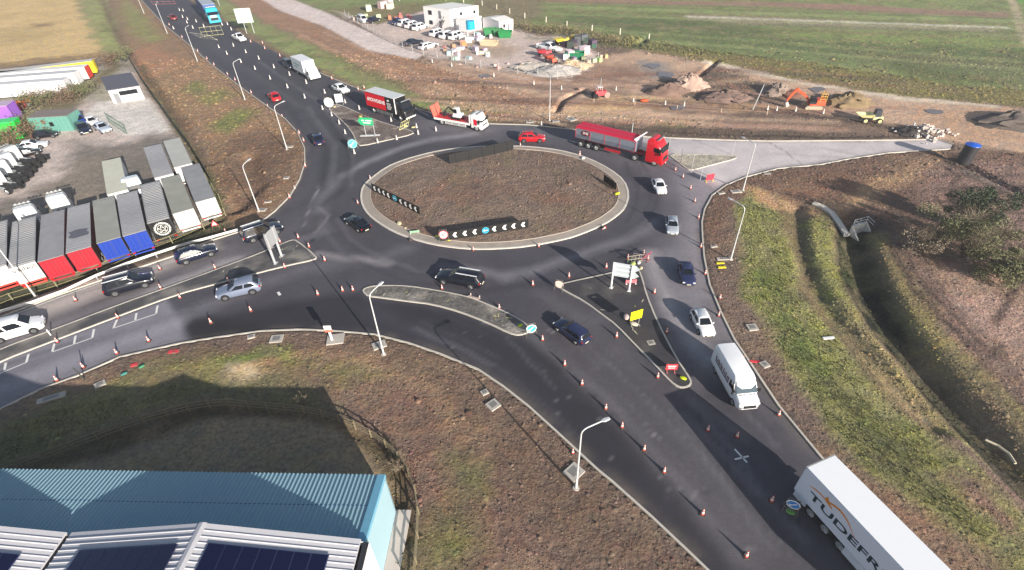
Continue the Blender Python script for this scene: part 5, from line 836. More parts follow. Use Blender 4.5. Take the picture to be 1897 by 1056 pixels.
# ------------------------------------------------------------------ concrete slabs and lids on the ground
def slab(px, w_, l_, label, ang=None, m=CONC, lid=True, name='drain_slab', cat='slab', group='concrete drain slabs', h=.1):
    p = G(*px); t = thing(name, label, cat, (p[0], p[1], zt(p)+.02), random.uniform(-.5, .5) if ang is None else math.radians(ang), group); w_ *= .88; l_ *= .88
    mb = MB(); mb.box(-w_/2, w_/2, -l_/2, l_/2, -.2, h, .02, .02); obj('slab', mb.mesh('slab', m), t)
    if lid: mb = MB(); mb.box(-w_*.28, w_*.28, -l_*.28, l_*.28, h, h+.02); obj('lid', mb.mesh('lid', mat((140,138,134), .6, .3, 0, .3)), t)
    return t
for px, w_, l_, lb, a in [((513,629),1.5,1.3,'pale drain slab left of the signpost slab on the south verge',5), ((466,625),.9,.7,'small drain slab on the south verge, farthest left of the signpost',20), ((703,641),1.6,1.2,'grey slab just behind the lamp south of the crescent island',25), ((898,728),.8,.7,'small slab beside the slip road above the larger lidded one',30), ((914,752),1.3,1.2,'square lidded slab beside the slip road',38),
 ((1063,876),1.6,1.4,'raised lidded slab beside the nearest street lamp',42), ((1206,636),.9,.8,'small ribbed cover on the south-east island',10), ((1393,608),1.2,1.1,'square slab on the east verge level with the white hatchback',5), ((1416,677),.9,.9,'brownish slab beside the red sign lying on the east verge',20), ((186,713),1.1,.9,'diamond-set slab on the verge below the left road',40), ((96,738),2.6,.8,'long pale slab half into the building shadow at lower left',25),
 ((933,292),1.3,.8,'slab in the north of the roundabout soil, left one',10), ((974,281),.9,.6,'small slab in the north of the roundabout soil, right one',0), ((1108,343),1.5,.9,'slab left of the small black board in the east of the roundabout',10), ((1127,351),1.1,.8,'tan slab directly below the small black board',5), ((1145,340),.9,.7,'slab between the small black board and the east kerb',0), ((902,435),1.6,1.0,'slab in front of the south chevron board',6), ((1069,353),.9,.6,'pale patch slab in the roundabout soil right of centre',0),
 ((752,368),1.2,.8,'slab behind the west chevron board',10), ((726,377),1.7,1.,'large pale slab in front of the west chevron board',20), ((531,331),1.0,.9,'square slab on the west verge between two lamps',5), ((537,273),1.3,.8,'slab beside the foot of the lamp nearest the roundabout on the west side',0), ((486,390),1.4,.9,'slab beside the foot of the lamp near the yard corner',0), ((497,375),1.2,.5,'thin slab on the west verge above the yard-corner lamp',10),
 ((982,227),1.8,1.,'slab left of the north lamp post',0), ((1030,226),1.6,.9,'slab just right of the north lamp post',0), ((1058,222),1.8,2.2,'skewed slab farther right of the north lamp post',30), ((1363,356),1.8,1.,'slab left of the corner lamp on the concrete side road',5), ((1336,359),1.2,.6,'rubble-like slab at the kerb left of the corner lamp',15), ((1322,458),1.,.5,'narrow slab on the east verge above the yellow floor signs',10), ((1342,481),2.2,.6,'long ribbed slab at the foot of the east verge lamp',0), ((1421,323),1.2,.6,'stone slab on the soil right of the side road kerb',0)]: slab(px, w_, l_, lb, a)
slab((622,630), 2.0, 1.7, 'large square concrete base carrying the signpost on the south verge', 8, lid=False); slab((686,252), 4.2, .8, 'white concrete strip under the green direction sign', 3, WHITE, False); slab((1534,628), 1.4, .35, 'white plank lying in the grass of the east swale', 5, WHITE, False, 'plank', 'plank', 'loose boards')
RSG = mat((206,66,74), .5)
slab((322,652), 1.2, .55, 'red sign board lying flat on the south verge', 8, RSG, False, 'sign_board', 'sign', 'sign boards lying flat', .04); slab((1398,671), 1.2, .35, 'red and white sign board lying flat on the east verge', -8, RSG, False, 'sign_board', 'sign', 'sign boards lying flat', .04); slab((249,677), .7, .5, 'small red folded sign near the left road with green bag', 25, RSG, False, 'sign_board', 'sign', 'sign boards lying flat', .05)
YS = mat((226,206,40), .55); slab((1334,489), 1.1, .35, 'upper yellow floor sign below the east verge lamp', 0, YS, False, 'floor_sign', 'sign', 'yellow floor signs', .1); slab((1337,497), 1.1, .35, 'lower yellow floor sign below the east verge lamp', 0, YS, False, 'floor_sign', 'sign', 'yellow floor signs', .1)
slab((682,262), 2.2, 1.0, 'yellow board lying on the north-west island', 12, mat((216,176,60), .5), False, 'sign_board', 'sign', 'sign boards lying flat', .05)
def sandbag(px, rgb, label, s=1.):
    p = G(*px); mb = MB(); rings = []; s *= .72
    for i in range(9):
        u = i/8; r = math.sin(PI*(u*.86+.07))**.5; rings.append([((u-.5)*.75*s, .26*s*r*math.cos(a), .13*s+.13*s*r*math.sin(a)*(1 if k % 2 else .9)) for k, a in enumerate([2*PI*j/10 for j in range(10)])])
    mb.loft(rings); single('sandbag', mb, mat(rgb, .7, var=.2, bump=.3), label, 'sandbag', (p[0], p[1], zt(p) if sdp(np.array([p[0]]), np.array([p[1]]), ROAD)[0] > 0 else .1), random.uniform(0, 3), 'sandbags holding signs', smooth=60)
for px, rgb, lb, s in [((964,605),(196,214,30),'yellow-green sandbag behind the round blue sign at the crescent island tip',1.0), ((811,440),(216,206,60),'left yellow sandbag under the 30 sign frame',1.3), ((829,446),(222,210,50),'front yellow sandbag under the 30 sign frame',1.6), ((1143,361),(214,206,40),'yellow sandbags below the small black board',1.6), ((1463,951),(96,150,70),'green sandbag under the blue arrow sign near the trailer',1.2), ((1265,703),(200,220,30),'bright yellow-green sandbag at the south tip of the big island',1.15),
 ((740,416),(206,196,160),'cream sandbag in the soil at the south-west of the roundabout',1.7), ((751,424),(196,176,140),'small tan sandbag right of the cream one',1.), ((1172,492),(190,200,110),'lime sandbag at the barrier heap',1.6), ((1183,489),(230,224,220),'white sandbag at the barrier heap',1.2), ((1160,590),(220,190,186),'pinkish sandbag left of the yellow sign',1.6), ((1174,603),(220,206,180),'cream sandbag under the yellow sign',1.6), ((668,218),(200,180,110),'tan sandbag on the north-east kerb of the north-west island',1.8), ((751,236),(222,216,150),'cream sandbag by the right corner of the north-west island',2.), ((264,681),(70,150,110),'teal bag right of the small red folded sign',1.), ((231,694),(70,140,130),'teal bag left of the small red folded sign',1.1), ((1080,295),(226,226,222),'white sandbag by the orange cone on the roundabout kerb',1.6), ((1187,499),(216,200,160),'tan sandbag on the north tip of the big island',1.1), ((620,200),(210,196,150),'cream sandbag under the round sign on the north-west island',1.6), ((766,238),(206,190,140),'tan sandbag at the far right corner of the north-west island',1.5), ((1193,189),(220,90,50),'orange bag on the tan strip of the muddy site',3.0)]: sandbag(px, rgb, lb, s)
# ------------------------------------------------------------------ chevron boards
def board(label, a, b, hz, face, cz=0, disc=None, chev=(), flip=1):
    # a, b: pixels of the bottom corners; board faces the side 'face' (+1: towards the right of a->b turned clockwise)
    p, q = G(*a, .3), G(*b, .3); d = q-p; l = np.hypot(*d); t = thing('chevron_board', label, 'road sign', (p[0], p[1], .1), math.atan2(d[1], d[0]), 'black chevron boards on the roundabout')
    mb = MB(); mb.box(0, l, -.03, .03, .2, hz); obj('panel', mb.mesh('panel', mat((16,17,19), .6)), t)
    for k in range(5): mb = MB(); x = l*(k+.5)/5; mb.tube((x, -face*.08, -.2), (x, -face*.08, hz*.95), .045, .045, 6); obj('post', mb.mesh('post', DARK), t)
    y = face*.036; mz = (hz+.2)/2
    for u in chev:
        mb = MB(); x = u*l; w_, hh, th = .42, .36, .30; s = flip
        for sg in (1, -1):
            pts = [(x-s*w_*.6, y, mz), (x-s*w_*.6+s*th*1.3, y, mz), (x+s*w_*.8+0*th, y, mz+sg*hh), (x+s*w_*.8-s*th*1.1, y, mz+sg*hh)]; mb.plate(pts, (0, face, 0), .012)
        obj('chevron', mb.mesh('chevron', mat((238,238,236), .5)), t)
    if disc is not None:
        mb = MB(); x = disc*l; mb.tube((x, y, mz), (x, y+face*.03, mz), .46, .46, 28); c_ = obj('arrow_disc', mb.mesh('arrow_disc', mat((70,190,210), .5)), t); mb = MB(); mb.tube((x, y+face*.03, mz), (x, y+face*.034, mz), .4, .4, 28); obj('disc_face', mb.mesh('disc_face', mat((40,130,170), .5)), c_)
        mb = MB(); mb.box(x-.22, x+.28, min(y+face*.036, y+face*.042), max(y+face*.036, y+face*.042), mz-.05, mz+.05); mb.plate([(x-.34, y+face*.036, mz), (x-.1, y+face*.036, mz+.16), (x-.1, y+face*.036, mz-.16)], (0, face, 0), .006); obj('arrow', mb.mesh('arrow', WHITE), c_)
    return t
uu = [(v-815)/(979-815) for v in (842,860,878,914,933,950,968)]; board('black board with seven white chevrons and a blue disc, nearest on the roundabout', (815,447), (979,422), 1.5, -1, 0, .51, uu)
board('black chevron board with blue disc facing the west exit, on the left of the roundabout', (690,352), (778,397), 1.35, -1, 0, .50, [.06,.16,.26,.36,.62,.72,.82,.92])
board('long black board seen from behind at the north edge of the roundabout soil', (833,305), (951,277), 1.95, 1, 0, None, ()); board('short black board seen from behind in the east of the roundabout', (1118,335), (1141,352), 1.3, 1, 0, None, ())
# ------------------------------------------------------------------ signs on legs
def panel_sign(label, legs, corners_z, w_m, fm, lm=GALV, face=1, bars=2, over=(0., 0.), cat='road sign', arrow=0, name='road_sign', rw=.06, lines=None, legz=0, z0=0.):
    p, q = G(*legs[0]), G(*legs[1]); d = q-p; l = np.hypot(*d); t = thing(name, label, cat, (p[0], p[1], z0), math.atan2(d[1], d[0])); a, b = corners_z
    for x in (0, l): mb = MB(); mb.tube((x, -face*.08, 0), (x, -face*.08, b), rw, rw, 8); mb.box(x-rw*2, x+rw*2, -.2, .1, 0, .05); obj('leg', mb.mesh('leg', lm), t)
    x0, x1 = -over[0], l+over[1]; mb = MB(); zc = (a+b)/2
    poly = [(x0, a), (x1, a), (x1, b), (x0, b)]
    if arrow > 0: poly = [(x0, a), (x1, a), (x1+.5, (a+zc)/2), (x1, zc), (x1+.5, (b+zc)/2), (x1, b), (x0, b)]
    if arrow < 0: poly = [(x0, a), (x1, a), (x1, b), (x0, b), (x0-.55, zc)]
    mb.plate([(x, 0, z) for x, z in poly], (0, face, 0), .04); pn = obj('panel', mb.mesh('panel', fm), t)
    for k in range(bars): mb = MB(); z = a+(b-a)*(k+.6)/(bars+.2); mb.box(x0+.05, x1-.05, min(-face*.06, 0), max(-face*.06, 0), z-.04, z+.04); obj('rail', mb.mesh('rail', lm), t)
    if lines:
        mb = MB()
        for (u0, u1, v0, v1) in lines: y = face*.045; mb.box(x0+(x1-x0)*u0, x0+(x1-x0)*u1, min(y, y+face*.006), max(y, y+face*.006), a+(b-a)*v0, a+(b-a)*v1)
        obj('legend', mb.mesh('legend', WHITE), pn)
    return t
GREY = mat((186,194,200), .5, .1)
panel_sign('large grey direction sign seen from behind with stepped right end on the south-east island', ((1132,534),(1165,540)), (1.75,3.6), 0, GREY, WHITE, 1, 3, (.1,.35), arrow=1, rw=.1, z0=.1)
wsg = panel_sign('tall white direction sign with two thick posts on the west island', ((511,489),(523,475)), (2.2,4.3), 0, mat((150,152,156), .5), GALV, -1, 5, (.35,.5), rw=.16, z0=.1)
panel_sign('green direction sign pointing left on the north-west island', ((678,252),(695,253)), (2.0,3.4), 0, mat((44,176,120), .5), GALV, -1, 2, (.5,.1), arrow=-1, lines=[(.1,.3,.55,.7),(.4,.9,.55,.7),(.2,.8,.25,.4)], z0=.1)
panel_sign('pale rectangular direction sign on two legs beside the far north-west road', ((457,62),(471,61)), (3.,7.), 0, mat((196,214,208), .5), GALV, -1, 2, (1.6,.8), rw=.1)
panel_sign('direction sign cut by the top edge beside the far north-west road', ((390,13),(407,11)), (3.,6.5), 0, mat((214,224,222), .5), GALV, -1, 2, (1.2,.8), rw=.12)
YL = mat((236,224,20), .5); panel_sign('yellow temporary sign on a frame in the big south-east island', ((1170,607),(1183,603)), (1.0,2.15), 0, YL, mat((150,150,140), .5), -1, 1, (.35,.2), 'temporary sign', name='temporary_sign', rw=.035, z0=.1)
panel_sign('red temporary sign with white lines at the south tip of the big island', ((1235,690),(1249,690)), (.3,1.05), 0, mat((200,64,74), .5), mat((190,110,110), .5), -1, 1, (.2,.2), 'temporary sign', name='temporary_sign', rw=.03, lines=[(.15,.85,.62,.75),(.2,.8,.3,.42)], z0=.1)
panel_sign('small white rectangular sign board at the top of the north-west island', ((624,194),(636,193)), (.5,2.2), 0, mat((228,230,230), .5), GALV, -1, 1, (.1,.1), 'temporary sign', name='temporary_sign', rw=.04)
panel_sign('red board with yellow base on the concrete lane near the thin post', ((1308,337),(1320,335)), (.25,1.2), 0, mat((210,50,70), .5), mat((220,200,80), .5), -1, 1, (.1,.1), 'temporary sign', name='temporary_sign', rw=.05)
panel_sign('pink and white folded board lying low behind the right sign leg on the big island', ((1160,527),(1177,526)), (.1,.55), 0, mat((214,110,120), .5), WHITE, -1, 1, (.1,.1), 'temporary sign', name='temporary_sign', rw=.04, z0=.1)
panel_sign('green-framed low board beside the kerb in the south-west of the roundabout', ((761,434),(776,432)), (.05,.35), 0, mat((130,170,140), .5), WHITE, -1, 1, (.1,.1), 'temporary sign', name='temporary_sign', rw=.03, z0=.15)
def round_sign(label, px, fwd, r, zc, rgb, ring=None, txt=None, arrow=False, z0=0., frame=True):
    p = G(*px); f = G(*fwd)-p; t = thing('temporary_sign', label, 'temporary sign', (p[0], p[1], z0), math.atan2(f[1], f[0])-PI/2+PI, None)   # local -y faces fwd
    fm = mat((120,118,112), .5, .3)
    if frame:
        mb = MB()
        for s in (1, -1): mb.tube((s*r*1.05, .25, 0), (s*r*.75, 0, zc+r*1.1), .025); mb.tube((s*r*1.05, -.35, 0), (s*r*.75, 0, zc+r*1.1), .025)
        mb.tube((-r*.75, 0, zc+r*1.1), (r*.75, 0, zc+r*1.1), .025); mb.tube((-r, -.15, .35), (r, -.15, .35), .02); obj('frame', mb.mesh('frame', fm), t)
    mb = MB(); mb.tube((0, -.1, zc), (0, -.13, zc), r, r, 28); c_ = obj('sign_face', mb.mesh('sign_face', mat(rgb, .5)), t)
    if ring: mb = MB(); mb.tube((0, -.131, zc), (0, -.136, zc), r*.80, r*.80, 28); obj('face_centre', mb.mesh('face_centre', mat(ring, .5)), c_)
    if txt: text_part(txt, r*1.05, BLACK, c_, face_mat((0, -.14, zc), (1, 0, 0)), 'lettering', .003, .01)
    if arrow:
        mb = MB(); mb.plate([(-.5*r, -.138, zc-.55*r), (-.6*r, -.138, zc-.05*r), (-.4*r, -.138, zc-.18*r), (.35*r, -.138, zc+.5*r), (.5*r, -.138, zc+.35*r), (-.25*r, -.138, zc-.32*r), (-.1*r, -.138, zc-.52*r)], (0, -1, 0), .006); obj('arrow', mb.mesh('arrow', WHITE), c_)
    return t
round_sign('30 speed limit roundel on a folding frame beside the nearest chevron board', (823,449), (826,540), .62, 1.1, (220,120,130), (238,226,226), '30', z0=.15)
round_sign('turquoise round arrow sign on a frame at the tip of the crescent island', (984,620), (1010,700), .55, .95, (226,240,240), (60,180,190), None, True)
round_sign('blue round keep-left arrow sign near the refrigerated trailer', (1463,945), (1440,1040), .48, .95, (230,236,240), (50,130,206), None, True)
round_sign('white round sign back beside the rectangular board on the north-west island', (612,201), (560,260), 1.0, 1.3, (226,228,226), None, None)
round_sign('cyan round sign fallen against its frame at the south tip of the north-west island', (655,275), (640,330), .8, .9, (150,225,225), (80,200,205), None, True)
round_sign('small white and orange sign on a tripod at the left tip of the south-east island', (1036,537), (1000,600), .5, .9, (232,206,196), None, None)
# triangular sign
p = G(401,424); t = thing('triangular_sign', 'red-edged triangular warning sign on a tripod on the grass beside the west road', 'road sign', (p[0], p[1], zt(p)), .3); mb = MB(); mb.plate([(-.5, 0, .5), (.5, 0, .5), (0, 0, 1.4)], (0, -1, 0), .03); obj('panel', mb.mesh('panel', mat((200,60,60), .5)), t); mb = MB(); mb.plate([(-.3, -.035, .6), (.3, -.035, .6), (0, -.035, 1.15)], (0, -1, 0), .005); obj('panel_centre', mb.mesh('panel_centre', WHITE), t)
for s in (-1, 1, 0): mb = MB(); mb.tube((s*.5, 0 if s else .5, 0), (0, .03, 1.35), .02); obj('leg', mb.mesh('leg', mat((170,130,110), .5)), t)
# arrow signpost on the concrete base
p = G(613,632); t = thing('signpost', 'pale signpost with stacked orange and white plates on its square concrete base', 'road sign', (p[0]+.15, p[1], .2)); mb = MB(); mb.tube((0, 0, 0), (0, 0, 1.9), .13, .12, 10); obj('post', mb.mesh('post', WHITE), t)
for k, (z, rgb) in enumerate(((1.35, (214,110,90)), (1.65, (226,200,190)), (1.95, (236,236,236)))): mb = MB(); mb.box(-.38, .38, -.16, -.12, z-.14, z+.14); obj('plate', mb.mesh('plate', mat(rgb, .5)), t)
# barrier heap at the top of the big island
def barrier(label, px, ang, rgb, w_=1.9, h=1.0, lean=0., g='plastic barriers and frames on the road'):
    p = G(*px); mb = MB(); 
    for z in (.12, h*.5, h): mb.tube((-w_/2, 0, z), (w_/2, 0, z), .04, .04, 6)
    for k in range(5): x = -w_/2+w_*k/4; mb.tube((x, 0, 0 if k in (0, 4) else .12), (x, 0, h), .03, .03, 6)
    for x in (-w_*.4, w_*.4): mb.box(x-.05, x+.05, -.3, .3, 0, .06)
    o = single('barrier', mb, mat(rgb, .5, var=.2), label, 'barrier', (p[0], p[1], .02), math.radians(ang), g); o.rotation_euler.x = lean
barrier('thin metal frame standing left in the heap above the big grey sign', (1176,486), 10, (150,150,130)); barrier('thin metal frame standing right in the heap above the big grey sign', (1187,484), -15, (140,120,130)); barrier('pink plastic barrier leaning at the back of the heap above the big grey sign', (1194,478), 40, (170,70,90), 1.6, .9, .5)
barrier('dark knocked-down barrier between the black lorry and the north-west island', (694,219), 20, (60,50,50), 3.6, 1.6, .9); barrier('cream fallen frame on the right corner of the north-west island', (748,238), 60, (226,220,160), 2.6, 1.8, .4); barrier('dark bent frame on the edge of the north-west island beside a tan sandbag', (669,216), 10, (70,44,40), 2.6, 1.4, .8); barrier('small fallen frame on the crescent island kerb', (880,550), -25, (210,190,180), 1.4, .6, 1.1)
barrier('jumbled white site frames on the far road right of the pickup', (386,72), -30, (214,214,196), 9, 3, .9); barrier('jumbled cream site frames among the far cones', (395,66), 20, (206,200,150), 6, 3, .4); barrier('red and white barriers across the far road above the dark red car', (305,8), 0, (190,120,120), 9, 2.4, .5)
# ------------------------------------------------------------------ palisade gate, fences, barrier
def rail_fence(name, label, cat, px, hz, n_rails, sp, pm, rm, rr=.05, pr=.07, zb=.15, flat=False, part='rail', zt_=0.):
    P = GP(px, zt_); t = thing(name, label, cat, (P[0][0], P[0][1], 0)); o = P[0]; seg = np.hypot(*(P[1:]-P[:-1]).T); cum = np.r_[0, np.cumsum(seg)]; n = max(2, int(cum[-1]/sp)); Q = []
    for k in range(n+1): s_ = cum[-1]*k/n; Q.append(np.array([np.interp(s_, cum, P[:, 0]), np.interp(s_, cum, P[:, 1])]))
    Z = [zt(q) for q in Q]
    for q, z in zip(Q, Z): mb = MB(); mb.box(q[0]-o[0]-pr, q[0]-o[0]+pr, q[1]-o[1]-pr, q[1]-o[1]+pr, z-.2, z+hz); obj('post', mb.mesh('post', pm), t)
    for r in range(n_rails):
        zz = zb+(hz-zb-.06)*r/max(1, n_rails-1) if n_rails > 1 else zb; mb = MB()
        for a, b, za, zc in zip(Q[:-1], Q[1:], Z[:-1], Z[1:]):
            if flat: e = (b-a)/np.linalg.norm(b-a); nn = np.array([-e[1], e[0]])*.03; mb.loft([[(*(a-o-nn), za+zz-rr), (*(a-o+nn), za+zz-rr), (*(a-o+nn), za+zz+rr), (*(a-o-nn), za+zz+rr)], [(*(b-o-nn), zc+zz-rr), (*(b-o+nn), zc+zz-rr), (*(b-o+nn), zc+zz+rr), (*(b-o-nn), zc+zz+rr)]])
            else: mb.tube((*(a-o), za+zz), (*(b-o), zc+zz), rr, rr, 6)
        obj(part, mb.mesh(part, rm), t)
    return t
TIM = mat((128,116,92), .85, var=.3, bump=.4)
rail_fence('timber_fence', 'weathered post-and-rail fence curving round the yard of the blue-roofed building', 'fence', [(-120,905),(0,868),(102,833),(164,810),(230,784),(289,766),(358,748),(419,743),(480,747),(533,753),(576,758),(610,766),(666,789),(694,805),(720,824),(737,843),(754,868),(766,893),(771,921),(775,950),(773,990),(771,1021),(766,1090)], 1.15, 3, 1.75, TIM, TIM, .04, .06, .35, True, zt_=.6)
rail_fence('safety_barrier', 'galvanised safety barrier between the lorry yard and the west road', 'barrier', [(-160,640),(0,576),(60,555),(150,522),(235,488),(330,456),(440,425)], .75, 1, 3.2, GALV, mat((226,226,220), .45, .2), .16, .05, .62, True, zt_=.65)
rail_fence('wire_fence', 'thin wire fence with slim posts in front of the parked trailers', 'fence', [(-60,590),(0,556),(120,520),(240,480),(340,446),(400,415),(418,398),(408,370),(385,335)], 1.3, 2, 4., mat((150,146,120), .7), mat((170,160,110), .6), .02, .04, .5)
GRM = mat((38,44,34), .8); rail_fence('yard_fence', 'dark green mesh fence along the east side of the lorry yard', 'fence', [(236,102),(252,130),(268,156),(300,202),(330,245),(352,272),(378,315),(396,348)], 1.8, 12, 3., GRM, GRM, .05, .06, .1, True)
rail_fence('field_fence', 'line of pale posts with wire along the green field behind the site', 'fence', [(740,2),(820,0),(905,12),(965,33),(1005,40),(1050,50),(1092,57),(1135,62),(1180,70),(1202,72)], 1.6, 2, 9., mat((214,206,190), .7), mat((150,150,140), .6), .02, .12, .8)
rail_fence('site_fence', 'steel mesh site fence between haul lane and car park', 'fence', [(640,30),(678,55),(710,72),(752,92),(790,104),(830,112),(880,125),(940,135),(990,140),(1050,150),(1108,112)], 1.9, 5, 5., GALV, mat((190,186,176), .6), .02, .05, .1)
rail_fence('low_barrier', 'low metal barrier behind the haul lane junction with cones', 'barrier', [(1100,190),(1180,196),(1260,203),(1340,209),(1420,214)], .8, 1, 7., mat((190,170,150), .7), mat((150,130,110), .7), .03, .05, .6)
a, b = G(203,228), G(236,249); mb = MB(); t = thing('palisade_gate', 'open green palisade gate leaf beside the silver-blue parked saloon', 'gate', (a[0], a[1], 0)); d = b-a
mb = MB(); 
for z in (.1, 1.1, 2.1): mb.tube((0, 0, z), (d[0], d[1], z), .05)
mb.tube((0, 0, 0), (0, 0, 2.2), .07); mb.tube((d[0], d[1], 0), (d[0], d[1], 2.2), .07); obj('frame', mb.mesh('frame', mat((90,110,96), .6)), t); mb = MB()
for k in range(1, 12): mb.tube((d[0]*k/12, d[1]*k/12, .1), (d[0]*k/12, d[1]*k/12, 2.2), .03, .03, 5)
obj('pale', mb.mesh('pale', mat((104,126,108), .6)), t)
# ------------------------------------------------------------------ blue and white industrial building
A0 = np.array([-9.3, 20.66]); ex = np.array([-28.0, 1.40]); ex /= np.hypot(*ex); BANG = math.atan2(ex[1], ex[0])   # local x runs west, local -y... towards the camera is +y mirrored below
t = thing('industrial_building', 'industrial building with blue ribbed lean-to roof and white twin-gabled solar roofs, lower left corner', 'building', (A0[0], A0[1], 0), BANG)
# local frame: x west along the eave, y towards the camera (south)
BLR = mat((134,168,182), .55, .15, 0, .06); BLW = mat((160,192,204), .55, 0, 0, .04); WR = mat((186,186,192), .5, 0, 0, .05); WWALL = mat((226,226,226), .6)
XL = 48.; mb = MB(); mb.loft([[(0, 0, 5.0), (XL, 0, 5.0), (XL, 5.2, 5.7), (0, 5.2, 5.7)], [(0, 0, 4.88), (XL, 0, 4.88), (XL, 5.2, 5.58), (0, 5.2, 5.58)]]); rf = obj('lean_to_roof', mb.mesh('lean_to_roof', BLR), t)
mb = MB(); k = 0
while .16+k*.30 < XL: x = .16+k*.30; mb.add([(x, -.03, 5.005), (x+.13, -.03, 5.005), (x+.13, 5.1, 5.70), (x, 5.1, 5.70), (x+.03, -.03, 5.04), (x+.10, -.03, 5.04), (x+.10, 5.1, 5.735), (x+.03, 5.1, 5.735)], [(4, 5, 6, 7), (0, 4, 7, 3), (1, 2, 6, 5), (0, 1, 5, 4)]); k += 1
tag(obj('roof_rib', mb.mesh('roof_rib', BLR), rf), kind='stuff')
mb = MB(); mb.box(.0, XL, 2.44, 2.47, 5.3, 5.36); obj('roof_lap', mb.mesh('roof_lap', mat((50,84,120), .6)), rf)
mb = MB(); mb.add([(-.02, 0, 5.08), (.5, 0, 5.08), (.5, 5.1, 5.78), (-.02, 5.1, 5.78), (-.06, 0, 4.8), (-.06, 5.1, 5.5)], [(0, 1, 2, 3), (0, 3, 5, 4)]); obj('verge_flashing', mb.mesh('verge_flashing', mat((112,170,196), .45)), rf)
mb = MB(); mb.add([(0, .03, 0), (0, 30, 0), (0, 30, 5.6), (0, 5, 5.62), (0, .03, 4.86), (.1, .03, 0), (.1, 30, 0), (.1, 30, 5.6), (.1, 5, 5.62), (.1, .03, 4.86)], [(0, 1, 2, 3, 4), (9, 8, 7, 6, 5), (0, 4, 9, 5)]); obj('end_wall', mb.mesh('end_wall', BLW), t)
mb = MB(); mb.box(0, XL, .06, .16, 0, 4.86); obj('front_wall', mb.mesh('front_wall', BLW), t)
PK = [0., 9.4, 18.6, 27.8, 37., 46.]; PZ = [6.1, 7.75, 6.2, 7.75, 6.2, 7.75]; Y0, Y1 = 5.15, 34.
mb = MB(); vs = [(x, Y0, 5.5) for x in PK]+[(x, Y0, z-.06) for x, z in zip(PK, PZ)]; mb.add(vs, [(i, i+1, 7+i, 6+i) for i in range(5)]); obj('gable_wall', mb.mesh('gable_wall', WWALL), t)
mb = MB(); mb.add([(-.35, Y0, 0), (-.35, Y1, 0), (-.35, Y1, 6.0), (-.35, Y0, 6.0), (0, Y0, 0), (0, Y0, 6.)], [(0, 1, 2, 3), (0, 3, 5, 4)]); obj('side_wall', mb.mesh('side_wall', WWALL), t)
mb = MB(); mb.box(-.33, .02, Y0, Y1, 5.9, 6.0); obj('gutter', mb.mesh('gutter', mat((44,46,52), .6)), t)
mb = MB(); mb.box(18.45, 18.75, Y0, Y1, 6.04, 6.1); obj('gutter', mb.mesh('gutter', mat((34,36,40), .6)), t)
for i in range(5):
    x0, x1, z0_, z1_ = PK[i], PK[i+1], PZ[i], PZ[i+1]; mb = MB(); x0b = x0+(.16 if i in (2, 0) else 0); x1b = x1-(.16 if i == 1 else 0); zf = lambda x: z0_+(z1_-z0_)*(x-x0)/(x1-x0)
    mb.loft([[(x0b, Y0-.12, zf(x0b)), (x1b, Y0-.12, zf(x1b)), (x1b, Y1, zf(x1b)), (x0b, Y1, zf(x0b))], [(x0b, Y0-.12, zf(x0b)-.1), (x1b, Y0-.12, zf(x1b)-.1), (x1b, Y1, zf(x1b)-.1), (x0b, Y1, zf(x0b)-.1)]]); r_ = obj('roof', mb.mesh('roof', WR), t)
    mb = MB(); y = Y0+.25
    while y < Y0+14: mb.add([(x0b, y, zf(x0b)+.002), (x1b, y, zf(x1b)+.002), (x1b, y+.09, zf(x1b)+.002), (x0b, y+.09, zf(x0b)+.002), (x0b, y+.03, zf(x0b)+.05), (x1b, y+.03, zf(x1b)+.05), (x1b, y+.06, zf(x1b)+.05), (x0b, y+.06, zf(x0b)+.05)], [(4, 5, 6, 7), (0, 1, 5, 4), (3, 7, 6, 2)]); y += .36
    tag(obj('roof_rib', mb.mesh('roof_rib', WR), r_), kind='stuff')
    # solar array
    PVM = mat((12,16,52), .12, .2, .6, .08); mb = MB(); a_, b_ = (x0+1.7, x1-.9) if z1_ > z0_ else (x0+.9, x1-1.8); nn_ = 7; wdt = (b_-a_)/nn_; o_ = [1.05, 1.15, 1.45, 1.5, 1.5][i]
    fr = MB(); fr.loft([[(a_-.03, Y0+o_-.03, zf(a_)+.10), (b_+.03, Y0+o_-.03, zf(b_)+.10), (b_+.03, Y0+12, zf(b_)+.10), (a_-.03, Y0+12, zf(a_)+.10)], [(a_-.03, Y0+o_-.03, zf(a_)+.13), (b_+.03, Y0+o_-.03, zf(b_)+.13), (b_+.03, Y0+12, zf(b_)+.13), (a_-.03, Y0+12, zf(a_)+.13)]])
    sp_ = obj('solar_array', fr.mesh('solar_array', mat((96,104,140), .4, .5)), t)
    for k in range(nn_):
        for j in range(6):
            u0, u1, v0, v1 = a_+k*wdt+.02, a_+(k+1)*wdt-.02, Y0+o_+j*1.75+.02, Y0+o_+(j+1)*1.75-.02
            if v0 > Y0+11: continue
            mb = MB(); mb.loft([[(u0, v0, zf(u0)+.135), (u1, v0, zf(u1)+.135), (u1, v1, zf(u1)+.135), (u0, v1, zf(u0)+.135)], [(u0, v0, zf(u0)+.15), (u1, v0, zf(u1)+.15), (u1, v1, zf(u1)+.15), (u0, v1, zf(u0)+.15)]]); obj('solar_panel', mb.mesh('solar_panel', PVM), sp_)
mb = MB(); 
for xr in (9.4, 27.8): mb = MB(); mb.loft([[(xr-.25, y, 7.76), (xr, y, 7.82), (xr+.25, y, 7.76)] for y in (Y0-.14, Y1)], cap=False, close=False); obj('ridge_cap', mb.mesh('ridge_cap', WR), t)
mb = MB(); mb.box(-1.15, -.02, -.1, 16, 0, .12); o = single('path', mb, mat((196,184,176), .9, var=.15), None, None, (A0[0], A0[1], 0), BANG); o['kind'] = 'structure'
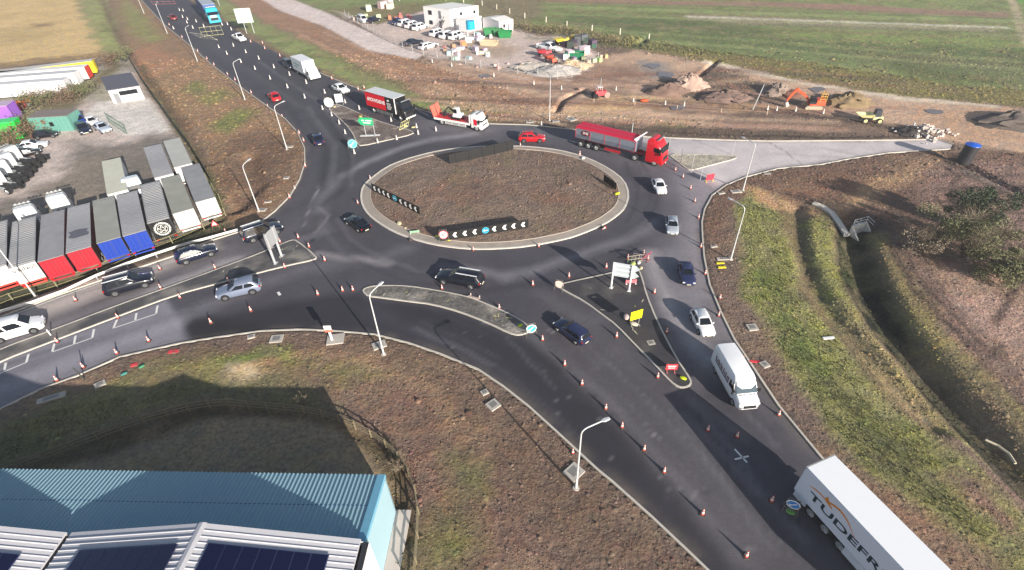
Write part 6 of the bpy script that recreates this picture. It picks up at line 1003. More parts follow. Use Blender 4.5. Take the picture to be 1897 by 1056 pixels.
# ------------------------------------------------------------------ trees and shrubs
LEAF = {'olive': (104,106,72), 'dark': (62,76,52), 'grey': (120,108,92), 'brown': (112,92,72), 'rust': (112,104,72)}
def shrub(label, pos, h, rad, leaf, n=1500, sparse=False, group=None, name='shrub', twig=120, ls=.10, squash=.75, cat='shrub'):
    z = zt(pos); t = thing(name, label, cat, (pos[0], pos[1], z), random.uniform(0, 6), group); R_ = random.Random(shash(label) % 999); bk = mat((104,92,78), .9, var=.25)
    mb = MB(); tips = []
    for k in range(5 if not sparse else 7):
        a = 2*PI*k/6+R_.uniform(-.4, .4); p = Vector((0, 0, 0)); d = Vector((math.cos(a)*.45, math.sin(a)*.45, 1)).normalized(); r = h*.022+.02
        for s_ in range(4):
            q = p+d*(h*.24); mb.tube(p, q, r, r*.7, 6, cap=False); p = q; r *= .7; d = (d+Vector((R_.uniform(-.35, .35), R_.uniform(-.35, .35), R_.uniform(-.05, .2)))).normalized(); tips.append((p.copy(), r))
    obj('trunk', mb.mesh('trunk', bk), t); mb = MB()
    for k in range(twig):
        p, r = R_.choice(tips); d = Vector((R_.gauss(0, 1), R_.gauss(0, 1), R_.uniform(-.1, 1.2))).normalized(); q = p+d*rad*R_.uniform(.25, .6); mb.tube(p, q, .018, .006, 3, cap=False)
        for _ in range(2): q2 = q+Vector((R_.gauss(0, 1), R_.gauss(0, 1), R_.uniform(0, 1))).normalized()*rad*.25; mb.tube((p+q)/2, q2, .012, .004, 3, cap=False)
    tag(obj('twigs', mb.mesh('twigs', mat((130,116,98), .9, var=.3)), t), kind='stuff')
    if n:
        cl = [(Vector((R_.gauss(0, .62)*rad, R_.gauss(0, .62)*rad, h*R_.uniform(.3, .95))), R_.uniform(.25, .5)*rad) for _ in range(34)]; vs = []; 
        rg = np.random.default_rng(R_.randint(0, 9999)); N = n; ci = rg.integers(0, len(cl), N); C_ = np.array([c[0] for c in cl])[ci]; r_ = np.array([c[1] for c in cl])[ci]
        D = rg.normal(size=(N, 3)); D /= np.linalg.norm(D, axis=1)[:, None]; P = C_+D*(r_*rg.random(N)**.4)[:, None]*np.array([1, 1, squash]); P[:, 2] = np.clip(P[:, 2], .1, None)
        a = rg.normal(size=(N, 3)); a /= np.linalg.norm(a, axis=1)[:, None]; b = np.cross(a, rg.normal(size=(N, 3))); b /= np.linalg.norm(b, axis=1)[:, None]; s_ = (ls*rg.uniform(.5, 1.4, N))[:, None]
        V = np.stack([P-a*s_, P+b*s_*.6, P+a*s_, P-b*s_*.6], 1).reshape(-1, 3); Fq = np.arange(N*4).reshape(-1, 4); me = np_mesh('crown', V, Fq, mat(LEAF[leaf], .8, var=.55, scale=1.2), False); obj('crown', me, t)
    return t
shrub('dark evergreen bush at the edge of the rutted mauve ground casting the long shadow', (59, 56), 5.6, 2.3, 'dark', 7500, ls=.12, name='tree', cat='tree', group='bushes on the right of the ditch')
shrub('large olive bush right of the ditch bend', (54.3, 50.5), 5.2, 3.0, 'olive', 7500, ls=.11, name='tree', cat='tree', group='bushes on the right of the ditch', twig=600)
shrub('grey leafless thicket between the ditch head and the olive bush', (50.3, 51.5), 3.2, 2.3, 'grey', 4000, ls=.1, group='bushes on the right of the ditch', twig=500)
shrub('low olive thicket on the near side of the big bush', (55.5, 46.5), 2.4, 2.0, 'olive', 8000, ls=.1, group='bushes on the right of the ditch', twig=260)
shrub('pale leafless sapling in the building shadow by the timber fence', tuple(G(562,750)), 1.3, .6, 'grey', 0, True, twig=40, name='sapling', cat='sapling')
shrub('leafless shrub tangled in the timber fence near the blue roof', tuple(G(742,868)), 1.5, .8, 'brown', 120, True, twig=160, ls=.05)
for k, (px, lb) in enumerate([((70,196), 'dark scrub between the orange digger and the white trailers'), ((110,190), 'scrub behind the teal container near the white trailer'), ((150,180), 'scrub at the tail of the nearest white trailer'), ((48,246), 'brown bush in front of the green container'), ((66,240), 'brown bush at the left end of the teal container'), ((200,122), 'scrub among scrap at the top corner of the yard'), ((222,112), 'scrub by the corner of the yard fence'), ((20,262), 'brown bush left of the black car in the yard')]): shrub(lb, tuple(G(*px)), 2.6, 3., 'brown' if k % 2 else 'olive', 1500, ls=.16, group='scrub in the lorry yard', twig=60)
for k, px in enumerate([(905,46),(940,50),(975,56),(1010,62),(1040,60),(1075,70),(1105,76),(1135,82)]): shrub('%s straw-coloured thicket from the left along the bank behind the compound' % ORD[k], tuple(G(*px)), 1.5, 3.5, 'rust', 420, ls=.2, group='thickets along the field bank', twig=40)
# ------------------------------------------------------------------ buildings and boxes far off
def box_building(label, a, b, c, h, wall, roof, name='site_cabin', cat='cabin', wins=(), doors=(), group=None, overhang=.1, pitch=0., zc=0.):
    # a left, b front, c right: ground pixels of three corners
    A, B, C_ = G(*a, zc), G(*b, zc), G(*c, zc); t = thing(name, label, cat, (B[0], B[1], 0), 0, group); p = [B*0, C_-B, A+C_-2*B, A-B]; wm = mat(wall, .6, var=.05); mb = MB(); mb.prism([tuple(q) for q in p], 0, h); obj('wall', mb.mesh('wall', wm), t)
    cen = sum(p)/4; mb = MB(); q = [x+(x-cen)/np.linalg.norm(x-cen)*overhang for x in p]
    if pitch: m0, m1 = (q[0]+q[3])/2, (q[1]+q[2])/2; mb.add([(*q[0], h+.003), (*q[1], h+.003), (*q[2], h+.003), (*q[3], h+.003), (*m0, h+pitch), (*m1, h+pitch)], [(0, 1, 5, 4), (2, 3, 4, 5), (1, 2, 5), (3, 0, 4), (3, 2, 1, 0)])
    else: mb.prism([tuple(x) for x in q], h+.003, h+.14)
    obj('roof', mb.mesh('roof', mat(roof, .6)), t)
    for nm, items, m in (('window', wins, GLASS), ('door', doors, mat((120,122,128), .6))):
        for side, u, w_, z0_, z1_ in items:
            s0, s1 = (B*0, C_-B) if side == 'r' else (A-B, B*0); d = (s1-s0); l = np.hypot(*d); d = d/l; n = np.array([d[1], -d[0]]); x0 = s0+d*(u*l-w_/2)+n*.02; x1 = s0+d*(u*l+w_/2)+n*.02; mb = MB(); mb.plate([(*x0, z0_), (*x1, z0_), (*x1, z1_), (*x0, z1_)], (n[0], n[1], 0), .05); obj(nm, mb.mesh(nm, m), t)
    return t
box_building('two-storey block of white stacked site cabins with outside stairs', (788,49), (836,56), (888,48), 5.6, (232,230,230), (224,224,222), wins=[('l', .25, 1.4, 3.6, 4.8), ('l', .25, 1.4, .9, 2.), ('r', .38, .8, 3.7, 4.6), ('r', .85, .8, 3.7, 4.6)], doors=[('l', .62, 1., 2.9, 5.), ('l', .62, 1., .1, 2.2), ('r', .2, .35, .1, 5.3), ('r', .58, .35, .1, 5.3), ('r', .75, .9, .1, 2.2)], group='white site cabins')
box_building('low white cabin built against the right end of the stacked cabins', (846,57), (868,60), (893,53), 3.4, (228,228,230), (226,226,226), wins=[('r', .4, .6, 1.4, 2.4)], doors=[('r', .15, .3, .1, 2.9)], group='white site cabins')
box_building('separate single-storey white cabin behind the green skips', (895,54), (925,62), (951,57), 3.2, (226,222,224), (222,220,218), wins=[('r', .35, .7, 1.3, 2.3)], doors=[('r', .65, .5, .1, 2.2)], group='white site cabins', pitch=.5)
p = G(812,58); t = thing('stairs', 'dark metal stairs rising against the stacked white cabins', 'stairs', (p[0], p[1], 0), -.55); mb = MB()
for k in range(12): mb.box(-.5, .5, k*.3, k*.3+.3, .2+k*.24, .25+k*.24)
obj('tread', mb.mesh('tread', DARK), t); tag(t.children[0], kind='stuff')
for s_ in (-.5, .5): mb = MB(); mb.tube((s_, 0, 1.2), (s_, 3.6, 4.1), .05); mb.tube((s_, 0, .2), (s_, 3.6, 3.1), .07); obj('handrail', mb.mesh('handrail', DARK), t)
box_building('grey-roofed yard office with white front and four windows', (187,143), (199,167), (257,158), 2.9, (214,212,210), (92,90,100), 'yard_office', 'office', wins=[('r', .38, 1., 1.5, 2.4), ('r', .52, 1., 1.5, 2.4), ('r', .66, 1., 1.5, 2.4), ('r', .8, 1., 1.5, 2.4)], doors=[('r', .18, 1., .1, 2.1)], overhang=.3, zc=3.)
def container(label, a, b, rgb, W=2.6, hz=2.8, roofc=None, win=None, group='containers in the lorry yard', L=None):
    p, q = G(*a), G(*b); e = (q-p)/np.hypot(*(q-p)); l = np.hypot(*(q-p)) if L is None else L; t = thing('shipping_container', label, 'container', (p[0], p[1], 0), math.atan2(e[1], e[0]), group); m = mat(rgb, .5, 0, .1, .1, 0, 1.5, ('X', 1.2)); mb = MB(); mb.box(0, l, 0, W, 0, hz-.003)
    for k in range(int(l/.4)): mb.box(k*.4+.1, k*.4+.28, -.03, 0, .15, hz-.15)
    obj('body', mb.mesh('body', m), t); mb = MB(); mb.box(-.03, l+.03, -.04, W+.03, hz, hz+.08); obj('roof', mb.mesh('roof', mat(roofc or rgb, .6, var=.2)), t)
    mb = MB(); mb.box(l, l+.04, .05, W-.05, .1, hz-.1)
    for k in (.3, .5, .7): mb.tube((l+.06, W*k, .1), (l+.06, W*k, hz-.1), .03, .03, 5)
    obj('end_door', mb.mesh('end_door', m), t)
    if win: mb = MB(); mb.box(l*.48, l*.58, -.06, -.035, 1.2, 2.); obj('window', mb.mesh('window', BLACK), t)
    return t
container('teal container with a small black window beside the parked black car', (66,247), (138,243), (96,150,140), 4., 3., (128,116,110), True); container('bright green container at the left edge below the purple one', (-30,266), (44,256), (20,190,60), 2.6, 3.2, (70,210,120)); container('purple container at the left edge above the green one', (-30,240), (34,233), (150,96,196), 3.5, 4., (190,170,196))
def skip(label, px, rgb, l=4., w_=2., h=1.5, ang=0, group='skips and tanks by the cabins', name='skip', cat='skip', z=0):
    p = G(*px); t = thing(name, label, cat, (p[0], p[1], z), math.radians(ang), group); m = mat(rgb, .55, var=.2); mb = MB(); mb.loft([[(-l/2+.4, -w_/2, .1), (l/2-.4, -w_/2, .1), (l/2-.4, w_/2, .1), (-l/2+.4, w_/2, .1)], [(-l/2, -w_/2, h), (l/2, -w_/2, h), (l/2, w_/2, h), (-l/2, w_/2, h)], [(-l/2+.1, -w_/2+.1, h), (l/2-.1, -w_/2+.1, h), (l/2-.1, w_/2-.1, h), (-l/2+.1, w_/2-.1, h)], [(-l/2+.5, -w_/2+.1, .5), (l/2-.5, -w_/2+.1, .5), (l/2-.5, w_/2-.1, .5), (-l/2+.5, w_/2-.1, .5)]]); obj('body', mb.mesh('body', m), t)
    mb = MB(); 
    for s in (1, -1): mb = MB(); mb.box(-l/2-.05, l/2+.05, s*w_/2-.06, s*w_/2+.06, h-.05, h+.08); obj('rim', mb.mesh('rim', m), t)
    return t
skip('left green skip beside the white bags', (908,66), (30,120,66), 4, 2.4, 1.9, 10); skip('middle dark green skip by the separate cabin', (922,66), (24,96,52), 3.5, 2.4, 1.8, 20); skip('right bright green skip in front of the separate cabin', (936,69), (24,126,66), 4, 2.4, 1.7, -5); skip('green skip in the material store by the machines', (1064,108), (20,116,76), 5, 2.4, 1.5, -10)
p = G(873,69); t = thing('water_tank', 'turquoise tank standing on a white frame beside the cabins', 'tank', (p[0], p[1], 0), 0, 'skips and tanks by the cabins'); mb = MB(); mb.tube((0, 0, 2.2), (0, 0, 4.4), 1.3, 1.3, 20); obj('tank', mb.mesh('tank', mat((20,170,210), .4), 40), t)
for s in ((-1, -1), (1, -1), (1, 1), (-1, 1)): mb = MB(); mb.tube((s[0], s[1], 0), (s[0], s[1], 2.2), .1); obj('leg', mb.mesh('leg', WHITE), t)
def bags(label, px, n, rgb, sz=1.4, spread=4, group='pallets and bags in the compound', name='pallet_stack', cat='pallet stack'):
    p = G(*px); t = thing(name, label, cat, (p[0], p[1], 0), random.uniform(0, 1), group); R_ = random.Random(str(px))
    for k in range(n): x, y = R_.uniform(-spread/2, spread/2), R_.uniform(-spread/2, spread/2); mb = MB(); s_ = sz*R_.uniform(.6, 1.1); mb.box(-s_/2, s_/2, -s_*.35, s_*.35, 0, s_*R_.uniform(.4, .9), .06, .06); obj('pack', mb.mesh('pack', mat(tuple(min(255, c+R_.randint(-20, 20)) for c in rgb), .7)), t, (x, y, 0), R_.uniform(0, 3))
bags('white bulk bags standing between the turquoise tank and the green skips', (890,70), 6, (226,214,214), 1.8, 5); bags('white crates stacked in front of the turquoise tank', (872,76), 5, (216,222,222), 1.8, 5); bags('grey and white packs scattered behind the mesh site fence', (868,100), 14, (196,200,204), 1.6, 11); bags('small packs right of the scattered grey ones', (894,97), 4, (206,204,200), 1.2, 4)
bags('brown timber packs by the tan strip in the compound', (850,92), 6, (180,130,100), 1.6, 9); bags('white box stack in the middle of the machine area', (1048,108), 3, (230,230,230), 2.6, 2); bags('white box at the rack of dark pipes', (1079,98), 2, (232,234,234), 2.8, 1.5); bags('mixed pallets among the light heaps', (1045,118), 8, (150,140,134), 1.4, 7); bags('tan pallets at the right end of the compound', (1090,108), 9, (186,176,140), 1.4, 8); bags('pinkish packs at the site road bend', (945,127), 5, (200,160,150), 1.2, 8)
bags('rack of dark pipes behind the white box', (1075,86), 9, (74,74,78), 2.4, 9, name='pipe_rack', cat='pipe rack'); bags('pale pallets at the far left of the compound', (672,38), 9, (190,176,166), 1.6, 12); bags('orange and white barriers stacked at the back of the car park', (742,33), 7, (206,120,100), 1.6, 8); bags('light slabs on the grass behind the car park', (715,17), 4, (196,190,184), 3., 14)
def heap(label, px, rx, ry, h, rgb, group='spoil heaps', bumpy=.55, name='soil_heap', cat='heap', ang=0, n=26, m=None):
    rx, ry, h = rx*.72, ry*.72, h*.6; p = G(*px); r_ = np.random.default_rng(shash(px) % 1000); z = zt(p)-.1; U = np.linspace(0, 2*PI, n, endpoint=False); mb = MB(); rings = []
    for i in range(9):
        f = i/8; rr = (1-f)**.9; hh = h*(1-(1-f)**1.6); rings.append([(rx*rr*math.cos(a)*(1+bumpy*r_.uniform(-.5, .5)), ry*rr*math.sin(a)*(1+bumpy*r_.uniform(-.5, .5)), hh*(1+bumpy*r_.uniform(-.4, .3)) if i else -.2) for a in U])
    mb.loft(rings); return single(name, mb, m or mat(rgb, .95, var=.35, bump=.8, scale=1.5), label, cat, (p[0], p[1], z), ang, group, smooth=60)
heap('pale pink spoil heap at the end of the dark trench', (1275,160), 6, 5, 4.2, (176,150,136)); heap('brown spoil heap with a steep left face', (1235,172), 7, 4, 3.2, (120,98,88)); heap('rounded brown heap right of the pink one', (1342,184), 8, 4.5, 3.0, (116,96,88));  heap('grey rubble mound at the end of the dark ground', (1440,172), 5, 4, 3.4, (140,124,114))
heap('left pale gravel heap at the compound front', (988,126), 9, 5, 2.4, (168,162,156)); heap('right pale gravel heap at the compound front', (1030,134), 10, 5, 2.8, (164,160,158)); heap('sand heap behind the pale gravel', (1060,124), 7, 5, 2.4, (206,180,150)); heap('olive spoil heap between excavator and dumper', (1570,192), 7, 4.5, 3.6, (130,112,84)); heap('large dark mound cut by the right edge', (1893,228), 12, 6, 3.6, (100,90,84));  heap('small dark heap behind the yellow dumper shadow', (1465,176), 4, 3, 1.8, (120,84,70))
t_ = heap('dark part of the rubble pile behind the concrete lane', (1690,246), 5, 3, 1.6, (66,60,58))
p = G(1712,248); t = thing('rubble_pile', 'pile of broken white concrete blocks at the end of the concrete lane', 'rubble', (p[0], p[1], 0)); mb = MB(); R_ = random.Random(5)
for k in range(90): x, y = R_.gauss(0, 2.0), R_.gauss(0, 1.4); z = max(0, 1.7-abs(x)*.5-abs(y)*.6)*R_.random(); s_ = R_.uniform(.15, .45); q = Matrix.Rotation(R_.uniform(0, 3), 3, 'X') @ Matrix.Rotation(R_.uniform(0, 3), 3, 'Z'); mb.add([q @ Vector(v)+Vector((x, y, z+.2)) for v in ((-s_, -s_*.6, -s_*.4), (s_, -s_*.6, -s_*.4), (s_, s_*.6, -s_*.4), (-s_, s_*.6, -s_*.4), (-s_*.8, -s_*.5, s_*.4), (s_*.7, -s_*.5, s_*.4), (s_*.8, s_*.5, s_*.3), (-s_*.8, s_*.6, s_*.4))], [(3, 2, 1, 0), (4, 5, 6, 7), (0, 1, 5, 4), (1, 2, 6, 5), (2, 3, 7, 6), (3, 0, 4, 7)])
tag(obj('blocks', mb.mesh('blocks', mat((190,180,174), .9, var=.3)), t), kind='stuff')
# tank with blue lid
p = G(1783,301); t = thing('drum_tank', 'dark upright cylinder with a bright blue lid at the end of the concrete lane', 'tank', (p[0], p[1], 0)); mb = MB(); mb.tube((0, 0, 0), (.25, 0, 3.3), 1.25, 1.25, 28); t.scale = (.8, .8, .88); obj('drum', mb.mesh('drum', mat((44,44,48), .5, .2), 40), t); mb = MB(); mb.tube((.25, 0, 3.3), (.25, 0, 3.42), 1.32, 1.28, 28); mb.tube((.25, 0, 3.42), (.25, 0, 3.6), 1.1, .5, 28); obj('lid', mb.mesh('lid', mat((24,92,206), .4, 0, .2), 40), t)
# headwall with rails, drain channel
p = G(1592,420); t = thing('headwall', 'white concrete headwall with metal guard rails above the dark ditch', 'headwall', (p[0], p[1], .05), .35, None, (.78, .78, .8)); mb = MB(); mb.box(-1.6, 1.6, 0, .3, -1.4, .45); mb.plate([(-1.6, 0, .4), (-1.6, -2.0, -1.3), (-1.6, 0, -1.3)], (-1, 0, 0), .25); mb.plate([(1.35, 0, .4), (1.35, -2.0, -1.3), (1.35, 0, -1.3)], (1, 0, 0), .25); obj('concrete', mb.mesh('concrete', mat((208,204,196), .8)), t)
for z in (.95, 1.45): mb = MB(); mb.path([(-1.5, -.9, z-.3), (-1.5, .2, z), (1.5, .2, z), (1.5, -1.2, z-.4)], .035); obj('rail', mb.mesh('rail', WHITE), t)
for x in (-1.5, 0, 1.5): mb = MB(); mb.tube((x, .2, .4), (x, .2, 1.5), .035); obj('rail_post', mb.mesh('rail_post', WHITE), t)
pts = GP([(1505,380),(1522,386),(1540,397),(1554,412),(1571,429)]); mb = MB(); rings = []
for i, q in enumerate(pts): a = pts[max(i-1, 0)]; b = pts[min(i+1, len(pts)-1)]; e = (b-a)/np.linalg.norm(b-a); n_ = np.array([-e[1], e[0]]); z = [.35, .3, .2, .0, -.5][i]; rings.append([(*(q-pts[0]+n_*o_), z+zz) for o_, zz in ((-.38, 0), (-.34, .15), (-.2, .05), (.2, .05), (.34, .15), (.38, 0), (.3, -.3), (-.3, -.3))])
mb.loft(rings); o = single('drain_channel', mb, mat((206,200,190), .85, var=.25, scale=4), 'pale stone drain channel leading down the bank into the dark ditch', 'drain channel', (pts[0][0], pts[0][1], .0))
pts = GP([(1828,812),(1850,822),(1872,838),(1884,856)]); mb = MB(); 
for a, b in zip(pts[:-1], pts[1:]): mb.tube((*(a-pts[0]), 0), (*(b-pts[0]), 0), .10, .10, 6)
single('pipe', mb, mat((196,186,164), .8), 'curved pale pipe end lying in the ditch near the right edge', 'pipe', (pts[0][0], pts[0][1], -.2))
# ------------------------------------------------------------------ site machines
def machine_tracks(t, l=3.4, g=2.3, m=DARK):
    for s in (1, -1):
        mb = MB(); pr = [(-l/2+.35, 0), (l/2-.35, 0), (l/2, .35), (l/2, .6), (l/2-.35, .9), (-l/2+.35, .9), (-l/2, .6), (-l/2, .35)]; y0, y1 = s*g/2-.25, s*g/2+.25; mb.loft([[(x, y0, z) for x, z in pr], [(x, y1, z) for x, z in pr]]); obj('track', mb.mesh('track', m), t)
OG = mat((226,82,40), .45, 0, .2, .06)
p = G(1503,200); t = thing('excavator', 'orange tracked excavator with raised boom digging on the muddy site', 'excavator', (p[0], p[1], 0), math.radians(172), 'machines on the muddy site', (.82,)*3)
machine_tracks(t, 3.9, 2.6, mat((170,160,140), .8)); mb = MB(); mb.box(-2.3, 1.1, -1.3, 1.3, 1.05, 1.3); mb.box(-2.4, -.3, -1.3, 1.3, 1.3, 2.2, .1, .1); obj('superstructure', mb.mesh('superstructure', OG), t)
mb = MB(); mb.box(-.2, 1.2, .3, 1.25, 1.3, 2.95, .1, .05); c_ = obj('cab', mb.mesh('cab', DARK), t); mb = MB(); mb.box(-.1, 1.05, 1.2, 1.28, 1.8, 2.8); obj('cab_window', mb.mesh('cab_window', GLASS), c_)
mb = MB(); mb.loft([[(x, y, z-w_) if k < 2 else (x, y, z+w_) for k, y in enumerate((-.3, .1, .1, -.3))] for x, z, w_ in ((.9, 1.6, .3), (2.4, 3.1, .32), (4.6, 4.3, .25))]); obj('boom', mb.mesh('boom', OG), t)
mb = MB(); mb.loft([[(x-w_, -.25, z), (x+w_, -.25, z), (x+w_, .05, z), (x-w_, .05, z)] for x, z, w_ in ((4.3, 4.6, .3), (5.6, 2.6, .26), (6.0, 1.5, .16))]); obj('dipper_arm', mb.mesh('dipper_arm', OG), t)
mb = MB(); mb.loft([[(5.9, -.6, 1.6), (5.9, .4, 1.6), (6.3, .4, 1.2), (6.3, -.6, 1.2)], [(5.2, -.6, .5), (5.2, .4, .5), (5.9, .4, .2), (5.9, -.6, .2)]]); obj('bucket', mb.mesh('bucket', mat((190,190,186), .5)), t)
for z in (2.5, 3.1, 3.7): mb = MB(); mb.path([(-2.3, -1.2, z), (-2.3, 1.2, z), (-.9, 1.2, z)], .05); obj('guard_rail', mb.mesh('guard_rail', mat((230,180,70), .5)), t)
for q in ((-2.3, -1.2), (-2.3, 1.2), (-.9, 1.2), (-2.3, 0)): mb = MB(); mb.tube((*q, 1.2), (*q, 3.7), .05); obj('guard_post', mb.mesh('guard_post', mat((230,180,70), .5)), t)
p = G(1611,226); CY = mat((232,222,160), .5, 0, .2, .06); t = thing('dumper', 'cream articulated site dumper with dark canopy facing left on the muddy site', 'dumper', (p[0], p[1], 0), math.radians(170), 'machines on the muddy site', (.78,)*3)
for x in (-1.6, 1.5):
    for s in (1, -1): wheel(t, x, s*1.0, .62, .5, rim=CY)
mb = MB(); mb.box(-2.4, -.2, -.7, .7, .8, 1.5, .1, .1); obj('chassis', mb.mesh('chassis', CY), t); mb = MB(); mb.loft([[(.2, -.7, 1.2), (2.2, -.7, 1.2), (2.2, .7, 1.2), (.2, .7, 1.2)], [(-.2, -1.2, 2.0), (3.4, -1.2, 1.9), (3.4, 1.2, 1.9), (-.2, 1.2, 2.0)], [(0, -1.1, 2.0), (3.2, -1.1, 1.9), (3.2, 1.1, 1.9), (0, 1.1, 2.0)], [(.4, -.6, 1.4), (2.1, -.6, 1.4), (2.1, .6, 1.4), (.4, .6, 1.4)]]); obj('skip_body', mb.mesh('skip_body', CY), t)
mb = MB(); mb.box(-1.7, -.3, -.75, .75, 1.5, 3.0, .12, .08); obj('canopy', mb.mesh('canopy', mat((58,62,70), .4)), t)
p = G(1112,181); t = thing('roller', 'red and white site roller beside the dark trench north of the road', 'roller', (p[0], p[1], 0), .2, 'machines on the muddy site', (1.05,)*3); mb = MB(); mb.box(-1.3, 1.2, -.6, .6, .6, 1.4, .15, .1); obj('body', mb.mesh('body', mat((190,40,54), .5)), t); mb = MB(); mb.tube((1.2, -.7, .6), (1.2, .7, .6), .6, .6, 18); obj('drum', mb.mesh('drum', mat((150,130,124), .6)), t); mb = MB(); mb.tube((-1.2, -.7, .55), (-1.2, .7, .55), .55, .55, 18); obj('wheel', mb.mesh('wheel', TYRE), t); mb = MB(); mb.box(-.9, .2, -.6, .6, 2.2, 2.3); [mb.tube((x, y, 1.3), (x, y, 2.2), .04) for x in (-.8, .1) for y in (-.5, .5)]; obj('canopy', mb.mesh('canopy', mat((220,200,196), .5)), t)
def small_dumper(label, px, rgb, ang, s=1.5, name='site_dumper'):
    p = G(*px); m = mat(rgb, .5, 0, .2, .08); t = thing(name, label, 'dumper', (p[0], p[1], 0), math.radians(ang), 'small machines parked in the compound', (s,)*3)
    for x in (-1.1, 1.1):
        for q in (1, -1): wheel(t, x, q*.75, .45, .35)
    mb = MB(); mb.box(-1.6, .1, -.6, .6, .6, 1.3, .15, .1); obj('body', mb.mesh('body', m), t); mb = MB(); mb.loft([[(.3, -.5, .8), (1.4, -.5, .8), (1.4, .5, .8), (.3, .5, .8)], [(0, -.9, 1.6), (2.2, -.9, 1.5), (2.2, .9, 1.5), (0, .9, 1.6)]]); obj('hopper', mb.mesh('hopper', m), t); mb = MB(); mb.tube((-.6, -.5, 1.2), (-.6, -.5, 2.3), .05); mb.tube((-.6, .5, 1.2), (-.6, .5, 2.3), .05); mb.tube((-.6, -.5, 2.3), (-.6, .5, 2.3), .05); obj('roll_bar', mb.mesh('roll_bar', BLACK), t)
small_dumper('yellow dumper on the left of the pair at the compound bank', (1042,83), (226,200,60), 200, 1.15); small_dumper('yellow dumper with a large skip on the right of the pair', (1058,80), (236,206,70), 20, 1.2); small_dumper('red and white dumper below the white pickup in the compound', (1010,104), (190,50,60), 190, 1.05); small_dumper('orange-topped machine beside the white box stack', (1020,117), (220,90,60), 120, 1.1); small_dumper('orange machine in the corner of the lorry yard', (44,198), (240,120,30), 30, 1.2)
skip('red low loader bed at the left edge behind the purple container', (14,203), (190,26,60), 8, 3, 1.2, 5, 'yard equipment', 'loader_bed', 'loader bed'); skip('cream boat-shaped trailer in the compound', (906,84), (206,186,156), 5, 2.2, 1.1, -20, 'yard equipment', 'boat_trailer', 'trailer')
car('white pickup with dark load bed between the machines', (1034,97), (1000,90), 'pickup', WC, cat='pickup', L=8)
CG = 'cars parked in the site compound'
for fr, rr, kd, rgb, lb in [((824,62),(800,70),'suv',WC,'left white 4x4 of the front row before the stacked cabins'),((842,66),(818,74),'suv',WC,'second white 4x4 of the front row before the stacked cabins'),((856,68),(836,76),'mpv',WC,'right white 4x4 of the front row beside the tank'),
 ((766,44),(740,52),'suv',WC,'leftmost white car of the back row'),((778,48),(754,55),'suv',WC,'middle white car of the back row'),((790,51),(768,59),'suv',WC,'rightmost white car of the back row beside the cabins'),((748,38),(726,48),'saloon',(30,44,90),'dark blue car at the left end of the back row'),((758,42),(734,50),'saloon',(150,160,180),'grey car between the blue and white ones of the back row'),
 ((700,38),(684,44),'saloon',(24,28,48),'lone dark car beside the white van on the left'),((682,46),(664,37),'mpv',WC,'white van beside the lone dark car'),((778,80),(754,86),'saloon',(20,26,44),'black car by the mesh fence near the haul lane'),((808,86),(780,94),'hatch',WC,'white car by the mesh fence near the haul lane')]: car(lb, fr, rr, kd, rgb, CG, L=6.2)
# ------------------------------------------------------------------ loose ground: clods, stones and tufts
def scatter(name, n, region, keep, kind, size, bright):
    X = rng.uniform(region[0], region[1], n); Y = region[2]+(region[3]-region[2])*rng.random(n)**1.15; k = np.abs(X) < Y*.95+30; X, Y = X[k], Y[k]; d = sdp(X, Y, ROAD); k = d > .45; X, Y, d = X[k], Y[k], d[k]; c, r = zones(X, Y)
    L_ = c.mean(1); g = c[:, 1]-np.maximum(c[:, 0], c[:, 2]); k = (r > .55) & keep(g, c, r, X, Y); X, Y, c, d = X[k], Y[k], c[k], d[k]; Z_ = height(X, Y, d); N = len(X)
    a = rng.uniform(0, 2*PI, N); s = size*rng.lognormal(0, .45, N)*(1+Y/140)
    if kind == 'clod':
        base = np.array([(1, 0, 0), (.3, .9, 0), (-.8, .6, 0), (-.8, -.6, 0), (.3, -.9, 0), (.1, .05, .8)]); fc = np.array([(0, 1, 5), (1, 2, 5), (2, 3, 5), (3, 4, 5), (4, 0, 5)]); V = base[None]*(1+rng.uniform(-.35, .35, (N, 6, 3)))*s[:, None, None]*np.array([1, 1, .8])
        V = V+np.array([0, 0, -.02])
    else:
        nb = 6; ang = rng.uniform(0, 2*PI, (N, nb)); ln = rng.uniform(.5, 1.2, (N, nb)); tip = np.stack([np.cos(ang)*.55*ln, np.sin(ang)*.55*ln, ln*.9], -1); pr = np.stack([-np.sin(ang), np.cos(ang), ang*0], -1)*.16; ctr = np.stack([np.cos(ang)*.12, np.sin(ang)*.12, ang*0], -1); V = np.stack([ctr-pr, ctr+pr, tip], 2).reshape(N, nb*3, 3)*s[:, None, None]; fc = np.arange(nb*3).reshape(-1, 3)
    ca, sa = np.cos(a)[:, None], np.sin(a)[:, None]; V = np.stack([V[..., 0]*ca-V[..., 1]*sa, V[..., 0]*sa+V[..., 1]*ca, V[..., 2]], -1)+np.stack([X, Y, Z_], -1)[:, None]
    nv = V.shape[1]; Fq = (fc[None]+np.arange(N)[:, None, None]*nv).reshape(-1, 3); cc = c*bright*rng.uniform(.75, 1.3, N)[:, None]*(1+rng.normal(0, .05, (N, 3))); me = np_mesh(name, V.reshape(-1, 3), Fq, M_TUFT, False); set_attr(me, np.repeat(cc.clip(0, 1), nv, 0), np.full(N*nv, .3)); return me
def tagm(nm, me, kd='stuff'): return tag(obj(nm, me), kind=kd)
inyard = lambda X, Y: sdp(X, Y, GP([(-200,330),(60,250),(140,130),(236,102),(350,280),(405,400),(180,500),(-200,620)])) > 0
tagm('soil_clods', scatter('soil_clods', 240000, (-45, 75, 14, 74), lambda g, c, r, X, Y: (g < .015) & inyard(X, Y), 'clod', .05, 1.0))
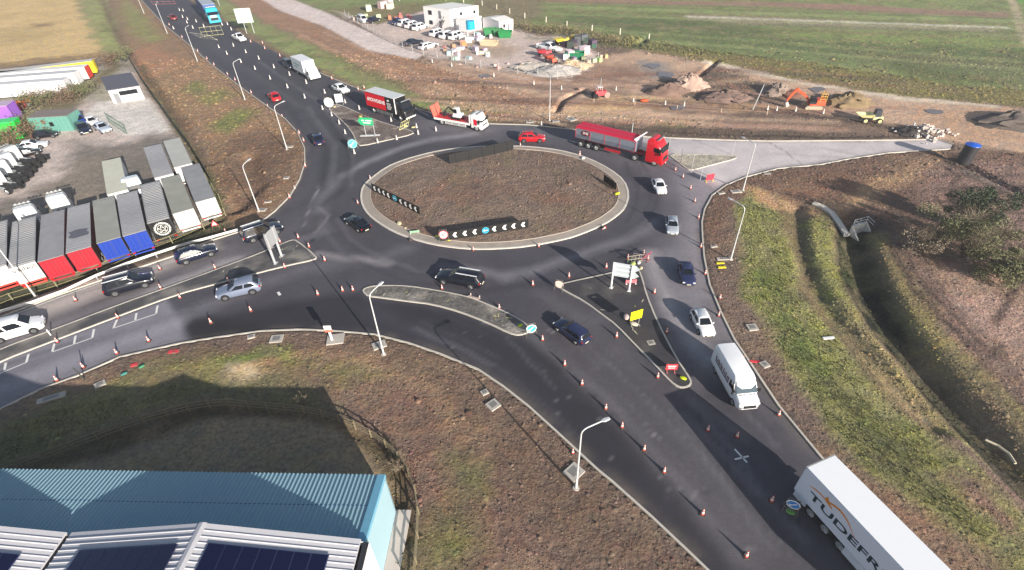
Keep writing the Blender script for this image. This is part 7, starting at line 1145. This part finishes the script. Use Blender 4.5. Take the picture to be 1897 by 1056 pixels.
tagm('far_clods', scatter('far_clods', 60000, (-110, 130, 70, 150), lambda g, c, r, X, Y: (g < .02) & inyard(X, Y), 'clod', .09, 1.0))
tagm('grass_tufts', scatter('grass_tufts', 300000, (-45, 75, 14, 85), lambda g, c, r, X, Y: (g > -.012) & inyard(X, Y), 'tuft', .075, 1.0))
tagm('bank_tussocks', scatter('bank_tussocks', 110000, (-130, 200, 60, 215), lambda g, c, r, X, Y: (g > -.03) & (r > .95) & (Y > 90+X*0) & (X > -10) & inyard(X, Y), 'tuft', .17, 1.0))
RBo = offset(RB, 1.65); X = rng.uniform(RB[:, 0].min(), RB[:, 0].max(), 40000); Y = rng.uniform(RB[:, 1].min(), RB[:, 1].max(), 40000); dd = sdp(X, Y, RBo); k = dd < -.2; X, Y, dd = X[k], Y[k], dd[k]; N = len(X)
Z_ = .13+np.clip(-dd/6, 0, 1)*.3; s = .055*rng.lognormal(0, .5, N); base = np.array([(1, 0, 0), (.3, .9, 0), (-.8, .6, 0), (-.8, -.6, 0), (.3, -.9, 0), (.1, .05, .8)]); V = base[None]*(1+rng.uniform(-.35, .35, (N, 6, 3)))*s[:, None, None]+np.stack([X, Y, Z_-.02], -1)[:, None]; fc = np.array([(0, 1, 5), (1, 2, 5), (2, 3, 5), (3, 4, 5), (4, 0, 5)])
me = np_mesh('roundabout_clods', V.reshape(-1, 3), (fc[None]+np.arange(N)[:, None, None]*6).reshape(-1, 3), M_TUFT, False); c, _ = rb_col(X, Y); set_attr(me, np.repeat((c*rng.uniform(.75, 1.3, N)[:, None]).clip(0, 1), 6, 0), np.full(N*6, .3)); tagm('roundabout_clods', me)
# ------------------------------------------------------------------ thin winter haze
hm = bpy.data.materials.new('haze'); hm.use_nodes = True; n = hm.node_tree; n.nodes.remove(n.nodes['Principled BSDF']); v = n.nodes.new('ShaderNodeVolumePrincipled'); v.inputs['Color'].default_value = (.9, .92, 1, 1); v.inputs['Density'].default_value = .0006; v.inputs['Anisotropy'].default_value = .3
n.links.new(v.outputs[0], n.nodes['Material Output'].inputs['Volume']); mb = MB(); mb.box(-4500, 4500, -1800, 6300, -4, 42); single('haze', mb, hm, None, None)['kind'] = 'stuff'
